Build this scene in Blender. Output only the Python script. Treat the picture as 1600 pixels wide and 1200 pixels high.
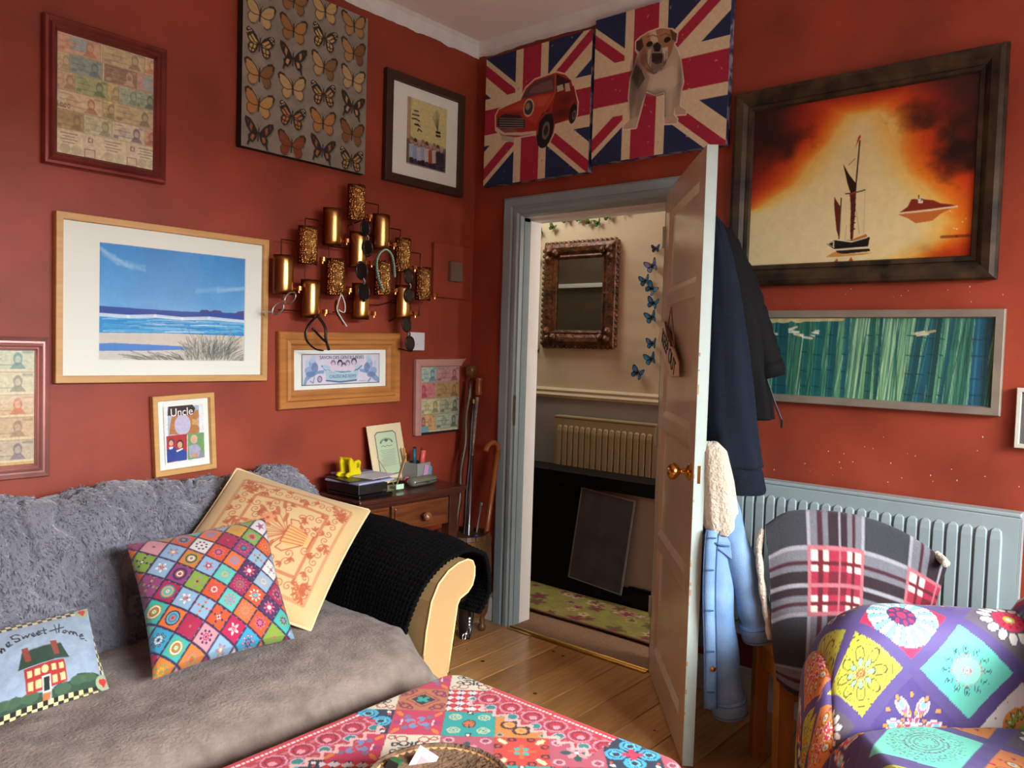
import bpy, bmesh, math, random
import numpy as np
from mathutils import Vector, Matrix, Euler
for o in list(bpy.data.objects): bpy.data.objects.remove(o, do_unlink=True)
SC = bpy.context.scene
COL = SC.collection
PI = math.pi
random.seed(4)
# ------------------------------------------------------------------ camera
YAW, PITCH, ROLL = [math.radians(a) for a in (40.2855, -2.5465, 1.7079)]
CAM = np.array([-3.0557, -2.8815, 1.4012]); FPX = 1247.06
FW = np.array([math.cos(PITCH)*math.cos(YAW), math.cos(PITCH)*math.sin(YAW), math.sin(PITCH)])
_r = np.array([math.sin(YAW), -math.cos(YAW), 0.0]); _u = np.cross(_r, FW)
RT = _r*math.cos(ROLL)+_u*math.sin(ROLL); UP = -_r*math.sin(ROLL)+_u*math.cos(ROLL)
FH = np.array([math.cos(YAW), math.sin(YAW), 0.0]); RH = _r
cd = bpy.data.cameras.new('camera'); cam = bpy.data.objects.new('camera', cd); COL.objects.link(cam)
cd.sensor_width = 36; cd.lens = FPX/1600*36; cd.clip_start = 0.02
cam.matrix_world = Matrix(((RT[0], UP[0], -FW[0], CAM[0]), (RT[1], UP[1], -FW[1], CAM[1]), (RT[2], UP[2], -FW[2], CAM[2]), (0, 0, 0, 1)))
SC.camera = cam
# ------------------------------------------------------------------ world, daylight, exposure
W = bpy.data.worlds.new('world'); SC.world = W; W.use_nodes = True
_n = W.node_tree.nodes; _tc = _n.new('ShaderNodeTexCoord'); _sx = _n.new('ShaderNodeSeparateXYZ'); _cr = _n.new('ShaderNodeValToRGB')   # overcast sky over dull ground
W.node_tree.links.new(_tc.outputs['Generated'], _sx.inputs[0]); W.node_tree.links.new(_sx.outputs['Z'], _cr.inputs[0]); W.node_tree.links.new(_cr.outputs[0], _n['Background'].inputs[0])
_cr.color_ramp.elements[0].position = 0.0; _cr.color_ramp.elements[0].color = (0.10, 0.10, 0.09, 1); _cr.color_ramp.elements[1].position = 0.06; _cr.color_ramp.elements[1].color = (0.78, 0.88, 1.0, 1)
_n['Background'].inputs[1].default_value = 1.3
def area(name, loc, target, sx, sy, power, color):
    l = bpy.data.lights.new(name, 'AREA'); l.shape = 'RECTANGLE'; l.size = sx; l.size_y = sy; l.energy = power; l.color = color
    o = bpy.data.objects.new(name, l); COL.objects.link(o); o.location = loc
    o.rotation_euler = (Vector(target)-Vector(loc)).to_track_quat('-Z', 'Y').to_euler(); return o
area('daylight_sky', (-1.6, -6.6, 3.6), (-1.5, -2.0, 1.0), 4.2, 3.0, 1950, (0.93, 0.96, 1.0))
area('daylight_window', (-1.7, -4.22, 1.55), (-1.5, -0.6, 0.4), 2.3, 1.5, 34, (0.94, 0.97, 1.0))
area('daylight_hall', (0.54, -3.85, 1.6), (0.54, 0.0, 1.2), 0.7, 1.6, 50, (1.0, 0.97, 0.92))
area('fill_door_face', (0.47, 0.35, 2.88), (0.40, -0.2, 1.0), 0.5, 0.7, 14, (1.0, 0.98, 0.94))  # added overhead hall fill that brightens the open door's face, no known source
SC.view_settings.view_transform = 'Standard'; SC.view_settings.look = 'None'
SC.view_settings.gamma = 1.0; SC.view_settings.use_curve_mapping = False
SC.view_settings.exposure = 0.36
# ------------------------------------------------------------------ measuring: photo point -> point on a real plane
def ray(px, py): return FW+RT*(px-800)/FPX-UP*(py-600)/FPX
def at(px, py, axis, v):
    d = ray(px, py); i = 'xyz'.index(axis); return CAM+d*(v-CAM[i])/d[i]
def dep(px, py, t): return CAM+ray(px, py)*t
# ------------------------------------------------------------------ colours and materials
def srgb(h):
    if isinstance(h, str):
        h = h.lstrip('#'); return np.array([int(h[i:i+2], 16) for i in (0, 2, 4)])/255.0
    h = np.array(h, float); return h/255.0 if h.max() > 1.0 else h
def lin(c):
    c = np.asarray(c, float); return np.where(c <= 0.04045, c/12.92, ((c+0.055)/1.055)**2.4)
def L4(h): return tuple(lin(srgb(h)))+(1.0,)
MATS = {}
def mat(name, color, rough=0.6, metal=0.0, vary=0.0, vscale=8.0, color2=None, bump=0.0, bscale=60.0, sheen=0.0, spec=0.5, stretch=None, coat=0.0, detail=5.0, ramp=(0.3, 0.7), trans=0.0):
    if name in MATS: return MATS[name]
    m = bpy.data.materials.new(name); m.use_nodes = True; nt = m.node_tree; N = nt.nodes; b = N['Principled BSDF']
    b.inputs['Base Color'].default_value = L4(color); b.inputs['Roughness'].default_value = rough; b.inputs['Metallic'].default_value = metal
    b.inputs['Specular IOR Level'].default_value = spec; b.inputs['Sheen Weight'].default_value = sheen; b.inputs['Coat Weight'].default_value = coat
    b.inputs['Transmission Weight'].default_value = trans
    tc = N.new('ShaderNodeTexCoord'); vec = tc.outputs['Object']
    if stretch:
        mp = N.new('ShaderNodeMapping'); mp.inputs['Scale'].default_value = stretch; nt.links.new(vec, mp.inputs[0]); vec = mp.outputs[0]
    c = lin(srgb(color)); c2 = lin(srgb(color2)) if color2 else np.clip(c*(1-vary), 0, 1); c1 = c if color2 else np.clip(c*(1+vary*0.7), 0, 1)
    n = N.new('ShaderNodeTexNoise'); n.inputs['Scale'].default_value = vscale; n.inputs['Detail'].default_value = detail; nt.links.new(vec, n.inputs['Vector'])
    r = N.new('ShaderNodeValToRGB'); r.color_ramp.elements[0].position = ramp[0]; r.color_ramp.elements[1].position = ramp[1]
    r.color_ramp.elements[0].color = tuple(c1)+(1,); r.color_ramp.elements[1].color = tuple(c2)+(1,)
    if vary == 0 and not color2: r.color_ramp.elements[0].color = r.color_ramp.elements[1].color = tuple(c)+(1,)
    nt.links.new(n.outputs[0], r.inputs[0]); nt.links.new(r.outputs[0], b.inputs['Base Color'])
    if bump:
        n2 = N.new('ShaderNodeTexNoise'); n2.inputs['Scale'].default_value = bscale; n2.inputs['Detail'].default_value = 4; nt.links.new(vec, n2.inputs['Vector'])
        bp = N.new('ShaderNodeBump'); bp.inputs['Strength'].default_value = bump; bp.inputs['Distance'].default_value = 0.01
        nt.links.new(n2.outputs[0], bp.inputs['Height']); nt.links.new(bp.outputs[0], b.inputs['Normal'])
    MATS[name] = m; return m
def print_mat(name, rough=0.6, bump=0.0, bscale=200.0, sheen=0.0, spec=0.4):
    if name in MATS: return MATS[name]
    m = mat(name, '#ffffff', rough, bump=bump, bscale=bscale, sheen=sheen, spec=spec); nt = m.node_tree
    a = nt.nodes.new('ShaderNodeAttribute'); a.attribute_name = 'Col'
    b = nt.nodes['Principled BSDF']
    for l in list(b.inputs['Base Color'].links): nt.links.remove(l)
    nt.links.new(a.outputs['Color'], b.inputs['Base Color']); return m
def glass_mat(name, tint=(1, 1, 1), gloss=0.06, rough=0.03):
    if name in MATS: return MATS[name]
    m = bpy.data.materials.new(name); m.use_nodes = True; nt = m.node_tree; N = nt.nodes; N.remove(N['Principled BSDF'])
    t = N.new('ShaderNodeBsdfTransparent'); t.inputs[0].default_value = tuple(tint)+(1,)
    g = N.new('ShaderNodeBsdfGlossy'); g.inputs['Roughness'].default_value = rough
    f = N.new('ShaderNodeFresnel'); f.inputs[0].default_value = 1.45
    mx = N.new('ShaderNodeMixShader'); gq = N.new('ShaderNodeNewGeometry'); mm = N.new('ShaderNodeMath'); mm.operation = 'SUBTRACT'; mm.inputs[0].default_value = 1.0; nt.links.new(gq.outputs['Backfacing'], mm.inputs[1]); m2 = N.new('ShaderNodeMath'); m2.operation = 'MULTIPLY'; nt.links.new(f.outputs[0], m2.inputs[0]); nt.links.new(mm.outputs[0], m2.inputs[1]); nt.links.new(m2.outputs[0], mx.inputs[0]); nt.links.new(t.outputs[0], mx.inputs[1]); nt.links.new(g.outputs[0], mx.inputs[2])
    nt.links.new(mx.outputs[0], N['Material Output'].inputs[0]); MATS[name] = m; return m
# ------------------------------------------------------------------ numpy noise
def _h(i, j, s): 
    v = np.sin(i*127.1+j*311.7+s*74.7)*43758.5453; return v-np.floor(v)
def vn(x, y, s=0):
    x = np.asarray(x, float); y = np.asarray(y, float); i = np.floor(x); j = np.floor(y); f = x-i; g = y-j; f = f*f*(3-2*f); g = g*g*(3-2*g)
    return (_h(i, j, s)*(1-f)+_h(i+1, j, s)*f)*(1-g)+(_h(i, j+1, s)*(1-f)+_h(i+1, j+1, s)*f)*g
def fbm(x, y, s=0, o=4):
    t = 0; a = 0.5
    for k in range(o): t = t+a*vn(np.asarray(x)*2**k, np.asarray(y)*2**k, s+k); a *= 0.5
    return t/(1-0.5**o)
# ------------------------------------------------------------------ mesh builder
class MB:
    def __init__(s): s.v = []; s.f = []; s.m = []
    def add(s, vs, fs, mi=0):
        k = len(s.v); s.v += [tuple(map(float, p)) for p in vs]; s.f += [tuple(k+i for i in f) for f in fs]; s.m += [mi]*len(fs); return s
    def box(s, x0, x1, y0, y1, z0, z1, mi=0):
        return s.add([(x0, y0, z0), (x1, y0, z0), (x1, y1, z0), (x0, y1, z0), (x0, y0, z1), (x1, y0, z1), (x1, y1, z1), (x0, y1, z1)],
                     [(0, 3, 2, 1), (4, 5, 6, 7), (0, 1, 5, 4), (1, 2, 6, 5), (2, 3, 7, 6), (3, 0, 4, 7)], mi)
    def loft(s, rings, closed=True, cap=True, mi=0):
        n = len(rings[0]); vs = [p for r in rings for p in r]; fs = []
        for a in range(len(rings)-1):
            for i in range(n if closed else n-1):
                j = (i+1) % n; fs.append((a*n+i, a*n+j, (a+1)*n+j, (a+1)*n+i))
        if cap and closed: fs += [tuple(reversed(range(n))), tuple((len(rings)-1)*n+i for i in range(n))]
        return s.add(vs, fs, mi)
    def tube(s, path, rad, n=8, cap=True, mi=0, flat=1.0):
        P = [np.array(p, float) for p in path]; R = rad if hasattr(rad, '__len__') else [rad]*len(P); rings = []; nrm = None
        for i, p in enumerate(P):
            t = P[min(i+1, len(P)-1)]-P[max(i-1, 0)]; t = t/(np.linalg.norm(t)+1e-12)
            if nrm is None: nrm = np.cross(t, (0, 0, 1) if abs(t[2]) < 0.9 else (1, 0, 0))
            nrm = nrm-t*np.dot(nrm, t); nrm = nrm/(np.linalg.norm(nrm)+1e-12); b = np.cross(t, nrm)
            rings.append([p+R[i]*(nrm*math.cos(2*PI*k/n)+b*flat*math.sin(2*PI*k/n)) for k in range(n)])
        return s.loft(rings, True, cap, mi)
    def lathe(s, prof, n=24, c=(0, 0, 0), mi=0, axis='z', a0=0.0, a1=2*PI):
        full = abs(a1-a0-2*PI) < 1e-6; m = n if full else n+1; rings = []
        for r, h in prof:
            ring = []
            for k in range(m):
                a = a0+(a1-a0)*k/n; p = (r*math.cos(a), r*math.sin(a), h)
                if axis == 'x': p = (h, p[0], p[1])
                if axis == 'y': p = (p[1], h, p[0])
                ring.append((p[0]+c[0], p[1]+c[1], p[2]+c[2]))
            rings.append(ring)
        return s.loft(rings, full, full, mi)
    def prism(s, poly, y0, y1, mi=0):          # polygon in x,z swept along y
        n = len(poly); vs = [(x, y0, z) for x, z in poly]+[(x, y1, z) for x, z in poly]
        fs = [tuple(range(n)), tuple(reversed(range(n, 2*n)))]+[(i, i+n, (i+1) % n+n, (i+1) % n) for i in range(n)]
        return s.add(vs, fs, mi)
    def grid(s, fn, nu, nv, mi=0):
        vs = [fn(i/nu, j/nv) for j in range(nv+1) for i in range(nu+1)]
        fs = [(j*(nu+1)+i, j*(nu+1)+i+1, (j+1)*(nu+1)+i+1, (j+1)*(nu+1)+i) for j in range(nv) for i in range(nu)]
        return s.add(vs, fs, mi)
def link(name, me, parent=None, loc=None, rot=None):
    o = bpy.data.objects.new(name, me); COL.objects.link(o)
    if parent is not None: o.parent = parent
    if loc is not None: o.location = loc
    if rot is not None: o.rotation_euler = rot
    return o
def obj(name, mb, mats, parent=None, smooth=False, bevel=0.0, loc=None, rot=None, solid=0.0, subsurf=0, seg=2):
    me = bpy.data.meshes.new(name); me.from_pydata(mb.v, [], mb.f)
    for m in (mats if isinstance(mats, (list, tuple)) else [mats]): me.materials.append(m)
    if any(mb.m): me.polygons.foreach_set('material_index', mb.m)
    bm = bmesh.new(); bm.from_mesh(me); bmesh.ops.recalc_face_normals(bm, faces=bm.faces); bm.to_mesh(me); bm.free()
    if smooth: me.polygons.foreach_set('use_smooth', [True]*len(me.polygons))
    me.update(); o = link(name, me, parent, loc, rot)
    if solid:
        d = o.modifiers.new('thick', 'SOLIDIFY'); d.thickness = solid; d.offset = 0
    if bevel:
        b = o.modifiers.new('bevel', 'BEVEL'); b.width = bevel; b.segments = seg; b.limit_method = 'ANGLE'; b.angle_limit = math.radians(40)
    if subsurf:
        d = o.modifiers.new('sub', 'SUBSURF'); d.levels = d.render_levels = subsurf
    return o
def setcol(me, rgb):                           # rgb: sRGB 0..1 per vertex
    a = me.color_attributes.new('Col', 'FLOAT_COLOR', 'POINT'); d = np.ones((len(me.vertices), 4), np.float32); d[:, :3] = lin(np.clip(rgb, 0, 1))
    a.data.foreach_set('color', d.ravel())
def gridobj(name, P, rgb, m, parent=None, smooth=True, solid=0.0, wrap=False):   # P: (nv,nu,3) numpy, rgb (nv,nu,3)
    nv, nu = P.shape[:2]; me = bpy.data.meshes.new(name)
    idx = np.arange(nv*nu).reshape(nv, nu)
    if wrap: idx = np.concatenate([idx, idx[:, :1]], 1)
    q = np.stack([idx[:-1, :-1], idx[:-1, 1:], idx[1:, 1:], idx[1:, :-1]], -1).reshape(-1, 4)
    me.vertices.add(nv*nu); me.vertices.foreach_set('co', P.astype(np.float32).ravel())
    me.loops.add(q.size); me.loops.foreach_set('vertex_index', q.ravel().astype(np.int32))
    me.polygons.add(len(q)); me.polygons.foreach_set('loop_start', np.arange(0, q.size, 4, dtype=np.int32))
    me.polygons.foreach_set('use_smooth', np.full(len(q), smooth))
    me.update(calc_edges=True); me.validate()
    if rgb is not None: setcol(me, rgb.reshape(-1, 3))
    me.materials.append(m); o = link(name, me, parent)
    if solid:
        d = o.modifiers.new('thick', 'SOLIDIFY'); d.thickness = solid; d.offset = -1
    return o
def tag(o, label, cat, group=None, kind=None):
    o['label'] = label; o['category'] = cat
    if group: o['group'] = group
    if kind: o['kind'] = kind
    return o
def thing(name, label, cat, loc=(0, 0, 0), rot=(0, 0, 0), group=None):
    o = bpy.data.objects.new(name, None); COL.objects.link(o); o.empty_display_size = 0.1
    o.location = tuple(map(float, loc)); o.rotation_euler = rot; return tag(o, label, cat, group)
def struct(o, label=None):
    o['kind'] = 'structure'
    if label: o['label'] = label
    return o
def text(name, s, size, m, parent, loc, rot, depth=0.0006, shear=0.0, align='CENTER', sx=1.0):
    c = bpy.data.curves.new(name, 'FONT'); c.body = s; c.size = size; c.extrude = depth; c.align_x = align; c.align_y = 'CENTER'; c.shear = shear
    t = bpy.data.objects.new(name, c); COL.objects.link(t); dg = bpy.context.evaluated_depsgraph_get()
    me = bpy.data.meshes.new_from_object(t.evaluated_get(dg)); bpy.data.objects.remove(t, do_unlink=True); bpy.data.curves.remove(c)
    me.materials.clear(); me.materials.append(m); o = link(name, me, parent, loc, rot); o.scale = (sx, 1, 1); return o
# ------------------------------------------------------------------ flat prints: a small painter whose pixels become vertex colours
def hom(src, dst=((0, 0), (1, 0), (1, 1), (0, 1))):
    A = []; b = []
    for (x, y), (u, v) in zip(src, dst):
        A += [[x, y, 1, 0, 0, 0, -u*x, -u*y], [0, 0, 0, x, y, 1, -v*x, -v*y]]; b += [u, v]
    return np.append(np.linalg.solve(np.array(A, float), np.array(b, float)), 1).reshape(3, 3)
class Pic:
    def __init__(s, w, h, n, bg, corners=None):
        s.w, s.h = w, h; s.nx = n; s.ny = max(2, int(round(n*h/w))); s.A = h/w
        x = (np.arange(2*s.nx)+0.5)/(2*s.nx); y = (np.arange(2*s.ny)+0.5)/(2*s.ny)*s.A
        s.X, s.Y = np.meshgrid(x, y); s.im = np.zeros(s.X.shape+(3,))+srgb(bg)
        s.H = hom(corners, ((0, 0), (1, 0), (1, s.A), (0, s.A))) if corners else None
    def q(s, pts):
        p = np.array(pts, float)
        if s.H is None: return p
        o = np.c_[p, np.ones(len(p))] @ s.H.T; return o[:, :2]/o[:, 2:]
    def _box(s, p, m=0.0):
        i0 = np.clip(int((p[:, 0].min()-m)*2*s.nx)-1, 0, 2*s.nx); i1 = np.clip(int((p[:, 0].max()+m)*2*s.nx)+2, 0, 2*s.nx)
        k = 2*s.ny/s.A; j0 = np.clip(int((p[:, 1].min()-m)*k)-1, 0, 2*s.ny); j1 = np.clip(int((p[:, 1].max()+m)*k)+2, 0, 2*s.ny)
        return slice(j0, j1), slice(i0, i1)
    def put(s, sl, mask, c, a):
        s.im[sl] += (mask*a)[..., None]*(srgb(c)-s.im[sl])
    def poly(s, pts, c, a=1.0, raw=False):
        p = np.array(pts, float) if raw else s.q(pts); sl = s._box(p); X = s.X[sl]; Y = s.Y[sl]; ins = np.zeros(X.shape, bool); n = len(p)
        if not X.size: return s
        for i in range(n):
            x0, y0 = p[i]; x1, y1 = p[(i+1) % n]
            if y0 == y1: continue
            ins ^= ((Y >= min(y0, y1)) & (Y < max(y0, y1)) & (X < x0+(Y-y0)*(x1-x0)/(y1-y0)))
        s.put(sl, ins.astype(float), c, a); return s
    def line(s, pts, w, c, a=1.0, raw=False):
        p = np.array(pts, float) if raw else s.q(pts); W2 = w/2
        for i in range(len(p)-1):
            sl = s._box(p[i:i+2], W2); X = s.X[sl]; Y = s.Y[sl]
            if not X.size: continue
            d = p[i+1]-p[i]; L = d@d+1e-12; t = np.clip(((X-p[i][0])*d[0]+(Y-p[i][1])*d[1])/L, 0, 1)
            r = np.hypot(X-p[i][0]-t*d[0], Y-p[i][1]-t*d[1]); s.put(sl, np.clip((W2-r)*2*s.nx+0.5, 0, 1), c, a)
        return s
    def ell(s, cx, cy, rx, ry, c, a=1.0, rot=0.0, soft=0.0, raw=True, ring=0.0):
        if not raw: cx, cy = s.q([(cx, cy)])[0]
        R = max(rx, ry)*(1+soft); sl = s._box(np.array([[cx-R, cy-R], [cx+R, cy+R]])); X = s.X[sl]-cx; Y = s.Y[sl]-cy
        if not X.size: return s
        u = (X*math.cos(rot)+Y*math.sin(rot))/rx; v = (-X*math.sin(rot)+Y*math.cos(rot))/ry; r = np.hypot(u, v)
        m = np.clip((1+soft-r)/(2*soft), 0, 1) if soft else (r < 1).astype(float)
        if ring: m = m*(r > 1-ring)
        s.put(sl, m, c, a); return s
    def rect(s, x0, y0, x1, y1, c, a=1.0): return s.poly([(x0, y0), (x1, y0), (x1, y1), (x0, y1)], c, a, True)
    def grain(s, amt, sc=30, seed=0, sy=1.0):
        s.im *= (1+amt*(fbm(s.X*sc, s.Y*sc*sy, seed)-0.5)*2)[..., None]; return s
    def pix(s):
        i = s.im.reshape(s.ny, 2, s.nx, 2, 3).mean((1, 3)); return np.clip(i, 0, 1)
    def obj(s, name, parent, x0, z0, y, m, w=None, h=None):
        w = w or s.w; h = h or s.h; u = np.linspace(0, 1, s.nx); v = np.linspace(0, 1, s.ny); U, V = np.meshgrid(u, v)
        P = np.stack([x0+U*w, np.full(U.shape, y), z0+h-V*h], -1); return gridobj(name, P, s.pix(), m, parent, smooth=False)
# ================================================================== THE SETTING
wall_paint = mat('terracotta_wall_paint', '#933d28', 0.5, vary=0.26, vscale=3.2, bump=0.05, bscale=35, spec=0.35, detail=8, ramp=(0.32, 0.68))
ceil_paint = mat('off_white_ceiling_paint', '#efe9e4', 0.8, vary=0.05, vscale=3)
trim_white = mat('white_cornice_paint', '#dcdcd8', 0.6, vary=0.08, vscale=14)
grey_gloss = mat('blue_grey_gloss_paint', '#8a9c9f', 0.32, vary=0.06, vscale=9)
reveal_white = mat('white_reveal_paint', '#e4e3df', 0.5, vary=0.04)
skirt_white = mat('chipped_white_skirting_paint', '#cfcac4', 0.5, vary=0.15, vscale=25)
cream_wall = mat('cream_hall_paint', '#cfc09a', 0.7, vary=0.05, vscale=3)
grey_wall = mat('grey_hall_paint', '#8f877d', 0.7, vary=0.08, vscale=4)
brown_carpet = mat('plain_brown_carpet', '#8a6a50', 0.95, vary=0.25, vscale=120, bump=0.4, bscale=300)
under = mat('dark_underfloor', '#20140c', 0.9)
ZC = 2.96
DOOR0, DOOR1, DOORH = 0.342, 1.135, 2.05        # doorway along the right-hand wall (distance from the corner)
def wallmesh(rects):
    b = MB()
    for r in rects: b.box(*r)
    return b
struct(obj('wall_left', wallmesh([(-4.7, 0.13, 0.0, 0.1, 0, ZC)]), wall_paint), 'terracotta red picture wall behind the sofa')
struct(obj('wall_right', wallmesh([(0, 0.13, -DOOR0, 0.0, 0, ZC), (0, 0.13, -DOOR1, -DOOR0, DOORH, ZC), (0, 0.13, -4.4, -DOOR1, 0, ZC)]), wall_paint), 'terracotta red wall with the open doorway')
struct(obj('wall_back', wallmesh([(-4.7, -4.6, -4.4, 0.0, 0, ZC)]), wall_paint))
WX0, WX1, WZ0, WZ1, WY = -3.0, -0.4, 0.75, 2.3, -4.3
struct(obj('wall_front', wallmesh([(-4.7, WX0, WY-0.25, WY, 0, ZC), (WX1, 0.13, WY-0.25, WY, 0, ZC), (WX0, WX1, WY-0.25, WY, 0, WZ0), (WX0, WX1, WY-0.25, WY, WZ1, ZC)]), wall_paint))
struct(obj('ceiling', MB().box(-4.7, 0.13, -4.55, 0.1, ZC, ZC+0.08), ceil_paint), 'plain off white ceiling')
# window behind the camera: frame with two glazing bars
wf = struct(obj('window_1', wallmesh([(WX0, WX1, WY-0.2, WY-0.14, WZ0, WZ0+0.06), (WX0, WX1, WY-0.2, WY-0.14, WZ1-0.06, WZ1), (WX0, WX0+0.06, WY-0.2, WY-0.14, WZ0, WZ1), (WX1-0.06, WX1, WY-0.2, WY-0.14, WZ0, WZ1), (-1.75, -1.65, WY-0.2, WY-0.14, WZ0, WZ1)]), reveal_white))
# cornice band with a ragged brushed lower edge, on both visible walls
def cornice(name, along_x, length):
    b = MB(); n = int(length/0.012); top = []; 
    rows = []
    for i in range(n+1):
        a = length*i/n; e = 2.893+0.018*(fbm(a*9, 3.3+(0 if along_x else 50), 5, 5)-0.5)*2
        row = [(a, 0.002, e), (a, 0.004, e+0.004), (a, 0.006, 2.915), (a, 0.018, 2.945), (a, 0.034, ZC), (a, 0.0, ZC)]
        rows.append([(-p[0], -p[1], p[2]) if along_x else (-p[1], -p[0], p[2]) for p in row])
    b.loft(rows, True, True); return struct(obj(name, b, trim_white), 'white painted cornice band with a ragged brushed lower edge')
cornice('trim_1', True, 4.6); cornice('trim_2', False, 4.3)
# floor boards, each board its own piece
fl = struct(obj('floor', MB().box(-4.7, 0.0, -4.4, 0.0, -0.06, -0.022), under), 'varnished pine floorboards')
board_m = []
for k, c in enumerate(('#b8874e', '#aa7842', '#c08f56', '#b07f4a')):
    m = mat('varnished_pine_board_%d' % k, c, 0.28, vary=0.3, vscale=5, stretch=(0.7, 9, 9), bump=0.08, bscale=14, coat=0.25, detail=8); board_m.append(m)
bme = []
for m in board_m:
    b = MB().box(0, 4.69, -0.0815, 0.0815, -0.022, 0.0); o = obj('plank', b, m, bevel=0.0015, seg=1); bme.append(o.data); bpy.data.objects.remove(o, do_unlink=True)
knot = mat('dark_pine_knot', '#3a2010', 0.4)
PW = 0.166; PY0 = -0.325
i = 0; y = PY0+PW*1.5-0.01
while y > -4.3:
    if y-PW/2 < 0.0:
        o = link('plank', bme[(i*7+i//3) % 4], fl, (-4.69, min(y, -0.0815), 0.0)); 
        q = o.modifiers.new('bevel', 'BEVEL'); q.width = 0.002; q.segments = 1
    y -= PW; i += 1
kb = MB()
for k in range(44):
    x, y = random.uniform(-1.4, -0.02), random.uniform(-2.6, -0.3); r = random.uniform(0.004, 0.010)
    kb.lathe([(0.0, 0.0006), (r, 0.0006), (r, 0.0)], 8, (x, y, 0.0002))
kn = obj('knots', kb, knot, fl); kn['kind'] = 'stuff'
# architrave, jamb linings, threshold, skirting
def arch_profile(sign):
    return [(0, 0), (0, 0.018), (0.012, 0.026), (0.055, 0.026), (0.062, 0.020), (0.075, 0.020), (0.082, 0.030), (0.100, 0.030), (0.108, 0.022), (0.118, 0.022), (0.124, 0.0)]
b = MB(); pr = arch_profile(1); o0 = DOOR0-0.124; o1 = DOOR1+0.124; ot = DOORH+0.10
loops = []
for d, h in pr:
    k = d*0.10/0.124
    loops.append([(-h, -(o0+d), 0), (-h, -(o0+d), ot-k), (-h, -(o1-d), ot-k), (-h, -(o1-d), 0)])
b.loft(loops, False, False)
struct(obj('trim_3', b, grey_gloss), 'blue grey painted architrave round the doorway')
b = MB().box(0.0, 0.13, -DOOR0, -DOOR0+0.012, 0, DOORH).box(0.0, 0.13, -DOOR1-0.012, -DOOR1, 0, DOORH).box(0, 0.13, -DOOR1, -DOOR0, DOORH-0.002, DOORH+0.012)
b.box(0.045, 0.13, -DOOR0-0.003, -DOOR0, 0, DOORH-0.014); b.box(0.045, 0.13, -DOOR1, -DOOR0, DOORH-0.014, DOORH-0.002)
jl = struct(obj('trim_4', b, reveal_white), 'white painted door lining inside the doorway')
b = MB().box(-0.001, 0.046, -DOOR0, -DOOR0-0.004, 0.0, DOORH-0.02); obj('rebate_strip', b, grey_gloss, jl)
b = MB().box(-0.0325, -0.029, -DOOR0+0.008, -DOOR0-0.003, 1.02, 1.17).box(-0.034, -0.028, -DOOR0+0.004, -DOOR0-0.0, 1.06, 1.12); obj('strike_plate', b, mat('tarnished_steel', '#8d8678', 0.35, 1.0, vary=0.3), jl)
b = MB(); b.lathe([(0.0, -DOOR1), (0.016, -DOOR1), (0.016, -DOOR0), (0.0, -DOOR0)], 12, (-0.012, 0, -0.006), axis='y'); b.box(-0.045, 0.02, -DOOR1, -DOOR0, 0, 0.004)
struct(obj('trim_5', b, mat('brass_threshold', '#c79a4a', 0.3, 1.0, vary=0.2)), 'brass threshold strip across the doorway')
def skirt(name, boxes):
    b = MB()
    for (x0, x1, y0, y1, ax) in boxes:
        b.box(x0, x1, y0, y1, 0, 0.12)
        if ax == 'x': b.box(x0, x1, y0+0.006, y1, 0.12, 0.145)
        else: b.box(x0+0.006, x1, y0, y1, 0.12, 0.145)
    return struct(obj(name, b, skirt_white, bevel=0.004), 'chipped white skirting board')
skirt('baseboard_left', [(-4.6, 0, -0.02, 0, 'x')]); skirt('baseboard_right', [(-0.02, 0, -(o0), -0.02, 'y'), (-0.02, 0, -4.3, -o1, 'y')])
# ------------------------------------------------------------------ the hall beyond the doorway
HX = 0.95
struct(obj('wall_hall', MB().box(HX, HX+0.1, -4.0, 1.8, -0.02, 2.96), [cream_wall]), 'cream hall wall above a grey dado')
struct(obj('wall_hall_dado', MB().box(HX-0.004, HX, -4.0, 1.8, 0.0, 1.12), grey_wall), 'grey painted lower part of the hall wall')
b = MB(); b.prism([(HX, 1.10), (HX-0.012, 1.105), (HX-0.022, 1.12), (HX-0.014, 1.135), (HX-0.018, 1.15), (HX-0.008, 1.165), (HX, 1.165)], -4.0, 1.8)
struct(obj('trim_6', b, cream_wall), 'cream dado rail along the hall wall')
struct(obj('wall_hall_side', MB().box(0.0, 0.13, 0.1, 1.8, 0, 2.96), mat('dark_brown_hall_paint', '#57483a', .7, vary=.2, vscale=6)), 'dark brown painted side wall of the hall')
struct(obj('trim_7', MB().box(0.13, 0.15, 0.1, 1.7, 1.86, 1.89).box(0.13, 0.15, 1.05, 1.12, 0, 2.3), reveal_white, bevel=.003), 'white rail along the side wall of the hall')
fk = MB(); rs_ = random.Random(11)
for k in range(46):
    y_ = -rs_.uniform(1.5, 2.5); z_ = rs_.choice([rs_.uniform(.95, 1.2), rs_.uniform(1.6, 1.66), rs_.uniform(.95, 1.1)]); w_ = rs_.uniform(.001, .0028); fk.box(-.0012, .0, y_, y_+w_, z_, z_+w_*rs_.uniform(.8, 2))
o = obj('plaster_flecks', fk, mat('bare_plaster_fleck', '#d8c8bc', .8), bpy.data.objects['wall_right']); o['kind'] = 'stuff'
struct(obj('wall_hall_end', MB().box(0.13, HX, -4.1, -4.0, 0, 2.96), cream_wall)); struct(obj('ceiling.001', MB().box(0.13, HX+0.1, -4.1, 1.8, 2.96, 3.04), ceil_paint), 'hall ceiling')
struct(obj('floor.001', MB().box(0.0, HX, -4.0, 1.8, -0.05, 0.006), brown_carpet), 'plain brown hall carpet')
struct(obj('wall_hall_far', MB().box(0.13, HX, 1.7, 1.8, 0, 2.96), cream_wall), 'cream end wall of the hall')
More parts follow.
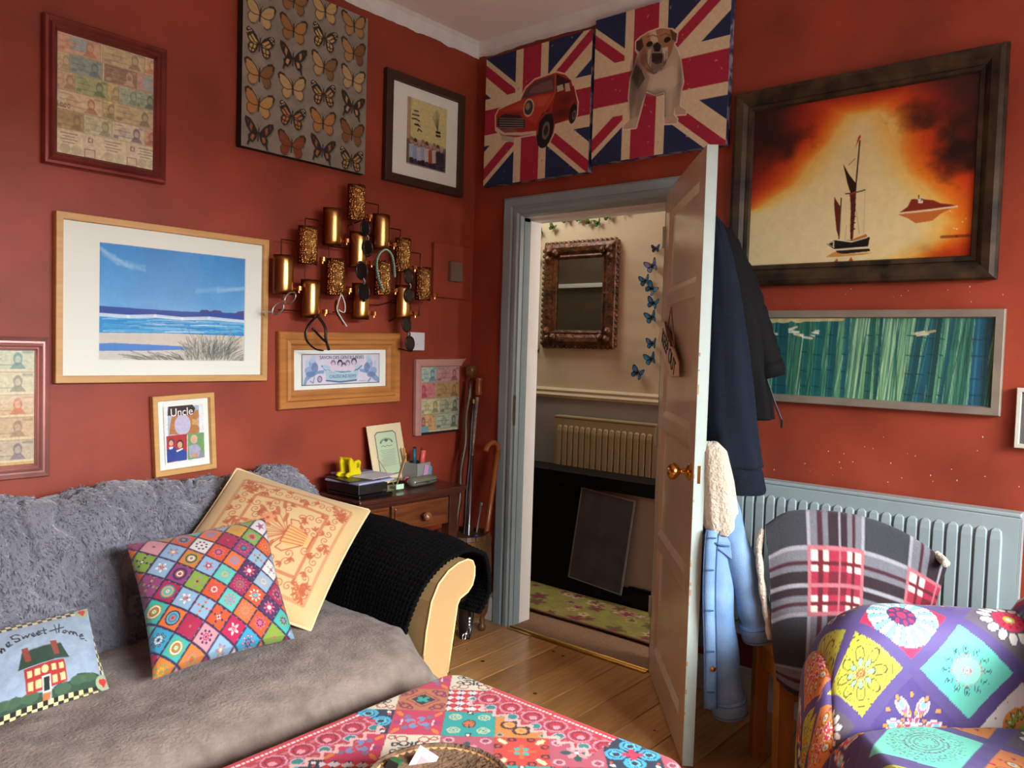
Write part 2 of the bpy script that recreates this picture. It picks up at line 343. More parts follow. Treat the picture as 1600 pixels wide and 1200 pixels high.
# ================================================================== PICTURES
paper = print_mat('matt_print', 0.6); canvas_pr = print_mat('canvas_print', 0.75, bump=0.15, bscale=500); gloss_pr = print_mat('painted_print', 0.4)
pane = glass_mat('picture_glass')
mount = mat('white_card_mount', '#e6ebdf', 0.8)
def picture(name, label, cat, wall, a0, z0, tilt=0.0, lean=0.0, gap=0.004):
    if wall == 'A': return thing(name, label, cat, (a0, -gap, z0), (lean, tilt, 0))
    return thing(name, label, cat, (-gap, -a0, z0), (lean, tilt, -PI/2))
def moulding(W, H, prof, m, root, name='frame', smooth=False):
    b = MB(); L = [[(i, -d, i), (W-i, -d, i), (W-i, -d, H-i), (i, -d, H-i)] for i, d in prof]; L.append([(prof[-1][0], 0, prof[-1][0]), (W-prof[-1][0], 0, prof[-1][0]), (W-prof[-1][0], 0, H-prof[-1][0]), (prof[-1][0], 0, H-prof[-1][0])])
    b.loft(L, True, False); return obj(name, b, m, root)
def flat(name, x0, x1, z0, z1, y, m, root, t=0.002): return obj(name, MB().box(x0, x1, y, y+t, z0, z1), m, root)
def mountcard(W, H, ins, w0, h0, x0, z0, y, root):     # card with a bevelled window
    b = MB(); o = [(ins, y, ins), (W-ins, y, ins), (W-ins, y, H-ins), (ins, y, H-ins)]; i = [(x0, y, z0), (x0+w0, y, z0), (x0+w0, y, z0+h0), (x0, y, z0+h0)]
    k = [(x0+.002, y+.003, z0+.002), (x0+w0-.002, y+.003, z0+.002), (x0+w0-.002, y+.003, z0+h0-.002), (x0+.002, y+.003, z0+h0-.002)]
    b.loft([o, i, k], True, False); return obj('mount', b, mount, root)
rosegold = mat('rose_metallic_frame_paint', '#c08a82', 0.26, 0.6, vary=0.2, vscale=6)
darkrose = mat('dark_red_metallic_frame_paint', '#8c4640', 0.24, 0.6, vary=0.25, vscale=6)
palewood = mat('pale_beech_frame', '#c99a5a', 0.45, vary=0.12, vscale=6, stretch=(1, 1, 9))
pine = mat('orange_pine_frame', '#b5763a', 0.4, vary=0.25, vscale=4, stretch=(1, 1, 10))
darkwood = mat('dark_brown_frame', '#3c2517', 0.5, vary=0.2, vscale=8)
ink = mat('black_print_ink', '#15140f', 0.6)
def note(p, x, y, w, h, base, inkc, side='r', pic2=None, txt=True, white=0.0):
    p.rect(x, y, x+w, y+h, base); s = 1 if side == 'r' else -1
    if white: p.rect(x if side == 'r' else x+w*(1-white), y, x+w*white if side == 'r' else x+w, y+h, '#dfd5b8')
    cx = x+w*(0.5+0.26*s); cy = y+h*0.52
    if pic2: p.rect(x+w*0.3, y+h*0.12, x+w*0.8, y+h*0.8, pic2)
    p.ell(cx, cy-h*0.08, h*0.2, h*0.3, inkc, 0.75); p.ell(cx, cy-h*0.02, h*0.13, h*0.2, base, 0.7); p.poly([(cx-h*.36, y+h*.95), (cx-h*.15, cy+h*.12), (cx+h*.15, cy+h*.12), (cx+h*.36, y+h*.95)], inkc, 0.7, True)
    p.ell(x+w*(0.5-0.16*s), y+h*0.5, w*0.12, h*0.28, inkc, 0.28); p.ell(x+w*(0.5-0.16*s), y+h*0.5, w*0.07, h*0.16, base, 0.5)
    if txt:
        for k in range(3): p.line([(x+w*.08, y+h*(.16+.3*k)), (x+w*(.35+.2*((k*7) % 3)), y+h*(.16+.3*k))], h*.05, inkc, 0.5, True)
        p.rect(x+w*.04, y+h*.78, x+w*.2, y+h*.93, inkc, 0.6); p.rect(x+w*.82, y+h*.06, x+w*.96, y+h*.18, inkc, 0.5)
    p.line([(x, y), (x+w, y), (x+w, y+h), (x, y+h), (x, y)], h*.035, '#6b5f45', 0.5, True)
def big_money():
    W, H = 0.405, 0.478; r = picture('banknote_frame', 'dark red framed collage of banknotes hanging at the top left of the picture wall', 'picture', 'A', -2.06, 1.957)
    moulding(W, H, [(0, 0), (0, .020), (.004, .026), (.012, .028), (.020, .022), (.023, .026), (.030, .030), (.037, .024), (.041, .014), (.044, .012)], darkrose, r)
    p = Pic(W-.08, H-.08, 170, '#d8cba0'); A = p.A; R = [0, .165*A, .315*A, .47*A, .63*A, .79*A, A]
    def row(k, L):
        for x, w, b, i, kw in L: note(p, x, R[k]+.004, w, R[k+1]-R[k]-.008, b, i, **kw)
    row(0, [(0, .43, '#d6a98c', '#b05a50', dict(pic2='#8fb0bd')), (.45, .44, '#c9b98a', '#6e6242', {}), (.89, .11, '#e0cfae', '#b8603c', {})])
    row(1, [(0, .13, '#d8c79c', '#8a7c58', {}), (.13, .32, '#7f9d9c', '#2f5a72', {}), (.47, .34, '#7a5a50', '#d2b090', {}), (.82, .18, '#c98f86', '#7f9fb0', dict(pic2='#86b2c4'))])
    row(2, [(0, .18, '#d2b690', '#8a6a50', {}), (.18, .32, '#9db27a', '#2c5238', dict(side='r')), (.5, .12, '#cfc07e', '#7d8050', {}), (.62, .2, '#a9bda6', '#4a7a72', {}), (.8, .2, '#93b092', '#1e4436', {})])
    row(3, [(0, .45, '#dccba0', '#a0503c', dict(white=.2)), (.46, .11, '#d8c680', '#6a5a3a', {}), (.57, .43, '#c6b88a', '#5f5638', {})])
    row(4, [(0, .27, '#a88f5c', '#6d5a34', {}), (.27, .28, '#c9cba4', '#6f7d5c', {}), (.55, .34, '#d6cfb4', '#4a3a66', {}), (.9, .1, '#c9a080', '#a03c30', {})])
    p.rect(0, R[5], 1, A, '#ded2b0')
    for k, x in enumerate((.02, .45, .8)):
        for q in range(4): p.line([(x+.03+.02*(q % 2), R[5]+.035+.03*q), (x+.19-.03*(q % 2), R[5]+.035+.03*q)], .008, '#3a3428', .8, True)
        p.ell(x+.07, R[5]+.19, .05, .05, '#b9ad90', .9); p.ell(x+.18, R[5]+.19, .05, .05, '#b9ad90', .7)
    for x in (.27, .70):
        p.rect(x, R[5]+.01, x+.12, A-.01, '#dfc4b0', .8); p.line([(x+.01, A-.1), (x+.11, A-.1), (x+.11, A-.02), (x+.01, A-.02), (x+.01, A-.1)], .009, '#7a5f50', .9, True)
        p.line([(x+.07, R[5]+.04), (x+.05, R[5]+.04), (x+.045, R[5]+.08), (x+.07, R[5]+.08)], .008, '#2d2418', .9, True); p.line([(x+.085, R[5]+.04), (x+.085, R[5]+.08)], .009, '#2d2418', .9, True)
    for k in range(4): x = .02+.035*k; (p.line([(x, R[4]-.065), (x, R[4]-.02)], .008, '#2a241a', .9, True) if k == 0 else p.ell(x, R[4]-.042, .014, .024, '#2a241a', .9, ring=.4))
    p.im += .32*(srgb('#d2c69c')-p.im); p.grain(.12, 40).obj('banknote_print', r, .040, .040, -.010, paper); flat('glass', .04, W-.04, .04, H-.04, -.0135, pane, r, .001)
big_money()
def left_money():
    W, H = 0.30, 0.458; r = picture('banknote_frame', 'pink metallic framed column of banknotes cut by the left edge, beside the beach picture', 'picture', 'A', -2.336, 0.934)
    moulding(W, H, [(0, 0), (0, .018), (.003, .022), (.014, .014), (.020, .014), (.023, .024), (.028, .026), (.034, .018), (.038, .020), (.042, .012), (.045, .010)], rosegold, r)
    p = Pic(W-.08, H-.08, 110, '#cdb98a'); A = p.A; hs = A/5.2
    for k, (b, i) in enumerate((('#b9c4a2', '#2f6a6c'), ('#c8c49c', '#5c5c48'), ('#cdb48e', '#c8583c'), ('#c4a782', '#8a6a50'), ('#b4a58c', '#5a5066'))):
        note(p, .0, .01+k*hs, 1.0, hs*.9, b, i)
        p.line([(0, (k+1)*hs-.02), (1, (k+1)*hs-.02)], .02, '#e2d5ae', .8, True)
    p.rect(0, 5*hs, 1, A, '#c39a58'); p.im += .25*(srgb('#d6c8a4')-p.im); p.grain(.12, 40, 3).obj('banknote_print', r, .04, .04, -.009, paper); flat('glass', .04, W-.04, .04, H-.04, -.0125, pane, r, .001)
left_money()
def small_money():
    W, H = 0.335, 0.375; r = picture('banknote_frame', 'small pink framed banknotes with right and bottom mouldings missing, beside the walking sticks', 'picture', 'A', -0.401, 0.96, math.radians(-1.0))
    pinkm = mat('dusty_pink_frame_paint', '#b98a80', 0.45, vary=0.1)
    b = MB().prism([(0, 0), (0, H), (.036, H-.036), (.036, .0)], -.022, 0); b.prism([(.026, 0), (.026, H-.036), (.036, H-.036), (.036, 0)], -.026, -.02); obj('frame_rail', b, pinkm, r, bevel=.003)
    b = MB().prism([(0, H), (W+.015, H), (W-.02, H-.036), (.036, H-.036)], -.022, 0); b.prism([(.036, H-.036), (W-.02, H-.036), (W-.02, H-.028), (.03, H-.028)], -.026, -.02); obj('frame_rail', b, pinkm, r, bevel=.003)
    w, h = W-.06, H-.05; p = Pic(w, h, 80, '#c9bd9a'); A = p.A; q = A/4.15
    for x, y, ww, b_, i, kw in [(0, 0, .4, '#a9bfa8', '#4a6f90', {}), (.4, 0, .6, '#b78f8c', '#8c3848', {}), (0, q, .38, '#c07a74', '#a02c48', dict(side='l')), (.4, q, .6, '#a98a58', '#6f5430', {}), (0, 2*q, .5, '#c6c094', '#7a6c4c', {}), (.5, 2*q, .5, '#a9a98c', '#3c4a4a', {}), (0, 3*q, .38, '#c9a06a', '#7c4238', dict(side='l')), (.4, 3*q, .6, '#a9b39a', '#47544a', {})]: note(p, x, y+.01, ww, q*.95, b_, i, **kw)
    p.rect(0, A-.12, .22, A, '#6f98a8'); p.grain(.12, 30, 7).obj('banknote_print', r, .036, .012, -.012, paper); flat('glass', .036, .036+w, .012, .012+h, -.0155, pane, r, .001); flat('backing', .034, .036+w, .0, .012+h, -.010, ink, r, .006)
small_money()
# ---- butterfly canvas
def butterfly(p, cx, cy, s, kind, rot=0.0, tone='#b59a6a', tone2=None):
    c, n = math.cos(rot), math.sin(rot)
    def T(L, m): return [(cx+s*(m*x*c-y*n), cy+s*(m*x*n+y*c)) for x, y in L]
    up = [(.03, -.02), (.25, -.38), (.55, -.62), (.80, -.70), (.93, -.58), (.90, -.30), (.80, -.05), (.62, .12), (.35, .18), (.06, .12)]
    lo = [(.05, .06), (.40, .12), (.66, .14), (.76, .34), (.70, .58), (.50, .74), (.30, .66), (.14, .40)]
    if kind == 'swallow': up = [(.03, -.02), (.3, -.42), (.62, -.72), (.92, -.78), (.95, -.55), (.8, -.2), (.55, .08), (.06, .1)]; lo = [(.05, .05), (.5, .06), (.66, .25), (.62, .5), (.7, .82), (.6, .84), (.5, .6), (.34, .62), (.12, .35)]
    for m in (-1, 1):
        t = tone if (m < 0 or not tone2) else tone2; U, Lo = T(up, m), T(lo, m)
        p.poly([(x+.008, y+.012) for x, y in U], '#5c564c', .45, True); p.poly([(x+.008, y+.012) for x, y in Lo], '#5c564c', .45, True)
        if kind == 'plain':
            p.poly(Lo, t, 1, True); p.poly(U, t, 1, True); p.line(U+U[:1], .006, '#3a2a1c', .85, True); p.line(Lo[2:7], .006, '#3a2a1c', .8, True)
            p.line(T([(.08, .0), (.5, -.2), (.75, -.3)], m), .004, '#8a6c44', .5, True)
            p.line(T([(.55, -.62), (.8, -.7), (.93, -.58), (.9, -.4)], m), .014, '#33241a', .9, True)
        elif kind == 'monarch':
            p.poly(Lo, '#2a2018', 1, True); p.poly(U, '#2a2018', 1, True)
            for L in ([(.12, -.02), (.5, -.36), (.62, -.3), (.3, .02)], [(.36, .04), (.66, -.22), (.74, -.12), (.55, .08)], [(.14, .06), (.3, .06), (.5, .12), (.3, .14)], [(.2, .2), (.36, .18), (.4, .4), (.28, .4)], [(.42, .2), (.6, .2), (.64, .36), (.48, .42)], [(.3, .46), (.42, .46), (.48, .62), (.36, .6)], [(.5, .48), (.62, .44), (.62, .56), (.52, .62)]): p.poly(T(L, m), t, 1, True)
            for q in ((.62, -.52), (.72, -.44), (.8, -.56), (.84, -.36), (.72, -.6)): p.ell(*T([q], m)[0], s*.05, s*.035, '#c9bc98')
        else:
            p.poly(Lo, '#2b211c', 1, True); p.poly(U, '#2b211c', 1, True)
            p.poly(T([(.4, -.36), (.56, -.5), (.6, -.2), (.46, .02)], m), t, .9, True); p.poly(T([(.22, .16), (.42, .14), (.5, .4), (.34, .5)], m), t, 1, True); p.ell(*T([(.72, -.5)], m)[0], s*.06, s*.1, '#4a3c32', 1)
    p.line([(cx+s*(-y*n), cy+s*(y*c)) for y in (-.28, .45)], s*.09, '#33281c', 1, True)
    for m in (-1, 1): p.line(T([(0, -.25), (.12, -.5)], m), s*.02, '#33281c', .8, True)
def butterfly_canvas():
    W, H = 0.607, 0.68; r = picture('butterfly_canvas', 'square grey canvas printed with rows of pinned brown butterflies', 'canvas', 'A', -1.367, 2.155)
    p = Pic(W, H, 260, '#857e70'); p.grain(.10, 14, 2).grain(.06, 3, 9)
    K = [['plain'] * 4, ['plain', 'plain', 'monarch', 'plain'], ['monarch', 'swallow', 'plain', 'plain'], ['plain', 'plain', 'monarch', 'swallow'], ['plain', 'monarch', 'plain', 'plain'], ['swallow', 'plain', 'swallow', 'monarch']]
    Tn = [['#b79a68', '#8a6236', '#b89a62', '#a07a48'], ['#b59a68', '#916438', '#bca068', '#a37c4a'], ['#b99c60', '#b99058', '#b09062', '#b09668'], ['#ac8450', '#b29868', '#b08a58', '#b58e62'], ['#a8743e', '#a87446', '#a4713e', '#7c5226'], ['#9c5e34', '#7c3c1c', '#a06436', '#a88550']]
    T2 = {(1, 1): '#a3763e', (1, 3): '#75502a', (2, 2): '#7d5e36', (3, 0): '#7c5a30', (4, 0): '#b08a50'}
    for j in range(6):
        for i in range(4):
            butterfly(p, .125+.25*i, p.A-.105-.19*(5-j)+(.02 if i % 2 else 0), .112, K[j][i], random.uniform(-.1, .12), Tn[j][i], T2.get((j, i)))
    p.obj('butterfly_print', r, 0, 0, -.036, canvas_pr); obj('stretcher', MB().box(0, W, -.0355, 0, 0, H), mat('black_canvas_edge', '#15120f', .8), r)
butterfly_canvas()
# ---- framed group photograph
def group_photo():
    W, H = 0.515, 0.507; r = picture('photo_frame', 'dark brown framed group photo with a wide cream mount near the corner', 'picture', 'A', -0.632, 2.158)
    moulding(W, H, [(0, 0), (0, .024), (.004, .028), (.038, .028), (.042, .016), (.044, .012)], darkwood, r)
    x0, z0, w, h = .135, .10, .265, .315
    mountcard(W, H, .042, w, h, x0, z0, -.014, r)
    C = [(1105, 620), (1370, 690), (1345, 1078), (1092, 1012)]; p = Pic(w, h, 110, '#d2c98c', C)
    p.poly([(1090, 610), (1132, 630), (1125, 880), (1090, 870)], '#b79a78'); p.poly([(1092, 865), (1360, 935), (1345, 1078), (1092, 1012)], '#6e6252'); p.poly([(1315, 945), (1360, 950), (1345, 1078), (1310, 1070)], '#5c584a')
    for q in ([(1150, 708), (1175, 712)], [(1138, 730), (1180, 738)], [(1135, 755), (1160, 757), (1182, 770)], [(1175, 790), (1150, 788), (1185, 800)], [(1195, 830), (1175, 815), (1170, 828)]): p.line(q, .022, '#1b1a16')
    for k in range(6): p.line([(1300, 830), (1268+k*9, 700+abs(k-3)*12)], .012, '#4a4632', .8)
    p.poly([(1286, 825), (1318, 830), (1318, 865), (1286, 858)], '#1a1814'); p.line([(1286, 842), (1318, 848)], .02, '#d8d0a0')
    cl = ['#a9b4c4', '#8fa4c0', '#b6bcc4', '#9aa6b8', '#c0bcb8', '#a0522e', '#b8b4b0', '#20202c', '#2a2a34']
    for k, c in enumerate(cl):
        x = 1130+k*24; y = 880+k*6+(k*37 % 11); p.poly([(x-15, y+20), (x+15, y+20), (x+16, y+105), (x-16, y+100)], c); p.poly([(x-13, y+95), (x+13, y+98), (x+10, y+150), (x-10, y+148)], ['#23202a', '#3a3a4c', '#2a2430'][k % 3])
        c0 = p.q([(x, y)])[0]; p.ell(c0[0], c0[1], .042, .055, '#b98e70'); p.ell(c0[0], c0[1]-.03, .045, .035, ['#8c7a64', '#4a3a2c', '#a9a098'][k % 3])
    p.poly([(1092, 1000), (1345, 1068), (1345, 1080), (1092, 1014)], '#cfc6b4', .6)
    p.grain(.1, 50, 5).obj('photograph', r, x0, z0, -.0105, paper); flat('glass', .042, W-.042, .042, H-.042, -.0175, pane, r, .001)
group_photo()
# ---- beach print
def beach():
    W, H = 0.793, 0.567; r = picture('beach_picture', 'large pale wood framed print of a blue beach and dune grass above the sofa', 'picture', 'A', -2.023, 1.241)
    moulding(W, H, [(0, 0), (0, .026), (.002, .028), (.022, .028), (.024, .020), (.025, .012)], palewood, r)
    x0, z0, w, h = .142, .078, .555, .405; mountcard(W, H, .024, w, h, x0, z0, -.014, r)
    C = [(535, 220), (1352, 320), (1345, 940), (532, 937)]; p = Pic(w, h, 300, '#4a98d8', C)
    V = p.Y/p.A; g = np.clip(V/.56, 0, 1)[..., None]; p.im[:] = srgb('#3f8fcf')*(1-g)+srgb('#69acdf')*g; p.grain(.06, 5, 1)
    n = fbm(p.X*4+p.Y*9, p.Y*14-p.X*5, 3); hz = np.clip((V-.46)/.1, 0, 1)*np.clip(n*1.6-.5, 0, 1)
    p.im += (hz*.5)[..., None]*(srgb('#a9c9ea')-p.im)
    for pts, a in (([(545, 255), (620, 320), (690, 355), (790, 380)], .55), ([(560, 290), (640, 345), (720, 372)], .4), ([(1080, 520), (1200, 512), (1345, 495)], .4), ([(1200, 512), (1345, 510)], .4)):
        for k in range(5): p.line([(x, y+random.uniform(-14, 14)) for x, y in pts], .02, '#a9cde8', a*.3)
    p.poly([(535, 608), (1000, 640), (1345, 650), (1345, 700), (1000, 680), (535, 662)], '#2c4f9e')
    p.poly([(1095, 645), (1105, 630), (1140, 630), (1155, 640), (1180, 630), (1215, 635), (1225, 648)], '#4a4a78'); p.poly([(1290, 655), (1310, 640), (1345, 635), (1345, 665)], '#4a4a80')
    p.poly([(533, 655), (1000, 676), (1345, 690), (1345, 790), (900, 775), (533, 770)], '#2e93d0')
    rs = random.Random(3)
    for k in range(150):
        f = rs.random(); y = 670+f*95; x = rs.uniform(535, 1300); L = rs.uniform(60, 260); sl = .05*(1-f*.6)
        p.line([(x, y+(x-533)*sl*.5), (x+L*.5, y+(x-533)*sl*.5+rs.uniform(-5, 5)), (min(x+L, 1352), y+(x+L-533)*sl*.5)], rs.uniform(.003, .009), rs.choice(['#dce6ec', '#8cc4e4', '#5fb0dc', '#1f78bc', '#6cc0e0', '#3a9cd4']), .6)
    p.line([(533, 660), (700, 672), (850, 668), (1000, 684), (1150, 680), (1345, 700)], .022, '#e8edf0', .8)
    p.poly([(532, 770), (900, 772), (1345, 788), (1345, 940), (532, 940)], '#cfcabb'); p.poly([(532, 835), (620, 832), (800, 840), (1000, 850), (1100, 860), (1050, 870), (800, 878), (532, 880)], '#4d86cc')
    p.poly([(532, 884), (800, 880), (1345, 880), (1345, 940), (532, 940)], '#c9cabf')
    for k in range(520):
        x = rs.gauss(1150, 95) if k % 4 else rs.uniform(760, 1345); y = 940; t = rs.uniform(.4, 1)*(1 if abs(x-1150) < 120 else .5); hh = t*rs.uniform(60, 150); b = (x-1130)*.35+rs.uniform(-40, 40)
        y0 = y-rs.uniform(0, 60)*(abs(x-1150) < 130); p.line([(x, y0), (x+b*.4, y0-hh*.6), (x+b, y0-hh)], rs.uniform(.002, .0045), rs.choice(['#59625f', '#8c8f86', '#3f4a4a', '#c9c6b4', '#77796f', '#b5b19c']), .75)
    p.grain(.03, 60).obj('beach_print', r, x0, z0, -.0105, paper); flat('glass', .023, W-.023, .023, H-.023, -.0175, pane, r, .001)
beach()
# ---- frame with photographs of children and the word Uncle
def uncle():
    W, H = 0.24, 0.297; r = picture('photo_frame', 'small pale wood frame of family photos titled Uncle, hanging just above the sofa', 'picture', 'A', -1.683, 0.891, math.radians(-2.9))
    moulding(W, H, [(0, 0), (0, .024), (.002, .026), (.018, .026), (.020, .018), (.021, .010)], palewood, r); flat('mount', .018, W-.018, .018, H-.018, -.010, mount, r, .004)
    C = [(185, 290), (705, 250), (735, 975), (205, 1035)]
    p = Pic(.155, .215, 110, '#dfe2e0', C); p.poly([(240, 290), (645, 270), (660, 640), (245, 660)], '#a4b4c0')
    p.poly([(260, 640), (275, 500), (300, 400), (640, 330), (650, 420), (600, 470), (655, 560), (640, 640)], '#b0743c'); p.poly([(560, 440), (640, 460), (640, 520), (560, 520)], '#c99a58'); p.ell(.46, .47, .2, .25, '#b9b6cc')
    p.poly([(255, 262), (560, 258), (600, 310), (565, 390), (240, 400)], '#2a241c')
    p.poly([(222, 660), (492, 632), (492, 972), (228, 1005)], '#b02a30'); p.poly([(500, 635), (718, 618), (725, 945), (500, 975)], '#6c9a5c'); p.poly([(620, 880), (725, 865), (725, 945), (600, 960)], '#8a8c94')
    for cx, cy, s, hair in ((285, 745, 34, '#5a3c24'), (400, 770, 40, '#4a2e1c'), (585, 710, 40, '#c9b48a')):
        c0 = p.q([(cx, cy)])[0]; k = s/520; p.ell(c0[0], c0[1]-.012, k*1.15, k*1.4, hair); p.ell(c0[0]-.004, c0[1]+.01, k*.8, k*1.05, '#d2a084')
    p.poly([(228, 840), (260, 815), (340, 800), (370, 870), (330, 985), (228, 1000)], '#27418c'); p.poly([(330, 880), (380, 850), (440, 830), (490, 870), (490, 972), (320, 988)], '#2b4796'); p.poly([(255, 800), (310, 795), (300, 825), (262, 830)], '#e4e4e8'); p.poly([(345, 850), (435, 815), (440, 830), (360, 868)], '#e4e4e8')
    p.poly([(515, 800), (560, 775), (630, 770), (675, 830), (650, 930), (530, 950)], '#a6a4bc'); p.poly([(540, 895), (640, 880), (640, 930), (560, 945)], '#c9967c')
    p.grain(.08, 30).obj('photo_collage', r, .043, .040, -.0145, paper)
    text('lettering', 'Uncle', .042, mat('white_lettering', '#ececea', .6), r, (.112, -.0150, .2305), (PI/2, 0, 0), sx=.9); flat('glass', .019, W-.019, .019, H-.019, -.018, pane, r, .001)
uncle()
# ---- soap label print in a pine frame
def soap():
    W, H = 0.66, 0.325; r = picture('label_print', 'wide orange pine frame round a pale blue vintage soap label with children in a tub', 'picture', 'A', -1.168, 1.118, math.radians(-1.3))
    moulding(W, H, [(0, 0), (0, .020), (.004, .026), (.03, .024), (.036, .032), (.05, .034), (.058, .022), (.075, .018), (.078, .010)], pine, r); flat('mount', .074, W-.074, .074, H-.074, -.008, mount, r, .004)
    w, h = .425, .135; C = [(170, 120), (1435, 92), (1425, 560), (168, 645)]
    p = Pic(w, h, 210, '#cfcbd6', C); p.grain(.08, 6, 2); B1, B2, B3 = '#7f9cc0', '#5f7ea8', '#a9c4d8'
    p.poly([(190, 630), (230, 500), (330, 420), (440, 390), (540, 375), (540, 430), (440, 440), (350, 480), (260, 560), (240, 630)], B1); p.poly([(1110, 345), (1200, 350), (1330, 400), (1420, 480), (1425, 560), (1340, 520), (1250, 420), (1120, 390)], B1)
    for cx, cy, sgn in ((350, 280, 1), (1270, 260, -1)):
        for dx, dy, rx, ry, c in ((0, 0, .045, .05, B1), (20, -100, .03, .03, B3), (0, -60, .035, .03, B3), (-60, 110, .05, .04, B1), (40, 60, .04, .05, B2), (-90, 0, .02, .04, B3), (-30, 170, .06, .03, B2)):
            c0 = p.q([(cx+sgn*dx, cy+dy)])[0]; p.ell(c0[0], c0[1], rx, ry, c, .8)
    p.poly([(495, 300), (560, 290), (700, 330), (950, 330), (1090, 290), (1160, 280), (1100, 350), (1060, 540), (580, 560), (550, 390)], '#a9c6d2'); p.line([(500, 310), (560, 370), (680, 400), (820, 405), (960, 395), (1090, 350), (1150, 295)], .012, '#3f6f94'); p.line([(520, 330), (600, 385), (820, 420), (1000, 400)], .006, '#e4eef0')
    p.line([(575, 545), (800, 562), (1060, 525)], .014, '#3a6488')
    for cx, cy, s, hair in ((690, 270, .030, '#8c6a80'), (800, 270, .034, '#2c2838'), (860, 310, .032, '#5c4a66'), (925, 265, .030, '#7a7090'), (1025, 240, .036, '#4c3c5c')):
        c0 = p.q([(cx, cy)])[0]; p.ell(c0[0], c0[1]-.006, s, s*1.1, hair); p.ell(c0[0], c0[1]+.006, s*.7, s*.8, '#cdbccb')
    for cx in (690, 780, 880, 990): c0 = p.q([(cx, 345)])[0]; p.ell(c0[0], c0[1], .045, .03, '#d6c8d4')
    c0 = p.q([(468, 525)])[0]; p.ell(c0[0], c0[1], .03, .034, '#6a4c80'); p.ell(c0[0], c0[1], .02, .024, '#b9a6c6')
    p.line([(310, 560), (360, 590), (380, 500)], .01, '#6a86ac'); p.line([(1100, 540), (1200, 530)], .006, '#9a9ab8'); p.line([(1250, 540), (1285, 490)], .016, '#6c8cae')
    p.line([(172, 124), (1433, 96), (1423, 556), (172, 640), (172, 124)], .012, '#2c3438')
    p.obj('label_print', r, .118, .095, -.0105, paper)
    lt = mat('blue_print_ink', '#565c78', .7); text('lettering', 'SAVON DES GENTILS B\u00c9B\u00c9S', .0215, lt, r, (.33, -.0115, .2135), (PI/2, 0, 0), sx=.92); text('lettering', 'CALISSONS REMY', .0215, mat('pale_blue_print_ink', '#6f8fae', .7), r, (.335, -.0115, .1295), (PI/2, 0, 0), sx=.88)
    flat('glass', .074, W-.074, .074, H-.074, -.0145, pane, r, .001)
soap()
# ---- flag canvases
NAVY, FRED, FCR = '#1d2c52', '#a5223c', '#d8c7a2'
def flag(p, cx, cy, wr, ww, hr, hw, spec, seed):
    A = p.A; p.rect(0, 0, 1, A, NAVY)
    def band(x0, y0, x1, y1, w, c, off=0.0):
        d = np.array([x1-x0, y1-y0]); L = np.hypot(*d); n = np.array([-d[1], d[0]])/L; o = n*off
        a, b = np.array([x0, y0])+o, np.array([x1, y1])+o; p.poly([a+n*w, b+n*w, b-n*w, a-n*w], c, 1, True)
    c = (cx, cy); far = [(cx-1.0, cy-.78), (cx+1.0, cy-.78), (cx+1.0, cy+.78), (cx-1.0, cy+.78)]
    for f in far: band(*c, *f, .105, FCR)
    for k, f in enumerate(far): band(*c, *f, .036, FRED, .032 if k % 2 == 0 else -.032)
    p.rect(cx-ww/2, 0, cx+ww/2, A, FCR); p.rect(0, cy-hw/2, 1, cy+hw/2, FCR); p.rect(cx-wr/2, 0, cx+wr/2, A, FRED); p.rect(0, cy-hr/2, 1, cy+hr/2, FRED)
    rs = random.Random(seed)
    for k in range(60):
        x, y = rs.random(), rs.random()*A; c_ = rs.choice(['#d8c7a2', '#c8a79a', '#33303c']); L = rs.uniform(.004, .014); a = rs.uniform(0, 3); p.line([(x, y), (x+L*math.cos(a), y+L*math.sin(a))], rs.uniform(.003, .007), c_, .75, True)
    p.grain(.05, 60, seed)
edge_m = mat('worn_canvas_edge', '#8f8894', .8, color2='#28345a', vscale=18, ramp=(.45, .55))
def canvas_body(r, W, H, T):
    obj('stretcher', MB().box(0, W, -T+.0006, 0, 0, H), edge_m, r)
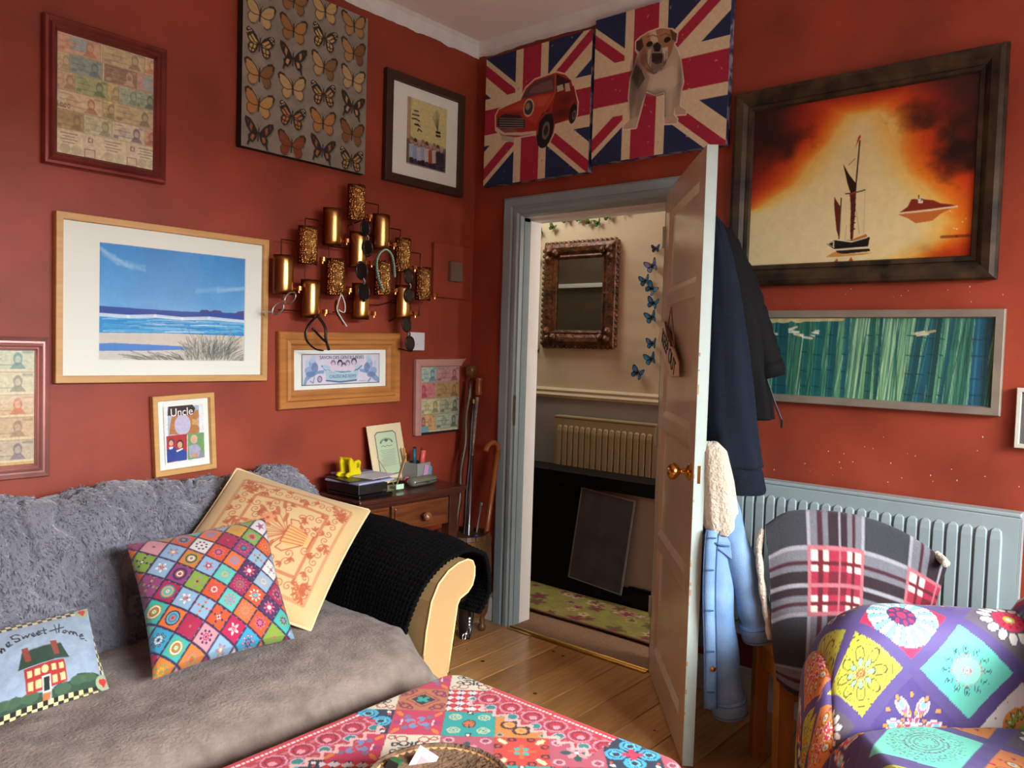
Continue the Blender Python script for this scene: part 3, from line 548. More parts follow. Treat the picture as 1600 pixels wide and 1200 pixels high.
def car_canvas():
    W, H = 0.648, 0.642; r = picture('flag_canvas', 'red vintage car canvas on a British flag, left of the bulldog canvas', 'canvas', 'B', 0.092, 2.218)
    p = Pic(W, H, 240, NAVY, [(88, 347), (722, 182), (695, 1028), (75, 1112)]); flag(p, .46, p.A*.5, .17, .31, .19, .36, 0, 1)
    R1, R2, R3 = '#a32a1c', '#7c1a12', '#541010'
    body = [(148, 690), (165, 655), (220, 630), (295, 600), (325, 530), (380, 480), (505, 440), (560, 455), (595, 490), (632, 620), (628, 690), (600, 728), (580, 722), (500, 745), (490, 800), (465, 850), (430, 868), (400, 850), (392, 800), (260, 820), (185, 810), (150, 770)]
    p.line(body+body[:1], .022, '#d9c9ac'); p.poly(body, R1); p.poly([(500, 560), (610, 520), (632, 620), (628, 690), (500, 745), (480, 690)], R2)
    p.poly([(300, 592), (335, 530), (385, 488), (495, 455), (498, 545), (420, 565), (360, 575)], '#5a3a3c'); p.poly([(340, 560), (370, 520), (480, 480), (490, 540), (400, 560)], '#7c5a5c', .8); p.poly([(508, 448), (590, 490), (575, 515), (505, 555)], '#3a1412')
    p.poly([(510, 520), (545, 510), (550, 545), (512, 555)], '#c2b294'); p.poly([(556, 508), (582, 502), (590, 550), (562, 555)], '#c2b294')
    p.poly([(295, 600), (420, 568), (500, 560), (440, 660), (400, 760), (320, 700), (240, 670), (170, 660)], '#b23a26'); p.poly([(360, 590), (480, 570), (430, 640), (380, 640)], '#c65a3c', .6)
    c0 = p.q([(343, 645)])[0]; p.ell(c0[0], c0[1], .052, .066, '#c9b8a0'); p.ell(c0[0], c0[1], .042, .054, '#3a3a3c'); p.ell(c0[0]-.008, c0[1]-.01, .02, .026, '#8c8c8a')
    p.poly([(160, 700), (200, 680), (290, 690), (322, 720), (318, 770), (180, 768), (155, 745)], '#2a2624')
    for k in range(5): p.line([(170, 705+14*k), (312, 712+13*k)], .007, '#8f867a', .9)
    p.line([(150, 765), (190, 795), (300, 800), (395, 790)], .022, '#cbbfae'); p.poly([(180, 805), (260, 818), (255, 850), (185, 835)], '#b7ad98'); p.poly([(190, 770), (270, 762), (272, 790), (200, 792)], '#8c4a4a')
    for x_, y_, rx_, ry_, c_, a_ in ((300, 640, .07, .02, '#cc5a3c', .6), (420, 610, .05, .03, '#c8603f', .5), (560, 600, .05, .03, '#5c100c', .6), (540, 680, .06, .03, '#4a0d0a', .7), (250, 690, .09, .03, '#5a1510', .5), (600, 660, .02, .05, '#b03a26', .5), (450, 700, .03, .05, '#6a1812', .6)):
        c0 = p.q([(x_, y_)])[0]; p.ell(c0[0], c0[1], rx_, ry_, c_, a_, soft=.6)
    for (cx, cy, rx, ry) in ((440, 775, .078, .135), (605, 685, .034, .07)):
        c0 = p.q([(cx, cy)])[0]; p.ell(c0[0], c0[1], rx, ry, '#18130f', rot=.15); p.ell(c0[0]+.01, c0[1]+.01, rx*.45, ry*.48, '#6c655c', rot=.15); p.ell(c0[0]+.01, c0[1]+.01, rx*.25, ry*.28, '#2a2622', rot=.15)
    p.line([(395, 800), (400, 730), (440, 680), (480, 672)], .02, '#9c2a1e'); p.line([(500, 450), (500, 560), (440, 670)], .008, '#d07a5a', .6)
    p.obj('flag_print', r, 0, 0, -.034, canvas_pr); canvas_body(r, W, H, .034)
car_canvas()
def dog_canvas():
    W, H = 0.655, 0.645; r = picture('flag_canvas', 'sitting bulldog canvas on a British flag, right of the car canvas', 'canvas', 'B', 0.757, 2.247)
    p = Pic(W, H, 260, NAVY, [(740, 130), (1552, -95), (1512, 857), (725, 985)]); flag(p, .405, p.A*.51, .185, .32, .2, .36, 0, 2)
    out = [(985, 260), (1010, 235), (1060, 205), (1130, 182), (1200, 190), (1228, 215), (1222, 262), (1205, 275), (1225, 300), (1245, 350), (1255, 420), (1265, 500), (1250, 560), (1245, 640), (1285, 662), (1280, 685), (1222, 690), (1215, 650), (1210, 690), (1232, 712), (1228, 738), (1160, 742), (1155, 700), (1160, 620), (1158, 555), (1100, 572), (1045, 552), (1030, 610), (1010, 690), (990, 765), (915, 775), (918, 755), (950, 720), (955, 650), (945, 590), (955, 480), (980, 400), (1000, 330), (985, 310)]
    p.line(out+out[:1], .016, '#e0d2ba'); p.poly(out, '#b3a58e')
    p.poly([(955, 480), (990, 390), (1030, 420), (1070, 470), (1050, 545), (1030, 600), (1000, 700), (955, 720), (948, 600)], '#8f8272'); p.poly([(960, 470), (985, 395), (1020, 430), (1040, 480), (1000, 540)], '#4a3c30')
    p.poly([(1100, 450), (1200, 400), (1240, 430), (1250, 540), (1160, 555), (1100, 570), (1070, 540)], '#c0b49c'); p.poly([(1165, 560), (1250, 500), (1245, 640), (1215, 645), (1210, 700), (1165, 700)], '#a89a84')
    p.poly([(1010, 235), (1130, 182), (1200, 190), (1215, 260), (1190, 340), (1150, 400), (1100, 455), (1045, 440), (1010, 380), (1005, 300)], '#a0714a')
    p.poly([(985, 260), (1020, 240), (1030, 290), (1005, 320), (985, 305)], '#3c2a20'); p.poly([(1185, 190), (1228, 215), (1222, 265), (1200, 250)], '#5a3a2a')
    p.poly([(1060, 205), (1100, 190), (1115, 250), (1120, 300), (1080, 300)], '#cdbb9c'); p.poly([(1045, 300), (1080, 270), (1130, 265), (1170, 300), (1170, 380), (1100, 455), (1055, 430), (1040, 360)], '#8a7a68')
    p.poly([(1085, 285), (1110, 262), (1135, 285), (1125, 320), (1095, 320)], '#1e1714'); p.poly([(1080, 330), (1150, 330), (1140, 385), (1110, 395), (1080, 380)], '#2a201c'); p.poly([(1140, 300), (1175, 290), (1172, 360), (1150, 380)], '#c9bfa8'); p.poly([(1055, 310), (1075, 300), (1075, 420), (1055, 400)], '#b4a690')
    for x_, y_, rx_, ry_, c_, a_ in ((985, 450, .035, .10, '#3c2e24', .8), (965, 600, .025, .09, '#6c5c4c', .6), (1010, 560, .02, .08, '#7c6c5a', .5), (1110, 500, .07, .06, '#d0c4ac', .6), (1195, 480, .04, .09, '#cfc3ac', .6), (1245, 480, .018, .10, '#7c6a58', .6), (1110, 560, .06, .02, '#8a7a66', .6), (1190, 620, .018, .09, '#c4b8a0', .6), (975, 690, .018, .05, '#b8aa94', .6), (1050, 235, .03, .03, '#b07c50', .7), (1150, 215, .035, .03, '#b4845a', .7), (1110, 410, .05, .03, '#6a5848', .6), (1030, 360, .02, .05, '#5c4434', .6)):
        c0 = p.q([(x_, y_)])[0]; p.ell(c0[0], c0[1], rx_, ry_, c_, a_, soft=.6)
    for L_ in ([(1050, 232), (1085, 222), (1112, 232)], [(1128, 226), (1160, 214), (1190, 226)], [(1042, 330), (1052, 390), (1085, 435)], [(1165, 320), (1160, 390), (1130, 430)], [(1075, 335), (1065, 400)], [(1150, 330), (1152, 395)]): p.line(L_, .006, '#5a4030', .7)
    for e in ((1065, 275), (1170, 250)): c0 = p.q([e])[0]; p.ell(c0[0], c0[1], .024, .018, '#1c1410')
    p.line([(1050, 420), (1090, 448), (1110, 440)], .01, '#6a5a4c'); p.line([(1160, 560), (1160, 700)], .008, '#7c6f60', .7); p.line([(1030, 600), (1050, 548), (1100, 570), (1158, 552)], .008, '#8c7e6c')
    for f in ((930, 758), (965, 752), (1175, 722), (1205, 722), (1240, 672), (1265, 672)): c0 = p.q([f])[0]; p.ell(c0[0], c0[1], .018, .014, '#c29c88')
    p.obj('flag_print', r, 0, 0, -.034, canvas_pr); canvas_body(r, W, H, .034)
dog_canvas()
# ---- sunset boat painting
def boat():
    W, H = 0.945, 0.768; r = picture('boat_painting', 'large dark bronze framed painting of a sailing boat in an orange sunset', 'painting', 'B', 1.438, 1.676)
    bronze = mat('mottled_bronze_frame', '#4a3a26', .5, .3, color2='#1d160e', vscale=14, ramp=(.35, .65), detail=8)
    moulding(W, H, [(0, 0), (0, .022), (.006, .036), (.02, .042), (.045, .036), (.062, .022), (.064, .026), (.078, .024), (.082, .014), (.084, .010)], bronze, r)
    w, h = W-.16, H-.16; C = [(1174, 172), (1533, 105), (1520, 406), (1173, 419)]; p = Pic(w, h, 330, '#d9c48c', C); U = p.X; V = p.Y/p.A
    n = fbm(U*5, V*5, 4); n2 = fbm(U*16, V*16, 8); wl = np.interp(V, [0, .1, .2, .35, .5, .62, .7, .8, 1], [.02, .06, .12, .2, .29, .46, .7, 1.3, 1.6]); wr = np.interp(V, [0, .1, .2, .35, .5, .65, .8, .9, 1], [.02, .05, .1, .15, .2, .3, .36, .34, .18])
    cx = .53; d = U-cx; 
    dist = np.where(d < 0, (-d-wl), (d-wr))
    e = np.maximum(np.where(dist > 0, dist*2.5+(n-.5)*.28, np.clip(dist*2.2, -1, 0)), np.clip((.12-V)*4.5, -1, .8))
    stops = [(-.6, '#dccb98'), (-.22, '#dcc98e'), (-.03, '#e0b860'), (.12, '#d9761c'), (.34, '#bd3c0e'), (.62, '#7c1c10'), (.85, '#43120e'), (1.3, '#1c0a08')]
    right = [(-.6, '#dccb98'), (-.22, '#dcc98e'), (-.03, '#e3bb62'), (.15, '#df7a1a'), (.4, '#c8400f'), (.8, '#b8320c'), (1.3, '#8a260e')]
    def rp(e, S): k = [s[0] for s in S]; c = np.array([srgb(s[1]) for s in S]); return np.stack([np.interp(e, k, c[:, i]) for i in range(3)], -1)
    lo = np.clip((V-.38)/.2, 0, 1)[..., None]*(d > 0)[..., None]; p.im[:] = rp(e, stops)*(1-lo)+rp(e, right)*lo
    for (u, v, rx, ry, a) in ((.93, .42, .12, .15, .9), (.76, .2, .09, .1, .7), (.14, .22, .13, .13, .75), (.93, .24, .12, .1, .5), (.05, .1, .1, .1, .3)):
        q = np.hypot((U-u)/rx, (V-v)/ry)+(n2-.5)*1.2; p.im += (np.clip(1.25-q, 0, 1)*a)[..., None]*(srgb('#140806')-p.im)
    q = np.clip((V-.86)/.1, 0, 1)*np.clip((U-.7)/.2, 0, 1)*n2; p.im += (q*.7)[..., None]*(srgb('#5c1e12')-p.im)
    p.grain(.035, 40, 3)
    p.H = hom([((1174-1280)*4.614, (172-160)*4.614), ((1533-1280)*4.614, (105-160)*4.614), ((1520-1280)*4.614, (406-160)*4.614), ((1173-1280)*4.614, (419-160)*4.614)], ((0, 0), (1, 0), (1, p.A), (0, p.A)))
    D = '#2a0e0a'; K = '#14100e'; CR = '#dcd0b0'
    p.poly([(565, 818), (600, 795), (640, 765), (665, 712), (720, 708), (825, 718), (880, 742), (960, 750), (1005, 765), (800, 790)], '#7c2a16'); p.poly([(570, 822), (800, 800), (960, 775), (880, 820), (820, 870), (700, 888), (640, 850)], '#b0521c', .8); p.line([(570, 815), (800, 790), (1000, 765)], .007, '#e0c8a8'); p.poly([(712, 690), (750, 700), (750, 740), (715, 740)], '#e0d6bc'); p.line([(720, 682), (720, 705)], .004, K); p.line([(735, 705), (750, 712), (735, 722)], .003, K)
    p.line([(282, 275), (262, 600), (240, 1000)], .006, K); p.line([(190, 668), (240, 665), (328, 640)], .005, K); p.line([(205, 455), (250, 408)], .003, '#6a5a40'); p.poly([(285, 228), (270, 245), (250, 325), (288, 245)], '#a82a1e')
    p.poly([(165, 445), (210, 525), (265, 595), (262, 660), (225, 665), (200, 590)], D); p.poly([(218, 665), (265, 660), (262, 800), (250, 1000), (230, 1000), (228, 760)], '#5a1a12'); p.line([(222, 672), (262, 655)], .006, '#9c3a22')
    for k in range(6): p.line([(232, 720+45*k), (262, 700+45*k)], .005, D)
    p.line([(158, 700), (150, 1000)], .005, K); p.poly([(108, 690), (158, 770), (150, 1000), (130, 930), (110, 770)], '#5a1c14'); p.line([(330, 650), (325, 960)], .002, '#a8946a', .7); p.line([(270, 800), (295, 965)], .003, '#8a7a5c', .6); p.line([(200, 900), (195, 1000)], .002, '#8a7a5c', .7)
    p.poly([(55, 1030), (120, 1000), (230, 1010), (340, 970), (372, 990), (360, 1055), (120, 1075)], K); p.line([(55, 1030), (120, 1002), (240, 1020), (345, 990), (370, 975)], .007, CR); p.poly([(62, 1032), (118, 1012), (118, 1065)], CR); p.poly([(75, 1035), (108, 1020), (108, 1055)], K); p.poly([(240, 1005), (345, 965), (350, 985), (255, 1015)], '#a8621e'); p.line([(115, 1078), (360, 1060)], .006, CR)
    p.poly([(130, 1085), (370, 1070), (375, 1090), (200, 1108), (140, 1105)], '#1e1812'); p.poly([(55, 1130), (130, 1090), (180, 1110), (400, 1100), (330, 1115), (140, 1130)], '#b8742c', .8); p.poly([(120, 1165), (140, 1140), (150, 1170)], '#b04a22'); p.poly([(220, 1165), (240, 1130), (258, 1165)], '#b04a22')
    p.line([(890, 990), (1000, 985), (1100, 980)], .012, '#5c1a10', .6)
    for e_ in ((950, 798), (1065, 855), (980, 928), (1000, 932), (1040, 880)): c0 = p.q([e_])[0]; p.ell(c0[0], c0[1], .003, .003, '#e8c8a8')
    p.obj('painting', r, .08, .08, -.012, gloss_pr)
boat()
# ---- bamboo panorama
def bamboo():
    W, H = 1.12, 0.353; r = picture('bamboo_picture', 'long low grey framed picture of a green bamboo forest, peeling at the top', 'picture', 'B', 1.294, 1.226)
    gm = mat('weathered_grey_frame', '#8a8070', .5, .25, vary=.2, vscale=9); moulding(W, H, [(0, 0), (0, .022), (.003, .026), (.026, .026), (.029, .014), (.031, .010)], gm, r)
    w, h = W-.056, H-.056; p = Pic(w, h, 420, '#4a9a78'); U = p.X; V = p.Y/p.A; rs = random.Random(8)
    g = np.exp(-((U-.68)/.16)**2); n = fbm(U*12, V*3, 2); a = (g*.75+n*.35)[..., None]; p.im[:] = srgb('#185848')*(1-np.clip(a, 0, 1))+srgb('#8fbf8c')*np.clip(a, 0, 1)
    p.im += (np.clip(V*1.2-.2, 0, 1)*.3*g)[..., None]*(srgb('#8cc060')-p.im)
    for k in range(620):
        x = rs.uniform(-.05, 1.02); sl = rs.gauss(.022, .012); c = rs.choice(['#0f4a42', '#17605a', '#2a7c66', '#0c3a38', '#0d3f46', '#a9d4b0', '#c4dcb8', '#6fa880', '#1c6a54', '#7fb894'])
        p.line([(x, p.A+.01), (x+sl, -.01)], rs.choice([.0012, .0016, .0022, .0032]), c, .7, True)
    for x, wd, c, sl in ((.30, .05, '#0c4c54', .0), (.40, .022, '#0f5850', .006), (.44, .03, '#0f5a58', .01), (.49, .024, '#0b4e54', .012), (.54, .016, '#0d5460', .01), (.24, .03, '#0d4f52', 0), (.62, .02, '#11564c', .01), (.65, .012, '#0c4a4a', .01), (.745, .028, '#0b4850', .03), (.775, .03, '#0c5060', .04), (.81, .022, '#0b4040', .02), (.845, .014, '#0f4e56', .03), (.935, .046, '#0c4e6c', .008), (.965, .012, '#0b3f40', .004), (.16, .04, '#0d4a4c', 0), (.1, .03, '#0c4446', 0)):
        p.poly([(x, p.A), (x+sl, 0), (x+sl+wd, 0), (x+wd, p.A)], c, .92, True); p.line([(x+wd*.25, p.A), (x+sl+wd*.25, 0)], wd*.12, '#3c8c8c', .5, True)
        for q in range(4): y = p.A*(.2+.22*q+.05*rs.random()); p.line([(x+.002, y), (x+wd-.001, y+.002)], .0028, '#0a2c30', .8, True)
    top = [(0, 0)]+[(i*.012, .012+.028*vn(i*.7, 1.3, 4)*max(0, 1-i*.022)) for i in range(46)]+[(.55, 0)]
    p.poly(top, '#cfc08a', .95, True)
    for x0, y0 in ((.34, .045), (.38, .06), (.42, .055), (.25, .07), (.78, .05), (.05, .08), (.07, .27), (.2, .275)):
        for k in range(5): a = rs.uniform(-.3, .3); L = rs.uniform(.01, .035); x = x0+rs.uniform(-.02, .03); y = y0+rs.uniform(-.01, .01); p.line([(x, y), (x+L, y+L*a)], rs.uniform(.003, .009), rs.choice(['#d9d4bc', '#c9b070', '#e4e2d2']), .85, True)
    p.grain(.10, 60, 3, .3).obj('bamboo_print', r, .028, .028, -.012, paper); flat('glass', .029, W-.029, .029, H-.029, -.0155, pane, r, .001)
bamboo()
def edge_frame():
    W, H = .24, .195; r = picture('small_frame', 'small pale framed picture cut off by the right edge, beside the bamboo picture', 'picture', 'B', 2.458, 1.128)
    moulding(W, H, [(0, 0), (0, .022), (.002, .024), (.012, .024), (.014, .014)], mat('pale_grey_frame_paint', '#c6c2b0', .5, vary=.1), r); flat('backing_print', .012, W-.012, .012, H-.012, -.012, mat('dull_grey_photo', '#5a5a58', .6, vary=.3, vscale=20), r); flat('glass', .012, W-.012, .012, H-.012, -.0165, pane, r, .001)
edge_frame()
# ================================================================== THINGS ON THE LEFT WALL
def smooth_path(P, n=6):
    P = [np.array(p, float) for p in P]; out = []
    for i in range(len(P)-1):
        a, b, c, d = P[max(i-1, 0)], P[i], P[i+1], P[min(i+2, len(P)-1)]
        for k in range(n):
            t = k/n; out.append(0.5*((2*b)+(-a+c)*t+(2*a-5*b+4*c-d)*t*t+(-a+3*b-3*c+d)*t**3))
    out.append(P[-1]); return out
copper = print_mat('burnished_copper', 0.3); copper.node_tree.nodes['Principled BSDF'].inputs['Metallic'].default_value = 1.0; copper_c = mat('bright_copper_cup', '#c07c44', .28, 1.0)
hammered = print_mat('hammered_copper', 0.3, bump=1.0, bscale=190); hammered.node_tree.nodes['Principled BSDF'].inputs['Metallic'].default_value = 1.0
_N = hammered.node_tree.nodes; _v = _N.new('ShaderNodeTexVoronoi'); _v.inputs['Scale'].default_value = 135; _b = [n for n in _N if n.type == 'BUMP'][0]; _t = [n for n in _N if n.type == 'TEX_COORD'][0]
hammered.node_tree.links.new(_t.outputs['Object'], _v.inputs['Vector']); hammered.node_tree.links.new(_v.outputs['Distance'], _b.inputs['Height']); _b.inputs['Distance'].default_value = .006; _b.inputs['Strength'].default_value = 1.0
dkcopper = mat('dark_copper_wire', '#4a1e10', 0.4, 0.8)
def sconce():
    r = thing('wall_sculpture', 'copper wall sculpture of thirteen curved plates with little candle cups, hung with glasses', 'candle holder', (-0.82, -0.005, 1.75))
    pl = [(-.875, 2.012, 1), (-1.0, 1.892, 0), (-.733, 1.905, 0), (-1.122, 1.80, 1), (-.86, 1.81, 0), (-.6, 1.815, 1), (-1.236, 1.67, 0), (-.98, 1.682, 1), (-.718, 1.70, 1), (-.468, 1.695, 1), (-1.104, 1.582, 0), (-.84, 1.588, 0), (-.592, 1.60, 0)]
    w, h = .092, .158; meshes = {}
    for x, z, hm in pl:
        lx, lz = x+.82+.045, z-1.75
        if hm not in meshes:
            R = .058; b = MB(); n = 14; rings = []
            for j in range(9):
                v = j/8; zz = -h/2+h*v; ring = []
                rim = min(v, 1-v)*8; rr = 1.0 if rim >= 1 else .90+.1*rim
                for i in range(n+1):
                    a = (i/n-.5)*1.9; ring.append((w/2*math.sin(a)/math.sin(.95), -.012-.040*(math.cos(a)-math.cos(.95))/(1-math.cos(.95))*rr, zz))
                rings.append(ring)
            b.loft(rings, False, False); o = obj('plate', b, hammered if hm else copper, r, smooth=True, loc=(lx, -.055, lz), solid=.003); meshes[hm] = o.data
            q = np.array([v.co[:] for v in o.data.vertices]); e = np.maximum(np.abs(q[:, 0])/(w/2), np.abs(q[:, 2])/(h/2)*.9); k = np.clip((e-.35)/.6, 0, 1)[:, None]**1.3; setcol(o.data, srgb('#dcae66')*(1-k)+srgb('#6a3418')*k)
        else:
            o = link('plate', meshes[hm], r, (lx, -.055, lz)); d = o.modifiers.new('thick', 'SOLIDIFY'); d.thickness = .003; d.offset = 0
        cup = MB(); cx, cz = lx+.062, lz-.052; cup.lathe([(0, -.006), (.014, -.006), (.014, .011), (.012, .011), (.012, -.002), (0, -.002)], 12, (cx, -.088, cz)); cup.tube([(lx+.03, -.075, cz), (cx-.01, -.088, cz)], .003, 6); cup.tube([(cx, -.088, cz-.016), (cx, -.088, cz-.006)], .004, 6)
        obj('candle_cup', cup, copper_c, r, smooth=False)
    rod = lambda P: obj('rod', MB().tube([(x+.82, -.05, z-1.75) for x, z in P], .0028, 6), dkcopper, r)
    rod([(-1.19, 1.75), (-1.19, 1.815), (-1.12, 1.815)]); rod([(-1.078, 1.88), (-1.078, 1.915), (-1.0, 1.915)]); rod([(-.80, 2.03), (-.69, 2.03), (-.69, 1.98)]); rod([(-.64, 1.935), (-.555, 1.935), (-.555, 1.89)])
    rod([(-.52, 1.84), (-.425, 1.84), (-.425, 1.77)]); rod([(-.955, 1.815), (-.82, 1.815)]); rod([(-.955, 1.815), (-.955, 1.76)]); rod([(-1.075, 1.72), (-1.075, 1.65)]); rod([(-.83, 1.93), (-.83, 1.88)]); rod([(-1.03, 1.615), (-.94, 1.615)])
    rod([(-1.2, 1.53), (-1.06, 1.53)]); rod([(-.93, 1.535), (-.80, 1.535)]); rod([(-.77, 1.735), (-.69, 1.735)]); rod([(-.55, 1.74), (-.55, 1.67)]); rod([(-.425, 1.62), (-.425, 1.545), (-.54, 1.545)]); rod([(-.79, 1.575), (-.68, 1.58), (-.6, 1.6)])
    b = MB()
    for x, z in ((-1.0, 1.9), (-.73, 1.9), (-1.1, 1.6), (-.59, 1.6), (-.84, 1.6)): b.tube([(x+.865, 0, z-1.75), (x+.865, -.06, z-1.75)], .004, 6)
    o = obj('wall_pegs', b, dkcopper, r); o['kind'] = 'stuff'
sconce()
lens_d = mat('dark_brown_sunglass_lens', '#1a1210', 0.12, spec=.6); frame_b = mat('glossy_black_plastic', '#0e0d0d', 0.25); frame_s = mat('silver_metal_frame', '#a8a4a0', 0.3, 1.0); clear = glass_mat('spectacle_lens', (.9, .92, .92))
def eyewear(label, px, py, rot, fm, lm, s=1.0, y=-.125, yaw=0.0, arms=True, rx=.026, rz=.02):
    p = at(px, py, 'y', y); r = thing('glasses' if lm is clear else 'sunglasses', label, 'glasses', p, (0, rot, yaw))
    for sg in (-1, 1):
        ring = [(sg*.034*s+rx*s*math.cos(a)*(1 if abs(math.cos(a)) < .8 else .96), 0, rz*s*math.sin(a)) for a in np.linspace(0, 2*PI, 21)]
        obj('rim', MB().tube(ring, .0028*s, 6), fm, r, smooth=True); obj('lens', MB().add([(x, .0005, z) for x, _, z in ring[:-1]], [tuple(range(20))]), lm, r, solid=.002)
        if arms: obj('temple_arm', MB().tube(smooth_path([(sg*.062*s, 0, .008), (sg*.066*s, .02, .01), (sg*.058*s, .07, .004), (sg*.050*s, .095, -.02)], 4), .0026*s, 6), fm, r, smooth=True)
    obj('bridge', MB().tube(smooth_path([(-.01*s, 0, .004), (0, -.003, .009), (.01*s, 0, .004)], 4), .0025*s, 6), fm, r); return r
eyewear('silver rimmed glasses hanging from the lowest left plate of the copper sculpture', 444, 474, math.radians(-40), frame_s, clear, 1.05, rx=.03, rz=.017)
eyewear('brown sunglasses hanging beside the upper middle copper plate', 573, 372, math.radians(78), frame_b, lens_d, 1.2)
eyewear('large dark sunglasses hanging in front of the bottom middle copper plate', 567, 440, math.radians(82), frame_b, lens_d, 1.3, -.135, rx=.028, rz=.024)
eyewear('dark sunglasses hanging from the hammered copper plate at the right', 639, 447, math.radians(85), frame_b, lens_d, 1.25)
eyewear('black sunglasses hanging at the right end in front of the white wall plate', 638, 522, math.radians(75), frame_b, lens_d, 1.3, -.11)
def beads():
    P = [(598, 453), (591, 435), (588, 412), (592, 397), (602, 390), (611, 398), (615, 415), (616, 432)]; pts = smooth_path([at(x, y, 'y', -.13) for x, y in P], 6); r = thing('beaded_band', 'green beaded headband looped over a copper plate', 'necklace', pts[0]); o = np.array(r.location)
    obj('band', MB().tube([p-o for p in pts], .006, 6), mat('green_beaded_cord', '#40604f', .5, vary=.3, vscale=60), r, smooth=True)
    b = MB(); b.lathe([(0, -.004), (.003, -.0028), (.004, 0), (.003, .0028), (0, .004)], 6); bm_ = obj('bead', b, mat('pale_green_bead', '#a9bda4', .25), r, smooth=True, loc=tuple(pts[0]-o+np.array((0, -.006, 0))))
    for p in pts[1::1]: link('bead', bm_.data, r, tuple(p-o+np.array((0, -.006, 0))))
beads()
def strap_glasses():
    r = thing('goggle_strap', 'black sports glasses strap hanging below the bottom left copper plate', 'glasses', at(500, 500, 'y', -.12)); o = np.array(r.location)
    T = lambda L, y: [at(a, b, 'y', y)-o for a, b in L]
    obj('strap', MB().tube(smooth_path(T([(495, 494), (482, 508), (477, 522), (481, 535), (492, 545), (505, 548)], -.13), 5), [.009]*25+[.006], 6, flat=.4), frame_b, r, smooth=True); obj('temple_arm', MB().tube(smooth_path(T([(497, 494), (508, 512), (509, 530), (514, 547)], -.1), 5), .006, 6), frame_b, r, smooth=True); obj('temple_arm', MB().tube(smooth_path(T([(488, 513), (502, 528), (510, 535)], -.115), 5), .005, 6), frame_b, r, smooth=True)
    r = thing('sunglasses', 'amber sunglasses on a white cord hanging below the lower hammered plate', 'glasses', at(535, 490, 'y', -.12)); o = np.array(r.location)
    obj('cord', MB().tube(smooth_path(T([(533, 460), (528, 475), (527, 485), (534, 498), (542, 510)], -.135), 5), .0025, 6), mat('white_cord', '#d8d4cc', .8), r, smooth=True); obj('cord', MB().tube(smooth_path(T([(534, 460), (539, 475), (538, 488), (529, 484)], -.133), 5), .0025, 6), MATS['white_cord'], r, smooth=True)
    obj('lens', MB().tube(smooth_path(T([(526, 468), (525, 485), (532, 498), (538, 508)], -.125), 4), [.003]+[.011]*11+[.003], 8, flat=.3), mat('amber_lens', '#4a1e0c', .15), r, smooth=True)
strap_glasses()
def wallbits():
    r = thing('wall_panel', 'small terracotta painted square panel with a grey brown block in its middle', 'panel', (-.30, -.002, 1.645)); obj('board', MB().box(0, .27, -.018, 0, 0, .268), wall_paint, r, bevel=.003); obj('block', MB().box(.098, .182, -.04, -.018, .084, .184), mat('grey_brown_block', '#6c5448', .7), r, bevel=.003)
    r = thing('wall_plate', 'small square white plastic wall plate right of the pine framed label', 'switch', (-.449, -.002, 1.378)); obj('plate', MB().box(0, .1, -.018, 0, 0, .088), mat('white_plastic', '#d4d2d6', .4), r, bevel=.004); obj('screw', MB().lathe([(0, .0), (.003, 0), (.003, .001), (0, .001)], 8, (.09, 0, .046)), ink, r).location = (0, -.0185, 0); obj('emblem', MB().box(.045, .055, -.0186, -.018, .028, .032), mat('pale_grey_mark', '#a8a6aa', .5), r)
wallbits()
# ================================================================== SOFA
cream_l = mat('cream_leatherette', '#b08e5e', 0.42, vary=.05, vscale=5, bump=.05, bscale=40)
brown_th = mat('worn_brown_throw_fabric', '#83756a', 0.95, color2='#60544a', vscale=16, bump=.6, bscale=120, sheen=.1, ramp=(.35, .75), detail=9)
grey_fur = mat('slate_grey_faux_fur', '#75767f', 0.95, color2='#5d5e68', vscale=9, bump=.9, bscale=85, sheen=.5, ramp=(.35, .7), detail=8)
black_kn = mat('black_chunky_knit', '#060607', 1.0, vary=.4, vscale=60, bump=.8, bscale=130, spec=.12)
SX0, SX1 = -3.35, -1.19
sofa = thing('sofa', 'cream leather sofa with rolled arms draped in throws along the red wall', 'sofa', (-2.2, -.55, 0)); so = np.array((-2.2, -.55, 0))
def sub(o, p): return tuple(np.array(p)-o)
arm_prof = [(-1.25, .02), (-1.25, .38), (-1.24, .461), (-1.22, .553), (-1.189, .607), (-1.143, .643), (-1.097, .660), (-1.05, .665), (-1.026, .655), (-1.014, .632), (-1.014, .600), (-1.024, .570), (-1.045, .550), (-1.085, .535), (-1.097, .515), (-1.118, .392), (-1.136, .29), (-1.14, .02)]
def arm(mx=None):
    b = MB(); rings = []
    for y, k in ((-.99, .0), (-1.0, .006), (-1.0, .012), (-.985, .0), (-.1, .0)):
        c = np.array((-1.13, .4)); ring = []
        for x, z in arm_prof:
            q = np.array((x, z)); q = q+(c-q)*k*1.2 if k else q; X = q[0] if mx is None else 2*mx-q[0]; ring.append(sub(so, (X, y if k == 0 else y-.004, q[1])))
        rings.append(ring)
    b.loft([rings[-1], rings[3], rings[0], rings[1], rings[2]], True, True); return obj('arm', b, cream_l, sofa, smooth=False)
a1 = arm(); 
seam = [sub(so, (x, -1.004, z)) for x, z in arm_prof[1:-1]]; obj('piping', MB().tube(seam, .0035, 6), mat('pale_piping', '#e6c88a', .4), a1, smooth=True)
arm(-2.27)
obj('base', MB().box(-1.15, 1.02, -.42, .5, .06, .30), cream_l, sofa, bevel=.02)
for x in (-1.05, .95):
    for y in (-.36, .42): obj('foot', MB().lathe([(0, 0), (.03, 0), (.035, .06), (0, .06)], 12, (x, y, 0)), mat('dark_turned_foot', '#2e1a10', .4), sofa)
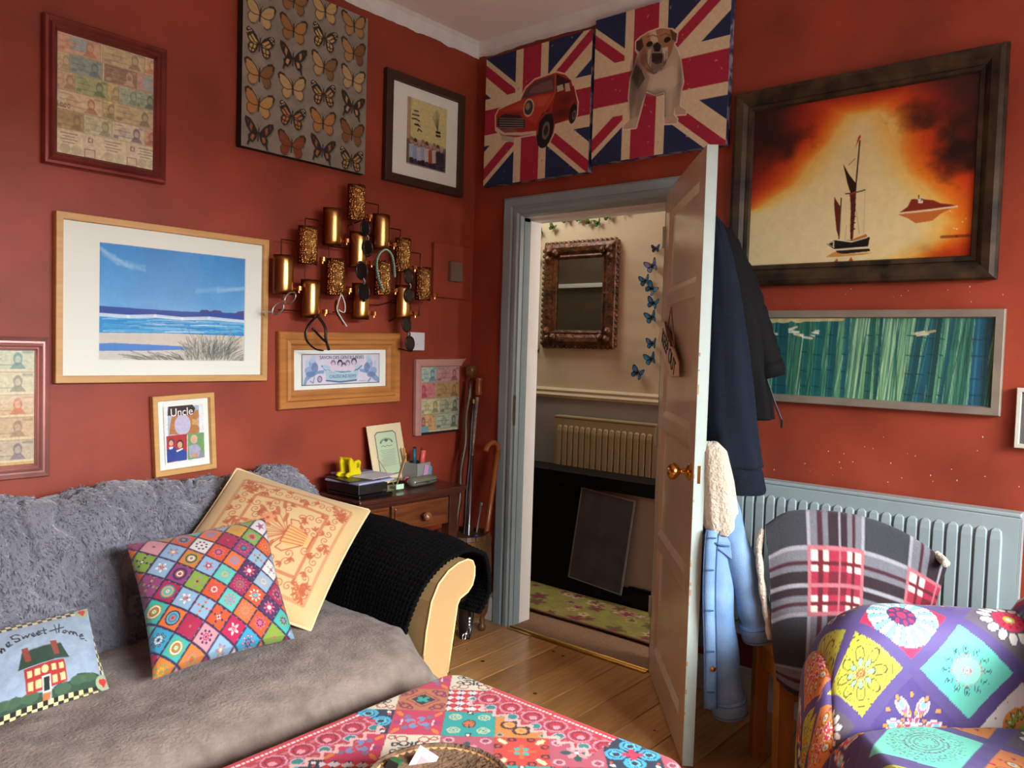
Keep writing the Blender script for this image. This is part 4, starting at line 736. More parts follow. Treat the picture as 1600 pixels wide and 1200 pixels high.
obj('backrest', MB().prism([(0, 0), (2.02, 0), (2.02, .5), (1.98, .56), (.04, .56), (0, .5)], -.08, .12), cream_l, sofa, bevel=.05, loc=sub(so, (-3.28, -.19, .30)))
# seat under a brown throw (soft, worn, with a rounded front and a dip)
def seat_surface():
    nu, nv = 150, 110; u = np.linspace(0, 1, nu); prof = []
    sec = [(-.44, .455), (-.60, .462), (-.80, .468), (-.95, .462), (-1.05, .440), (-1.10, .40), (-1.125, .34), (-1.13, .25), (-1.12, .08)]
    t = np.linspace(0, 1, nv); S = np.array(smooth_path([(a, b, 0) for a, b in sec], 14)); L = np.r_[0, np.cumsum(np.hypot(np.diff(S[:, 0]), np.diff(S[:, 1])))]; L /= L[-1]
    ys, zs = np.interp(t, L, S[:, 0]), np.interp(t, L, S[:, 1]); U, T = np.meshgrid(u, t); Y = np.interp(T, t, ys); Z = np.interp(T, t, zs)
    xr = np.where(Y > -.98, -1.275, -1.275+np.clip((-.98-Y)/.07, 0, 1)*.135); X = -3.27+U*(xr+3.27)
    Z = Z-np.clip((X+1.40)/.16, 0, 1)**2*.16*np.clip((-.93-Y)/.1, 0, 1)-np.clip((X+1.36)/.1, 0, 1)**2*.02
    X0 = X; w = fbm(X0*7, Y*7, 2, 5)-.5; w2 = fbm(X0*22, Y*26+3*w, 6, 4)-.5; Z = Z+.028*w*np.clip((Y+1.06)*9, 0, 1)+.007*w2; Y = Y-.02*w*(T > .55)
    Z -= .018*np.exp(-((X0+2.15)**2/.05+(Y+.86)**2/.03)); P = np.stack([X, Y, Z], -1)-so; return P
o = gridobj('seat_throw', seat_surface()+so, None, brown_th); o.modifiers.new('thick', 'SOLIDIFY').thickness = .012
tag(o, 'worn taupe brown throw covering the sofa seat', 'throw')
# grey fluffy throw over the back
def fur_surface():
    sec = [(-.475, .44), (-.455, .52), (-.41, .64), (-.35, .78), (-.30, .855), (-.24, .900), (-.17, .905), (-.12, .88), (-.085, .80), (-.08, .68)]
    S = np.array(smooth_path([(a, b, 0) for a, b in sec], 20)); L = np.r_[0, np.cumsum(np.hypot(np.diff(S[:, 0]), np.diff(S[:, 1])))]; L /= L[-1]; nu, nv = 330, 150
    U, T = np.meshgrid(np.linspace(0, 1, nu), np.linspace(0, 1, nv)); Y = np.interp(T, L, S[:, 0]); Z = np.interp(T, L, S[:, 1]); X = -3.3+U*(2.20)
    e = np.clip((X+1.26)/.16, 0, 1); Z = .44+(Z-.44)*(1-.33*e**2.2); Y = Y+.03*e**2
    dz = np.gradient(Z, axis=0); dy = np.gradient(Y, axis=0); l = np.hypot(dz, dy)+1e-9; ny, nz = -dz/l, dy/l; ny, nz = np.where(ny > 0, ny, ny), nz
    a = X*1.0; s = T*1.15; f = fbm(a*9, s*4+fbm(a*4, s*4, 2)*1.5, 3, 5)-.5; f2 = fbm(a*40+6*f, s*26, 9, 4)-.5; rid = np.abs(fbm(a*13, s*6, 12, 3)-.5)
    d = .070*f+.010*f2-.20*np.clip(.09-rid, 0, 1); return np.stack([X+.006*f2, Y+ny*d, Z+nz*d*np.sign(1)], -1)
o = gridobj('fluffy_throw', fur_surface(), None, grey_fur, solid=0); o.modifiers.new('thick', 'SOLIDIFY').thickness = .012; tag(o, 'slate grey fluffy faux fur throw over the sofa back', 'throw')
# short curved tufts of pile standing out of the throw, one stuff part
def tufts():
    P = fur_surface(); nv, nu = P.shape[:2]; rs = np.random.RandomState(3); n = 20000; J = rs.randint(2, nv-3, n); I = rs.randint(int(nu*.36), nu-3, n)
    b = P[J, I]; du = P[J, np.minimum(I+1, nu-1)]-b; dv = P[np.minimum(J+1, nv-1), I]-b; N = np.cross(du, dv); N /= np.linalg.norm(N, axis=1)[:, None]+1e-9; N *= np.where(N[:, 1] > 0, -1, 1)[:, None]*np.where((N[:, 1] > -.3) & (N[:, 2]*np.where(N[:, 1] > 0, -1, 1) < 0), -1, 1)[:, None]
    wv = fbm(b[:, 0]*7, b[:, 2]*7, 5)[:, None]; d = N*.5+np.array((0, 0, -1.0))*(.5+wv)+rs.normal(0, .28, (n, 3))+np.stack([np.sin(b[:, 0]*38+b[:, 2]*20), 0*b[:, 0], np.cos(b[:, 0]*27-b[:, 2]*31)], 1)*.35; d /= np.linalg.norm(d, axis=1)[:, None]; L = rs.uniform(.007, .018, (n, 1)); s = np.cross(d, N); s /= np.linalg.norm(s, axis=1)[:, None]+1e-9; w = rs.uniform(.0012, .0024, (n, 1))
    V = np.stack([b+s*w, b-s*w, b+d*L*.6+N*.005-s*w*.7, b+d*L+N*.002], 1).reshape(-1, 3); k = np.arange(n)*4; F = np.concatenate([np.stack([k, k+1, k+2], 1), np.stack([k, k+2, k+3], 1)])
    me = bpy.data.meshes.new('pile'); me.from_pydata(V.tolist(), [], F.tolist()); me.materials.append(grey_fur); q = link('pile', me, o); q['kind'] = 'stuff'
tufts()
# black knitted throw over the right arm: ribbed rows of stitches
def knit():
    prof = [(-1.285, .36), (-1.268, .47), (-1.245, .56), (-1.21, .618), (-1.155, .662), (-1.10, .683), (-1.04, .690), (-.995, .678), (-.94, .645), (-.88, .58), (-.83, .51), (-.805, .44), (-.82, .38)]
    S = np.array(smooth_path([(a, b, 0) for a, b in prof], 16)); L = np.r_[0, np.cumsum(np.hypot(np.diff(S[:, 0]), np.diff(S[:, 1])))]; tot = L[-1]; L /= tot; nu, nv = 260, 200
    T, V = np.meshgrid(np.linspace(0, 1, nu), np.linspace(0, 1, nv)); X = np.interp(T, L, S[:, 0]); Z = np.interp(T, L, S[:, 1])
    yf = np.interp(T, [0, .12, .3, .5, .62, .8, 1], [-.96, -.95, -.985, -1.0, -1.0, -.92, -.84]); yb = np.interp(T, [0, .3, .6, 1], [-.36, -.33, -.36, -.46]); Y = yf+(yb-yf)*V
    Z = Z+.022*np.sin(V*PI*.9)*np.clip(T*2, 0, 1)*np.clip((1-T)*2, 0, 1)+.05*V**2*np.clip((T-.2)*3, 0, 1)*np.clip((.7-T)*3, 0, 1)
    dz = np.gradient(Z, axis=1); dx = np.gradient(X, axis=1); l = np.hypot(dz, dx)+1e-9; nx_, nz_ = -dz/l, dx/l
    w = fbm(X*8, Y*8, 3)-.5; out = np.clip((T-.55)*2.4, 0, 1); st = .0045*np.sin(T*tot*2*PI/.017)*(.6+.4*np.sin(V*2*PI*34))+.02*w
    st += out*.035*(fbm(Y*9, T*3, 7)-.4)
    return np.stack([X+nx_*st, Y, Z+nz_*st], -1)
o = gridobj('knitted_throw', knit(), None, black_kn); m = o.modifiers.new('thick', 'SOLIDIFY'); m.thickness = .014; m.offset = 1; tag(o, 'black chunky knitted throw draped over the right arm of the sofa', 'throw')
def bagstrap():
    r = thing('black_strap', 'black webbing strap with white lettering hanging below the knitted throw', 'strap', at(728, 960, 'y', -.74)); o = np.array(r.location)
    P = [at(*q, 'y', y)-o for *q, y in [(722, 925, -.78), (724, 945, -.76), (724, 975, -.74), (726, 998, -.74)]]; pts = smooth_path(P, 5)
    obj('webbing', MB().tube(pts, .022, 8, flat=.25), frame_b, r, smooth=True); P = [at(*q, 'y', y)-o for *q, y in [(730, 930, -.74), (733, 955, -.72), (731, 980, -.72), (727, 998, -.73)]]; obj('webbing', MB().tube(smooth_path(P, 5), .018, 8, flat=.25), frame_b, r, smooth=True)
    b = MB()
    for k, (x, y) in enumerate([(733.5, 966), (733.2, 971), (732.6, 976), (731.6, 981), (730, 986), (728, 990)]): c = at(x, y, 'y', -.75)-o; b.box(c[0]-.004, c[0]+.004, c[1]-.002, c[1], c[2]-.004, c[2]+.003)
    obj('lettering', b, mount, r); obj('metal_ring', MB().tube([at(725, 995, 'y', -.765)-o+np.array((.009*math.cos(a), 0, .012*math.sin(a))) for a in np.linspace(0, 2*PI, 13)], .002, 6), frame_s, r)
bagstrap()
# ================================================================== CUSHIONS
def mandala(dx, dy, seed, pal=None):               # dx,dy in -1..1 inside a tile; returns sRGB
    rs = np.random.RandomState(seed); base = ['#2f97b8', '#c8762a', '#b01848', '#7d9a34', '#d4ccc4', '#c84e22', '#58b4a4', '#6a3258', '#d4942c', '#86a8c0', '#a01e44', '#c88a90', '#4a2a50', '#d86a24', '#38a8a0', '#8c3a6c']
    acc = ['#e0d6c8', '#4a1e4a', '#b8264e', '#2a7a9c', '#d69c3c', '#7c9a3a', '#3a2a5a', '#d0607a', '#8c7a9c', '#c4552a', '#5fa8a0']
    k0 = rs.randint(len(base)); im = np.zeros(dx.shape+(3,))+srgb(base[k0]); r = np.hypot(dx, dy); th = np.arctan2(dy, dx); style = rs.randint(8); A = lambda: srgb(acc[rs.randint(len(acc))])
    def disc(R, a, k, c):
        nonlocal im
        q = R*(1-a+a*np.cos(k*th)); m = np.clip((q-r)*25, 0, 1)[..., None]; im = im*(1-m)+c*m
    def dots(R, n, w, c):
        nonlocal im
        kk = 2*PI/n; a = (np.mod(th+kk/2, kk)-kk/2)*r; m = np.clip((w-np.hypot(r-R, a))*25, 0, 1)[..., None]; im = im*(1-m)+c*m
    if style == 0: disc(.18, 0, 1, A()); disc(.10, 0, 1, A())
    elif style == 1:
        for R in (.86, .70, .54, .38, .22, .1): disc(R, .03, 14, A())
    elif style == 2: disc(.82, .10, 12, A()); disc(.62, .06, 16, A()); dots(.48, 10, .09, A()); disc(.30, .15, 8, A()); disc(.12, 0, 1, A())
    elif style == 3: c = A(); dots(.62, 8, .16, c); dots(.62, 8, .08, A()); dots(.32, 8, .12, A()); disc(.2, .2, 6, c)
    elif style == 4: c = A(); disc(.85, .28, 8, c); disc(.55, .2, 8, A()); disc(.3, 0, 1, A())
    elif style == 5: c = A(); dots(.82, 12, .10, c); disc(.60, .04, 20, c); disc(.5, .0, 1, srgb(base[k0])); dots(.34, 8, .09, A()); disc(.16, 0, 1, c)
    elif style == 6: c = A(); [dots(math.hypot(a, b), 4, .16, c) for a, b in ((.4, .4), (.75, .75))]; disc(.34, .3, 4, A()); disc(.15, 0, 1, A())
    else: c = A(); disc(.7, .35, 5, c); disc(.42, .3, 10, A()); disc(.18, 0, 1, A())
    return im*.9
def tiles(U, V, size, band, bandcol, pick, dots=None):   # square tiles on the u,v plane
    i = np.floor(U/size).astype(int); j = np.floor(V/size).astype(int); fu = (U/size-i)*2-1; fv = (V/size-j)*2-1; im = np.zeros(U.shape+(3,))+srgb(bandcol); k = 1-band
    for a, b_ in set(zip(i.ravel().tolist(), j.ravel().tolist())):
        m = (i == a) & (j == b_); im[m] = pick(a, b_, fu[m]/k, fv[m]/k)
    e = np.maximum(np.abs(fu), np.abs(fv)); m = np.clip((e-k)*size*400*(.02/size), 0, 1)[..., None]; im = im*(1-m)+srgb(bandcol)*m
    if dots: 
        d = (e > k+band*.25) & (e < k+band*.8) & ((np.sin(U*dots)*np.sin(V*dots)) > .55); im[d] = srgb('#6a5a8a')
    return im
def pillow(name, label, cat, TL, TR, BR, BL, thick, front, backcol, n=170, ear=.05, back=.75, pm=None, group=None, wob=.006, expo=.55, pull=1.0):
    TL, TR, BR, BL = [CAM+(np.array(p, float)-CAM)*pull for p in (TL, TR, BR, BL)]; c = (TL+TR+BR+BL)/4; N = np.cross(BR-TL, BL-TR); N = N/np.linalg.norm(N)
    if N @ (CAM-c) < 0: N = -N
    r = thing(name, label, cat, c, group=group); t = np.linspace(-1, 1, n); U, V = np.meshgrid(t, t); u = U*(1-ear*(1-V**2)); v = V*(1-ear*(1-U**2)); a = ((u+1)/2)[..., None]; b = ((v+1)/2)[..., None]
    B = (TL*(1-a)+TR*a)*(1-b)+(BL*(1-a)+BR*a)*b-c; h = np.clip((1-U**2)*(1-V**2), 0, 1)**expo; wr = fbm(U*2.5, V*2.5, len(label) % 50+3)-.5
    rgb = front((U+1)/2, (V+1)/2); m = pm or print_mat('cushion_print', .85, bump=.12, bscale=600, sheen=.2)
    F = B+N*(thick*h+wob*wr*h*2)[..., None]; gridobj('cover', F, rgb, m, r)
    s = 6; q = np.r_[np.arange(0, n, s), n-1] if (n-1) % s else np.arange(0, n, s); Bk = (B-N*(thick*back*h)[..., None])[np.ix_(q, q)]; gridobj('back_cover', Bk, np.zeros(Bk.shape)+srgb(backcol), m, r)
    return r, F, N
def patch_front(u, v):
    a, b = (u+v)*.5, (u-v)*.5; S = .0985
    rs = {}
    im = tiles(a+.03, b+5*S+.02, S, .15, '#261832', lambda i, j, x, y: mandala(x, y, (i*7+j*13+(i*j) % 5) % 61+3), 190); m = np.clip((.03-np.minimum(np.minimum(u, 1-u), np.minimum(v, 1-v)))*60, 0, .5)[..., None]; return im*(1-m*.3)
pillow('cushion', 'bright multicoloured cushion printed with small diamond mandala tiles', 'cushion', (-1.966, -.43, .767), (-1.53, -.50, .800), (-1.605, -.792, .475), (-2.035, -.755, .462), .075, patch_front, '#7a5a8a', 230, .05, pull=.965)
def urn_front(u, v):
    p = Pic(1, 1, 230, '#bfa170'); C = '#a04e2e'; rs = random.Random(5); A = lambda L, w=.006, c=C, a=.85: p.line(L, w, c, a, True)
    for d in (.105, .235):
        n = 60
        for e in range(4):
            for k in range(n):
                t = d+(1-2*d)*k/n; q = [(t, d), (1-d, t), (1-t, 1-d), (d, 1-t)][e]; tq = [(1, 0), (0, 1), (-1, 0), (0, -1)][e]; nq = [(0, 1), (1, 0), (0, 1), (1, 0)][e]
                A([(q[0]-nq[0]*.009, q[1]-nq[1]*.009), (q[0]+tq[0]*.012+nq[0]*.009, q[1]+tq[1]*.012+nq[1]*.009)], .006, C, .75)
    def scroll(cx, cy, s, a0, turn=1):
        L = [(cx+s*(1-t*.85)*math.cos(a0+turn*t*7.5), cy+s*(1-t*.85)*math.sin(a0+turn*t*7.5)) for t in np.linspace(0, 1, 18)]; A(L, .0055); x, y = L[0]
        for k in range(3): aa = a0+turn*(-1.3+.7*k); p.ell(x+.02*math.cos(aa), y+.02*math.sin(aa), .02, .008, C, .8, rot=aa)
    for k in range(13):
        t = .135+.061*k; w = 1 if k % 2 else -1
        for cx, cy in ((t, .17), (t, .83), (.17, t), (.83, t)): scroll(cx, cy, .030, k*1.3, w)
    for cx, cy in ((.17, .17), (.83, .17), (.83, .83), (.17, .83)):
        for k in range(8): a = k*PI/4; p.ell(cx+.035*math.cos(a), cy+.035*math.sin(a), .024, .008, C, .8, rot=a)
    for k in range(44):
        a = k*2*PI/44*1.0; R = .20+.05*(k % 4); cx, cy = .5+R*math.cos(a)*1.0, .5+R*math.sin(a)
        if .26 < cx < .74 and .26 < cy < .74: scroll(cx, cy, .032, k*2.1, 1 if k % 2 else -1)
    for k in range(16):
        a = -PI/2+(k-7.5)*.2; L = .12+.06*(k % 3); x, y = .5+L*math.cos(a), .52+L*math.sin(a); A([(.5, .58), (x, y)], .005); p.ell(x, y, .045, .014, C, .7, rot=a)
    for cx, cy in ((.44, .42), (.58, .40), (.5, .33)):
        for k in range(6): a = k*PI/3; p.ell(cx+.025*math.cos(a), cy+.025*math.sin(a), .026, .018, '#c88458', .9, rot=a)
        p.ell(cx, cy, .012, .012, C)
    p.poly([(.43, .56), (.57, .56), (.585, .62), (.54, .70), (.53, .74), (.47, .74), (.46, .70), (.415, .62)], '#cf9a5c', 1, True)
    for k in range(6): A([(.43+.028*k, .56), (.455+.018*k, .71)], .007)
    A([(.43, .56), (.57, .56)], .012); A([(.45, .75), (.55, .75)], .014)
    for sg in (-1, 1): A([(.5+sg*.08, .57), (.5+sg*.12, .55), (.5+sg*.13, .60), (.5+sg*.09, .65), (.5+sg*.05, .70)], .009)
    i = p.pix(); n = i.shape[0]; return i[np.clip((v*(n-1)).round().astype(int), 0, n-1), np.clip((u*(n-1)).round().astype(int), 0, n-1)]
T_, R_, B_ = np.array((-1.49, -.25, .934)), np.array((-1.113, -.55, .775)), np.array((-1.52, -.755, .47)); L_ = T_+B_-R_
cr, CF, CN = pillow('cushion', 'large cream cushion printed with a terracotta urn and scrolls, leaning behind the patterned one', 'cushion', L_, T_, R_, B_, .085, urn_front, '#dcc08c', 230, .045, pull=.985)
rim = np.concatenate([CF[0, :, :], CF[:, -1, :], CF[-1, ::-1, :], CF[::-1, 0, :]])[::6]; obj('piping', MB().tube([tuple(q) for q in rim], .005, 6), mat('cream_piping', '#d8c08c', .7), cr, smooth=True)
def home_front(u, v):
    p = Pic(1, .78, 200, '#93a6b8', [(-95, 262), (800, 85), (1005, 835), (-95, 1178)]); A = p.A; p.grain(.08, 20, 1); G = '#2f4a38'; RD = '#a5302e'; YE = '#d8c88c'
    p.poly([(-95, 960), (60, 940), (140, 930), (200, 905), (245, 920), (300, 890), (420, 880), (440, 990), (100, 1080), (-95, 1130)], G); p.poly([(500, 860), (560, 810), (650, 790), (720, 720), (790, 705), (870, 690), (920, 710), (940, 860), (520, 970)], G)
    for x, y in ((70, 975), (180, 960), (320, 925), (600, 850), (730, 770), (820, 740)): c0 = p.q([(x, y)])[0]; p.ell(c0[0], c0[1], .07, .035, '#46664a', .7)
    p.poly([(258, 680), (600, 590), (635, 785), (285, 910)], RD); p.poly([(218, 680), (250, 520), (570, 440), (645, 565), (430, 625)], '#24402f'); p.poly([(245, 490), (300, 478), (325, 600), (275, 612)], '#8a4030'); p.poly([(480, 432), (530, 420), (560, 540), (515, 552)], '#8a4030')
    for q in ([(283, 705), (325, 695), (330, 757), (290, 768)], [(345, 690), (392, 680), (397, 737), (350, 748)], [(484, 652), (525, 640), (535, 697), (492, 708)], [(548, 636), (588, 624), (596, 682), (557, 693)], [(290, 802), (340, 790), (345, 868), (297, 880)], [(358, 782), (405, 770), (412, 845), (365, 856)], [(498, 745), (540, 733), (552, 798), (508, 810)], [(563, 722), (605, 710), (618, 775), (578, 787)]): p.poly(q, YE)
    c0 = p.q([(436, 688)])[0]; p.ell(c0[0], c0[1], .027, .033, YE); p.poly([(413, 752), (482, 735), (502, 872), (430, 890)], '#d8d8d0'); p.poly([(427, 760), (474, 748), (487, 858), (440, 872)], '#1c2a24'); p.poly([(432, 895), (498, 878), (490, 950), (428, 965)], '#b06a3c')
    def chk(a, b_, n, w):
        a, b_ = p.q([a])[0], p.q([b_])[0]; d = (b_-a)/n; nn = np.array([-d[1], d[0]])/np.hypot(*d)*w
        for k in range(n):
            for s in range(2): o0 = a+d*k+nn*s; p.poly([o0, o0+d, o0+d+nn, o0+nn], '#1c1c18' if (k+s) % 2 else YE, 1, True)
    chk((-95, 278), (690, 108), 20, .030); chk((-95, 1112), (900, 812), 22, .030); chk((830, 185), (925, 700), 14, -.014)
    for x, y in ((755, 130), (945, 775)):
        c0 = p.q([(x, y)])[0]; p.ell(c0[0], c0[1], .062, .062, '#9aa884'); p.ell(c0[0]-.014, c0[1]-.008, .021, .022, '#c0302c'); p.ell(c0[0]+.014, c0[1]-.008, .021, .022, '#c0302c'); p.poly([(c0[0]-.034, c0[1]-.002), (c0[0]+.034, c0[1]-.002), (c0[0], c0[1]+.042)], '#c0302c', 1, True)
    K = '#16181c'; w = .011
    for L in ([(-80, 500), (-50, 640)], [(-40, 470), (-10, 610)], [(-70, 580), (-15, 545)], [(20, 500), (0, 520), (8, 535), (35, 530), (45, 505), (25, 495)], [(55, 470), (75, 505), (72, 475), (95, 480), (98, 495), (95, 455), (115, 462), (120, 480)], [(135, 440), (165, 425), (155, 400), (135, 420), (145, 450), (185, 430)],
              [(245, 345), (215, 332), (180, 350), (190, 375), (235, 378), (245, 395), (215, 408), (205, 400)], [(262, 355), (275, 385), (295, 355), (305, 378), (322, 340)], [(340, 368), (362, 352), (350, 335), (335, 352), (350, 378), (375, 365)], [(380, 355), (405, 340), (395, 322), (378, 345), (390, 368), (420, 350)], [(435, 290), (440, 355), (455, 352)], [(410, 325), (458, 312)],
              [(525, 262), (540, 348)], [(565, 255), (560, 340)], [(485, 330), (530, 310), (600, 285)], [(600, 320), (590, 338), (605, 345), (622, 330), (612, 315)], [(630, 320), (650, 350), (655, 325), (675, 335), (680, 355), (685, 330), (705, 345), (712, 365)], [(735, 372), (765, 362), (755, 345), (732, 365), (745, 392), (775, 385)], [(788, 400), (792, 402)]): p.line(L, w, K, .95)
    i = p.pix(); ny, nx = i.shape[:2]; return i[np.clip((v*(ny-1)).round().astype(int), 0, ny-1), np.clip((u*(nx-1)).round().astype(int), 0, nx-1)]
pillow('cushion', 'small blue cushion painted with a red house and Home Sweet Home, at the left edge', 'cushion', (-2.395, -.51, .62), (-2.088, -.455, .603), (-2.150, -.752, .472), (-2.455, -.79, .475), .035, home_front, '#6f8a6c', 190, .03, expo=.75)
# ================================================================== DESK IN THE CORNER
mahog = mat('dark_mahogany_stain', '#4a2418', 0.3, color2='#331710', vscale=5, stretch=(1, 8, 8), coat=.3, bump=.04, bscale=30)
mahog_y = mat('reddish_drawer_wood', '#6e3a1c', 0.28, color2='#42200f', vscale=5, stretch=(1, 8, 8), coat=.35)
DX0, DX1, DYF, DZ = -.995, -.366, -.345, .76
desk = thing('console_desk', 'small dark mahogany side desk with a drawer, between the sofa and the walking sticks', 'desk', (DX0, DYF, 0)); do = np.array((DX0, DYF, 0)); DW = DX1-DX0; DD = .325
obj('top', MB().box(0, DW, 0, DD, DZ-.022, DZ), mahog, desk, bevel=.006); obj('top_moulding', MB().box(.012, DW-.012, .012, DD-.005, DZ-.036, DZ-.022), mahog, desk, bevel=.004)
for x in (.03, DW-.085):
    for y in (.025, DD-.07): obj('leg', MB().box(x, x+.055, y, y+.05, 0, DZ-.036), mahog, desk, bevel=.004)
obj('apron', MB().box(.03, DW-.03, .035, .05, DZ-.17, DZ-.036), mahog, desk); obj('apron', MB().box(.03, DW-.03, DD-.04, DD-.02, DZ-.17, DZ-.036), mahog, desk); obj('apron', MB().box(DW-.06, DW-.035, .04, DD-.03, DZ-.17, DZ-.036), mahog, desk)
def drawer(x0, x1, knobs):
    d = obj('drawer', MB().box(x0, x1, .018, .035, DZ-.165, DZ-.045).box(x0+.012, x1-.012, .010, .018, DZ-.153, DZ-.057), mahog_y, desk, bevel=.004)
    obj('knob', MB().lathe([(0, .01), (.008, .01), (.008, -.005), (.018, -.014), (.021, -.024), (.016, -.033), (0, -.036)], 20, ((x0+x1)/2, 0, DZ-.105), axis='y'), mat('turned_drawer_knob', '#7c4a2c', .3), d, smooth=True)
drawer(.19, .53, 1); drawer(.035, .175, 1)
obj('shelf', MB().box(.05, DW-.06, .05, DD-.05, .30, .318), mahog, desk)
# ---- things on the desk
zt = DZ
def onto(px, py, z=zt): return at(px, py, 'z', z)
blackl = mat('worn_black_leather', '#18130f', .45, vary=.3, vscale=18, bump=.1); paperw = mat('white_paper', '#c9cad4', .8); lilac = mat('pale_lilac_paper', '#9a9cb8', .8)
def slab(name, label, cat, x0, x1, y0, y1, z0, h, m, rz=0.0, bev=.004, extra=None, group=None):
    c = np.array(((x0+x1)/2, (y0+y1)/2, z0)); r = thing(name, label, cat, c, (0, 0, rz), group); obj('body', MB().box(x0-c[0], x1-c[0], y0-c[1], y1-c[1], 0, h), m, r, bevel=bev)
    if extra: extra(r)
    return r
slab('flat_tray', 'flat black tray under the black box folder on the desk', 'tray', -.975, -.79, -.31, -.10, zt, .016, frame_b, .03)
def zipf(r): obj('page_block', MB().box(-.075, .081, -.098, .098, .006, .034), paperw, r); obj('clasp', MB().box(.05, .07, -.108, -.1, .004, .012), frame_s, r)
slab('box_folder', 'thick worn black leather folder lying under the papers on the desk', 'folder', -.97, -.81, -.30, -.09, zt+.0165, .040, blackl, .02, extra=zipf)
slab('paper_sheaf', 'sheaf of pale lilac papers lying crooked on the black folder', 'paper', -.975, -.76, -.285, -.085, zt+.0570, .008, lilac, .12, .001)
slab('magazine', 'dark grey magazine lying between papers on the desk pile', 'magazine', -.98, -.82, -.27, -.08, zt+.0655, .006, mat('dark_magazine_cover', '#2e2a2a', .4, vary=.4, vscale=14), -.08, .001)
slab('paper_sheet', 'white sheet of paper on top of the desk pile', 'paper', -.90, -.72, -.27, -.09, zt+.0720, .002, paperw, .2, .0005)
slab('notepad', 'small grey notepad behind the desk pile', 'notepad', -.93, -.76, -.15, -.06, zt+.0745, .008, mat('grey_card_cover', '#77747c', .7), .1, .002)
def yellow_toy():
    c = at(546, 742, 'y', -.14); r = thing('yellow_holder', 'bright yellow plastic bent holder standing on the desk pile', 'holder', c+np.array((0, 0, -.006)), (0, 0, .25)); y = mat('bright_yellow_plastic', '#d9c60e', .35)
    pr = [(-.042, 0), (.036, 0), (.046, .012), (.036, .032), (.042, .062), (.030, .072), (-.004, .066), (-.030, .086), (-.036, .062), (-.028, .024), (-.050, .020), (-.056, .008)]
    b = MB(); b.prism(pr, -.03, -.018); b.prism(pr, .018, .03); obj('side_plate', b, y, r, bevel=.003); obj('roller', MB().lathe([(0, -.03), (.012, -.03), (.012, .03), (0, .03)], 14, (.02, 0, .048), axis='y'), y, r, smooth=False); obj('base', MB().box(-.042, .036, -.03, .03, 0, .012), y, r, bevel=.003); obj('face_plate', MB().prism([(-.030, .086), (-.004, .066), (-.004, .060), (-.030, .078)], -.03, .03), y, r)
yellow_toy()
def certificate():
    x0, x1 = -.715, -.50; r = thing('certificate', 'cream mounted certificate with a pale green text panel leaning on the wall', 'certificate', (-.705, -.095, zt+.001), (-.22, math.radians(-2.5), 0)); W_, H_ = .205, .272
    obj('card', MB().box(0, W_, 0, .004, 0, H_), mat('cream_card', '#d6c49c', .8), r)
    p = Pic(.13, .205, 110, '#b4c4a0'); A = p.A; L = [(.14, .03), (.86, .03), (.97, .12), (.97, A-.12), (.86, A-.03), (.14, A-.03), (.03, A-.12), (.03, .12), (.14, .03)]; p.rect(0, 0, 1, A, '#d6c49c'); p.poly(L, '#b2c6a2', 1, True); p.line(L, .03, '#3f4a34', 1, True)
    for k in range(14): a = PI+k*PI/13; p.ell(.5+.26*math.cos(a), .42+.13*math.sin(a), .04, .02, '#4a5a44', .75, rot=a)
    p.ell(.5, .34, .08, .05, '#3f4c3c', .8); p.line([(.25, .55), (.35, .52), (.42, .57), (.5, .52), (.6, .56), (.75, .53)], .016, '#3f4a3c', .9, True)
    for k in range(11): p.line([(.16+.04*(k % 3), .68+.055*k), (.84-.05*(k % 2), .68+.055*k)], .012, '#6a7a62', .75, True)
    p.obj('printed_panel', r, .037, .036, -.0008, paper)
certificate()
def diffuser():
    c = onto(603, 757); c = np.array((c[0], max(min(c[1], -.08), -.28), zt)); c = at(619, 750, 'y', -.235); c[2] = zt; r = thing('reed_diffuser', 'small glass reed diffuser with wooden sticks in front of the certificate', 'diffuser', c)
    g = glass_mat('thick_clear_glass', (.86, .9, .86), .1); obj('bottle', MB().lathe([(0, .0), (.03, .0), (.032, .004), (.032, .034), (.026, .042), (.016, .046), (.016, .056), (.013, .056), (.013, .046), (.024, .038), (.028, .032), (.028, .008), (0, .006)], 4, a0=PI/4, a1=2*PI+PI/4), g, r); obj('liquid', MB().box(-.018, .018, -.018, .018, .007, .02), mat('clear_oil', '#b8b49a', .1), r)
    obj('label', MB().box(-.02, .024, -.0242, -.0232, .008, .03), mat('pale_green_label', '#b2d8b8', .6), r)
    rd = mat('pale_rattan_reed', '#b08a64', .7)
    for dx, dy, dz, dr in ((.055, .0, .16, .0035), (.048, -.01, .15, .0025), (.062, .02, .155, .0025), (-.085, .03, .15, .0022), (.04, .01, .12, .0022)): obj('reed', MB().tube([(0, 0, .01), (dx, dy, dz)], dr, 6), rd, r)
diffuser()
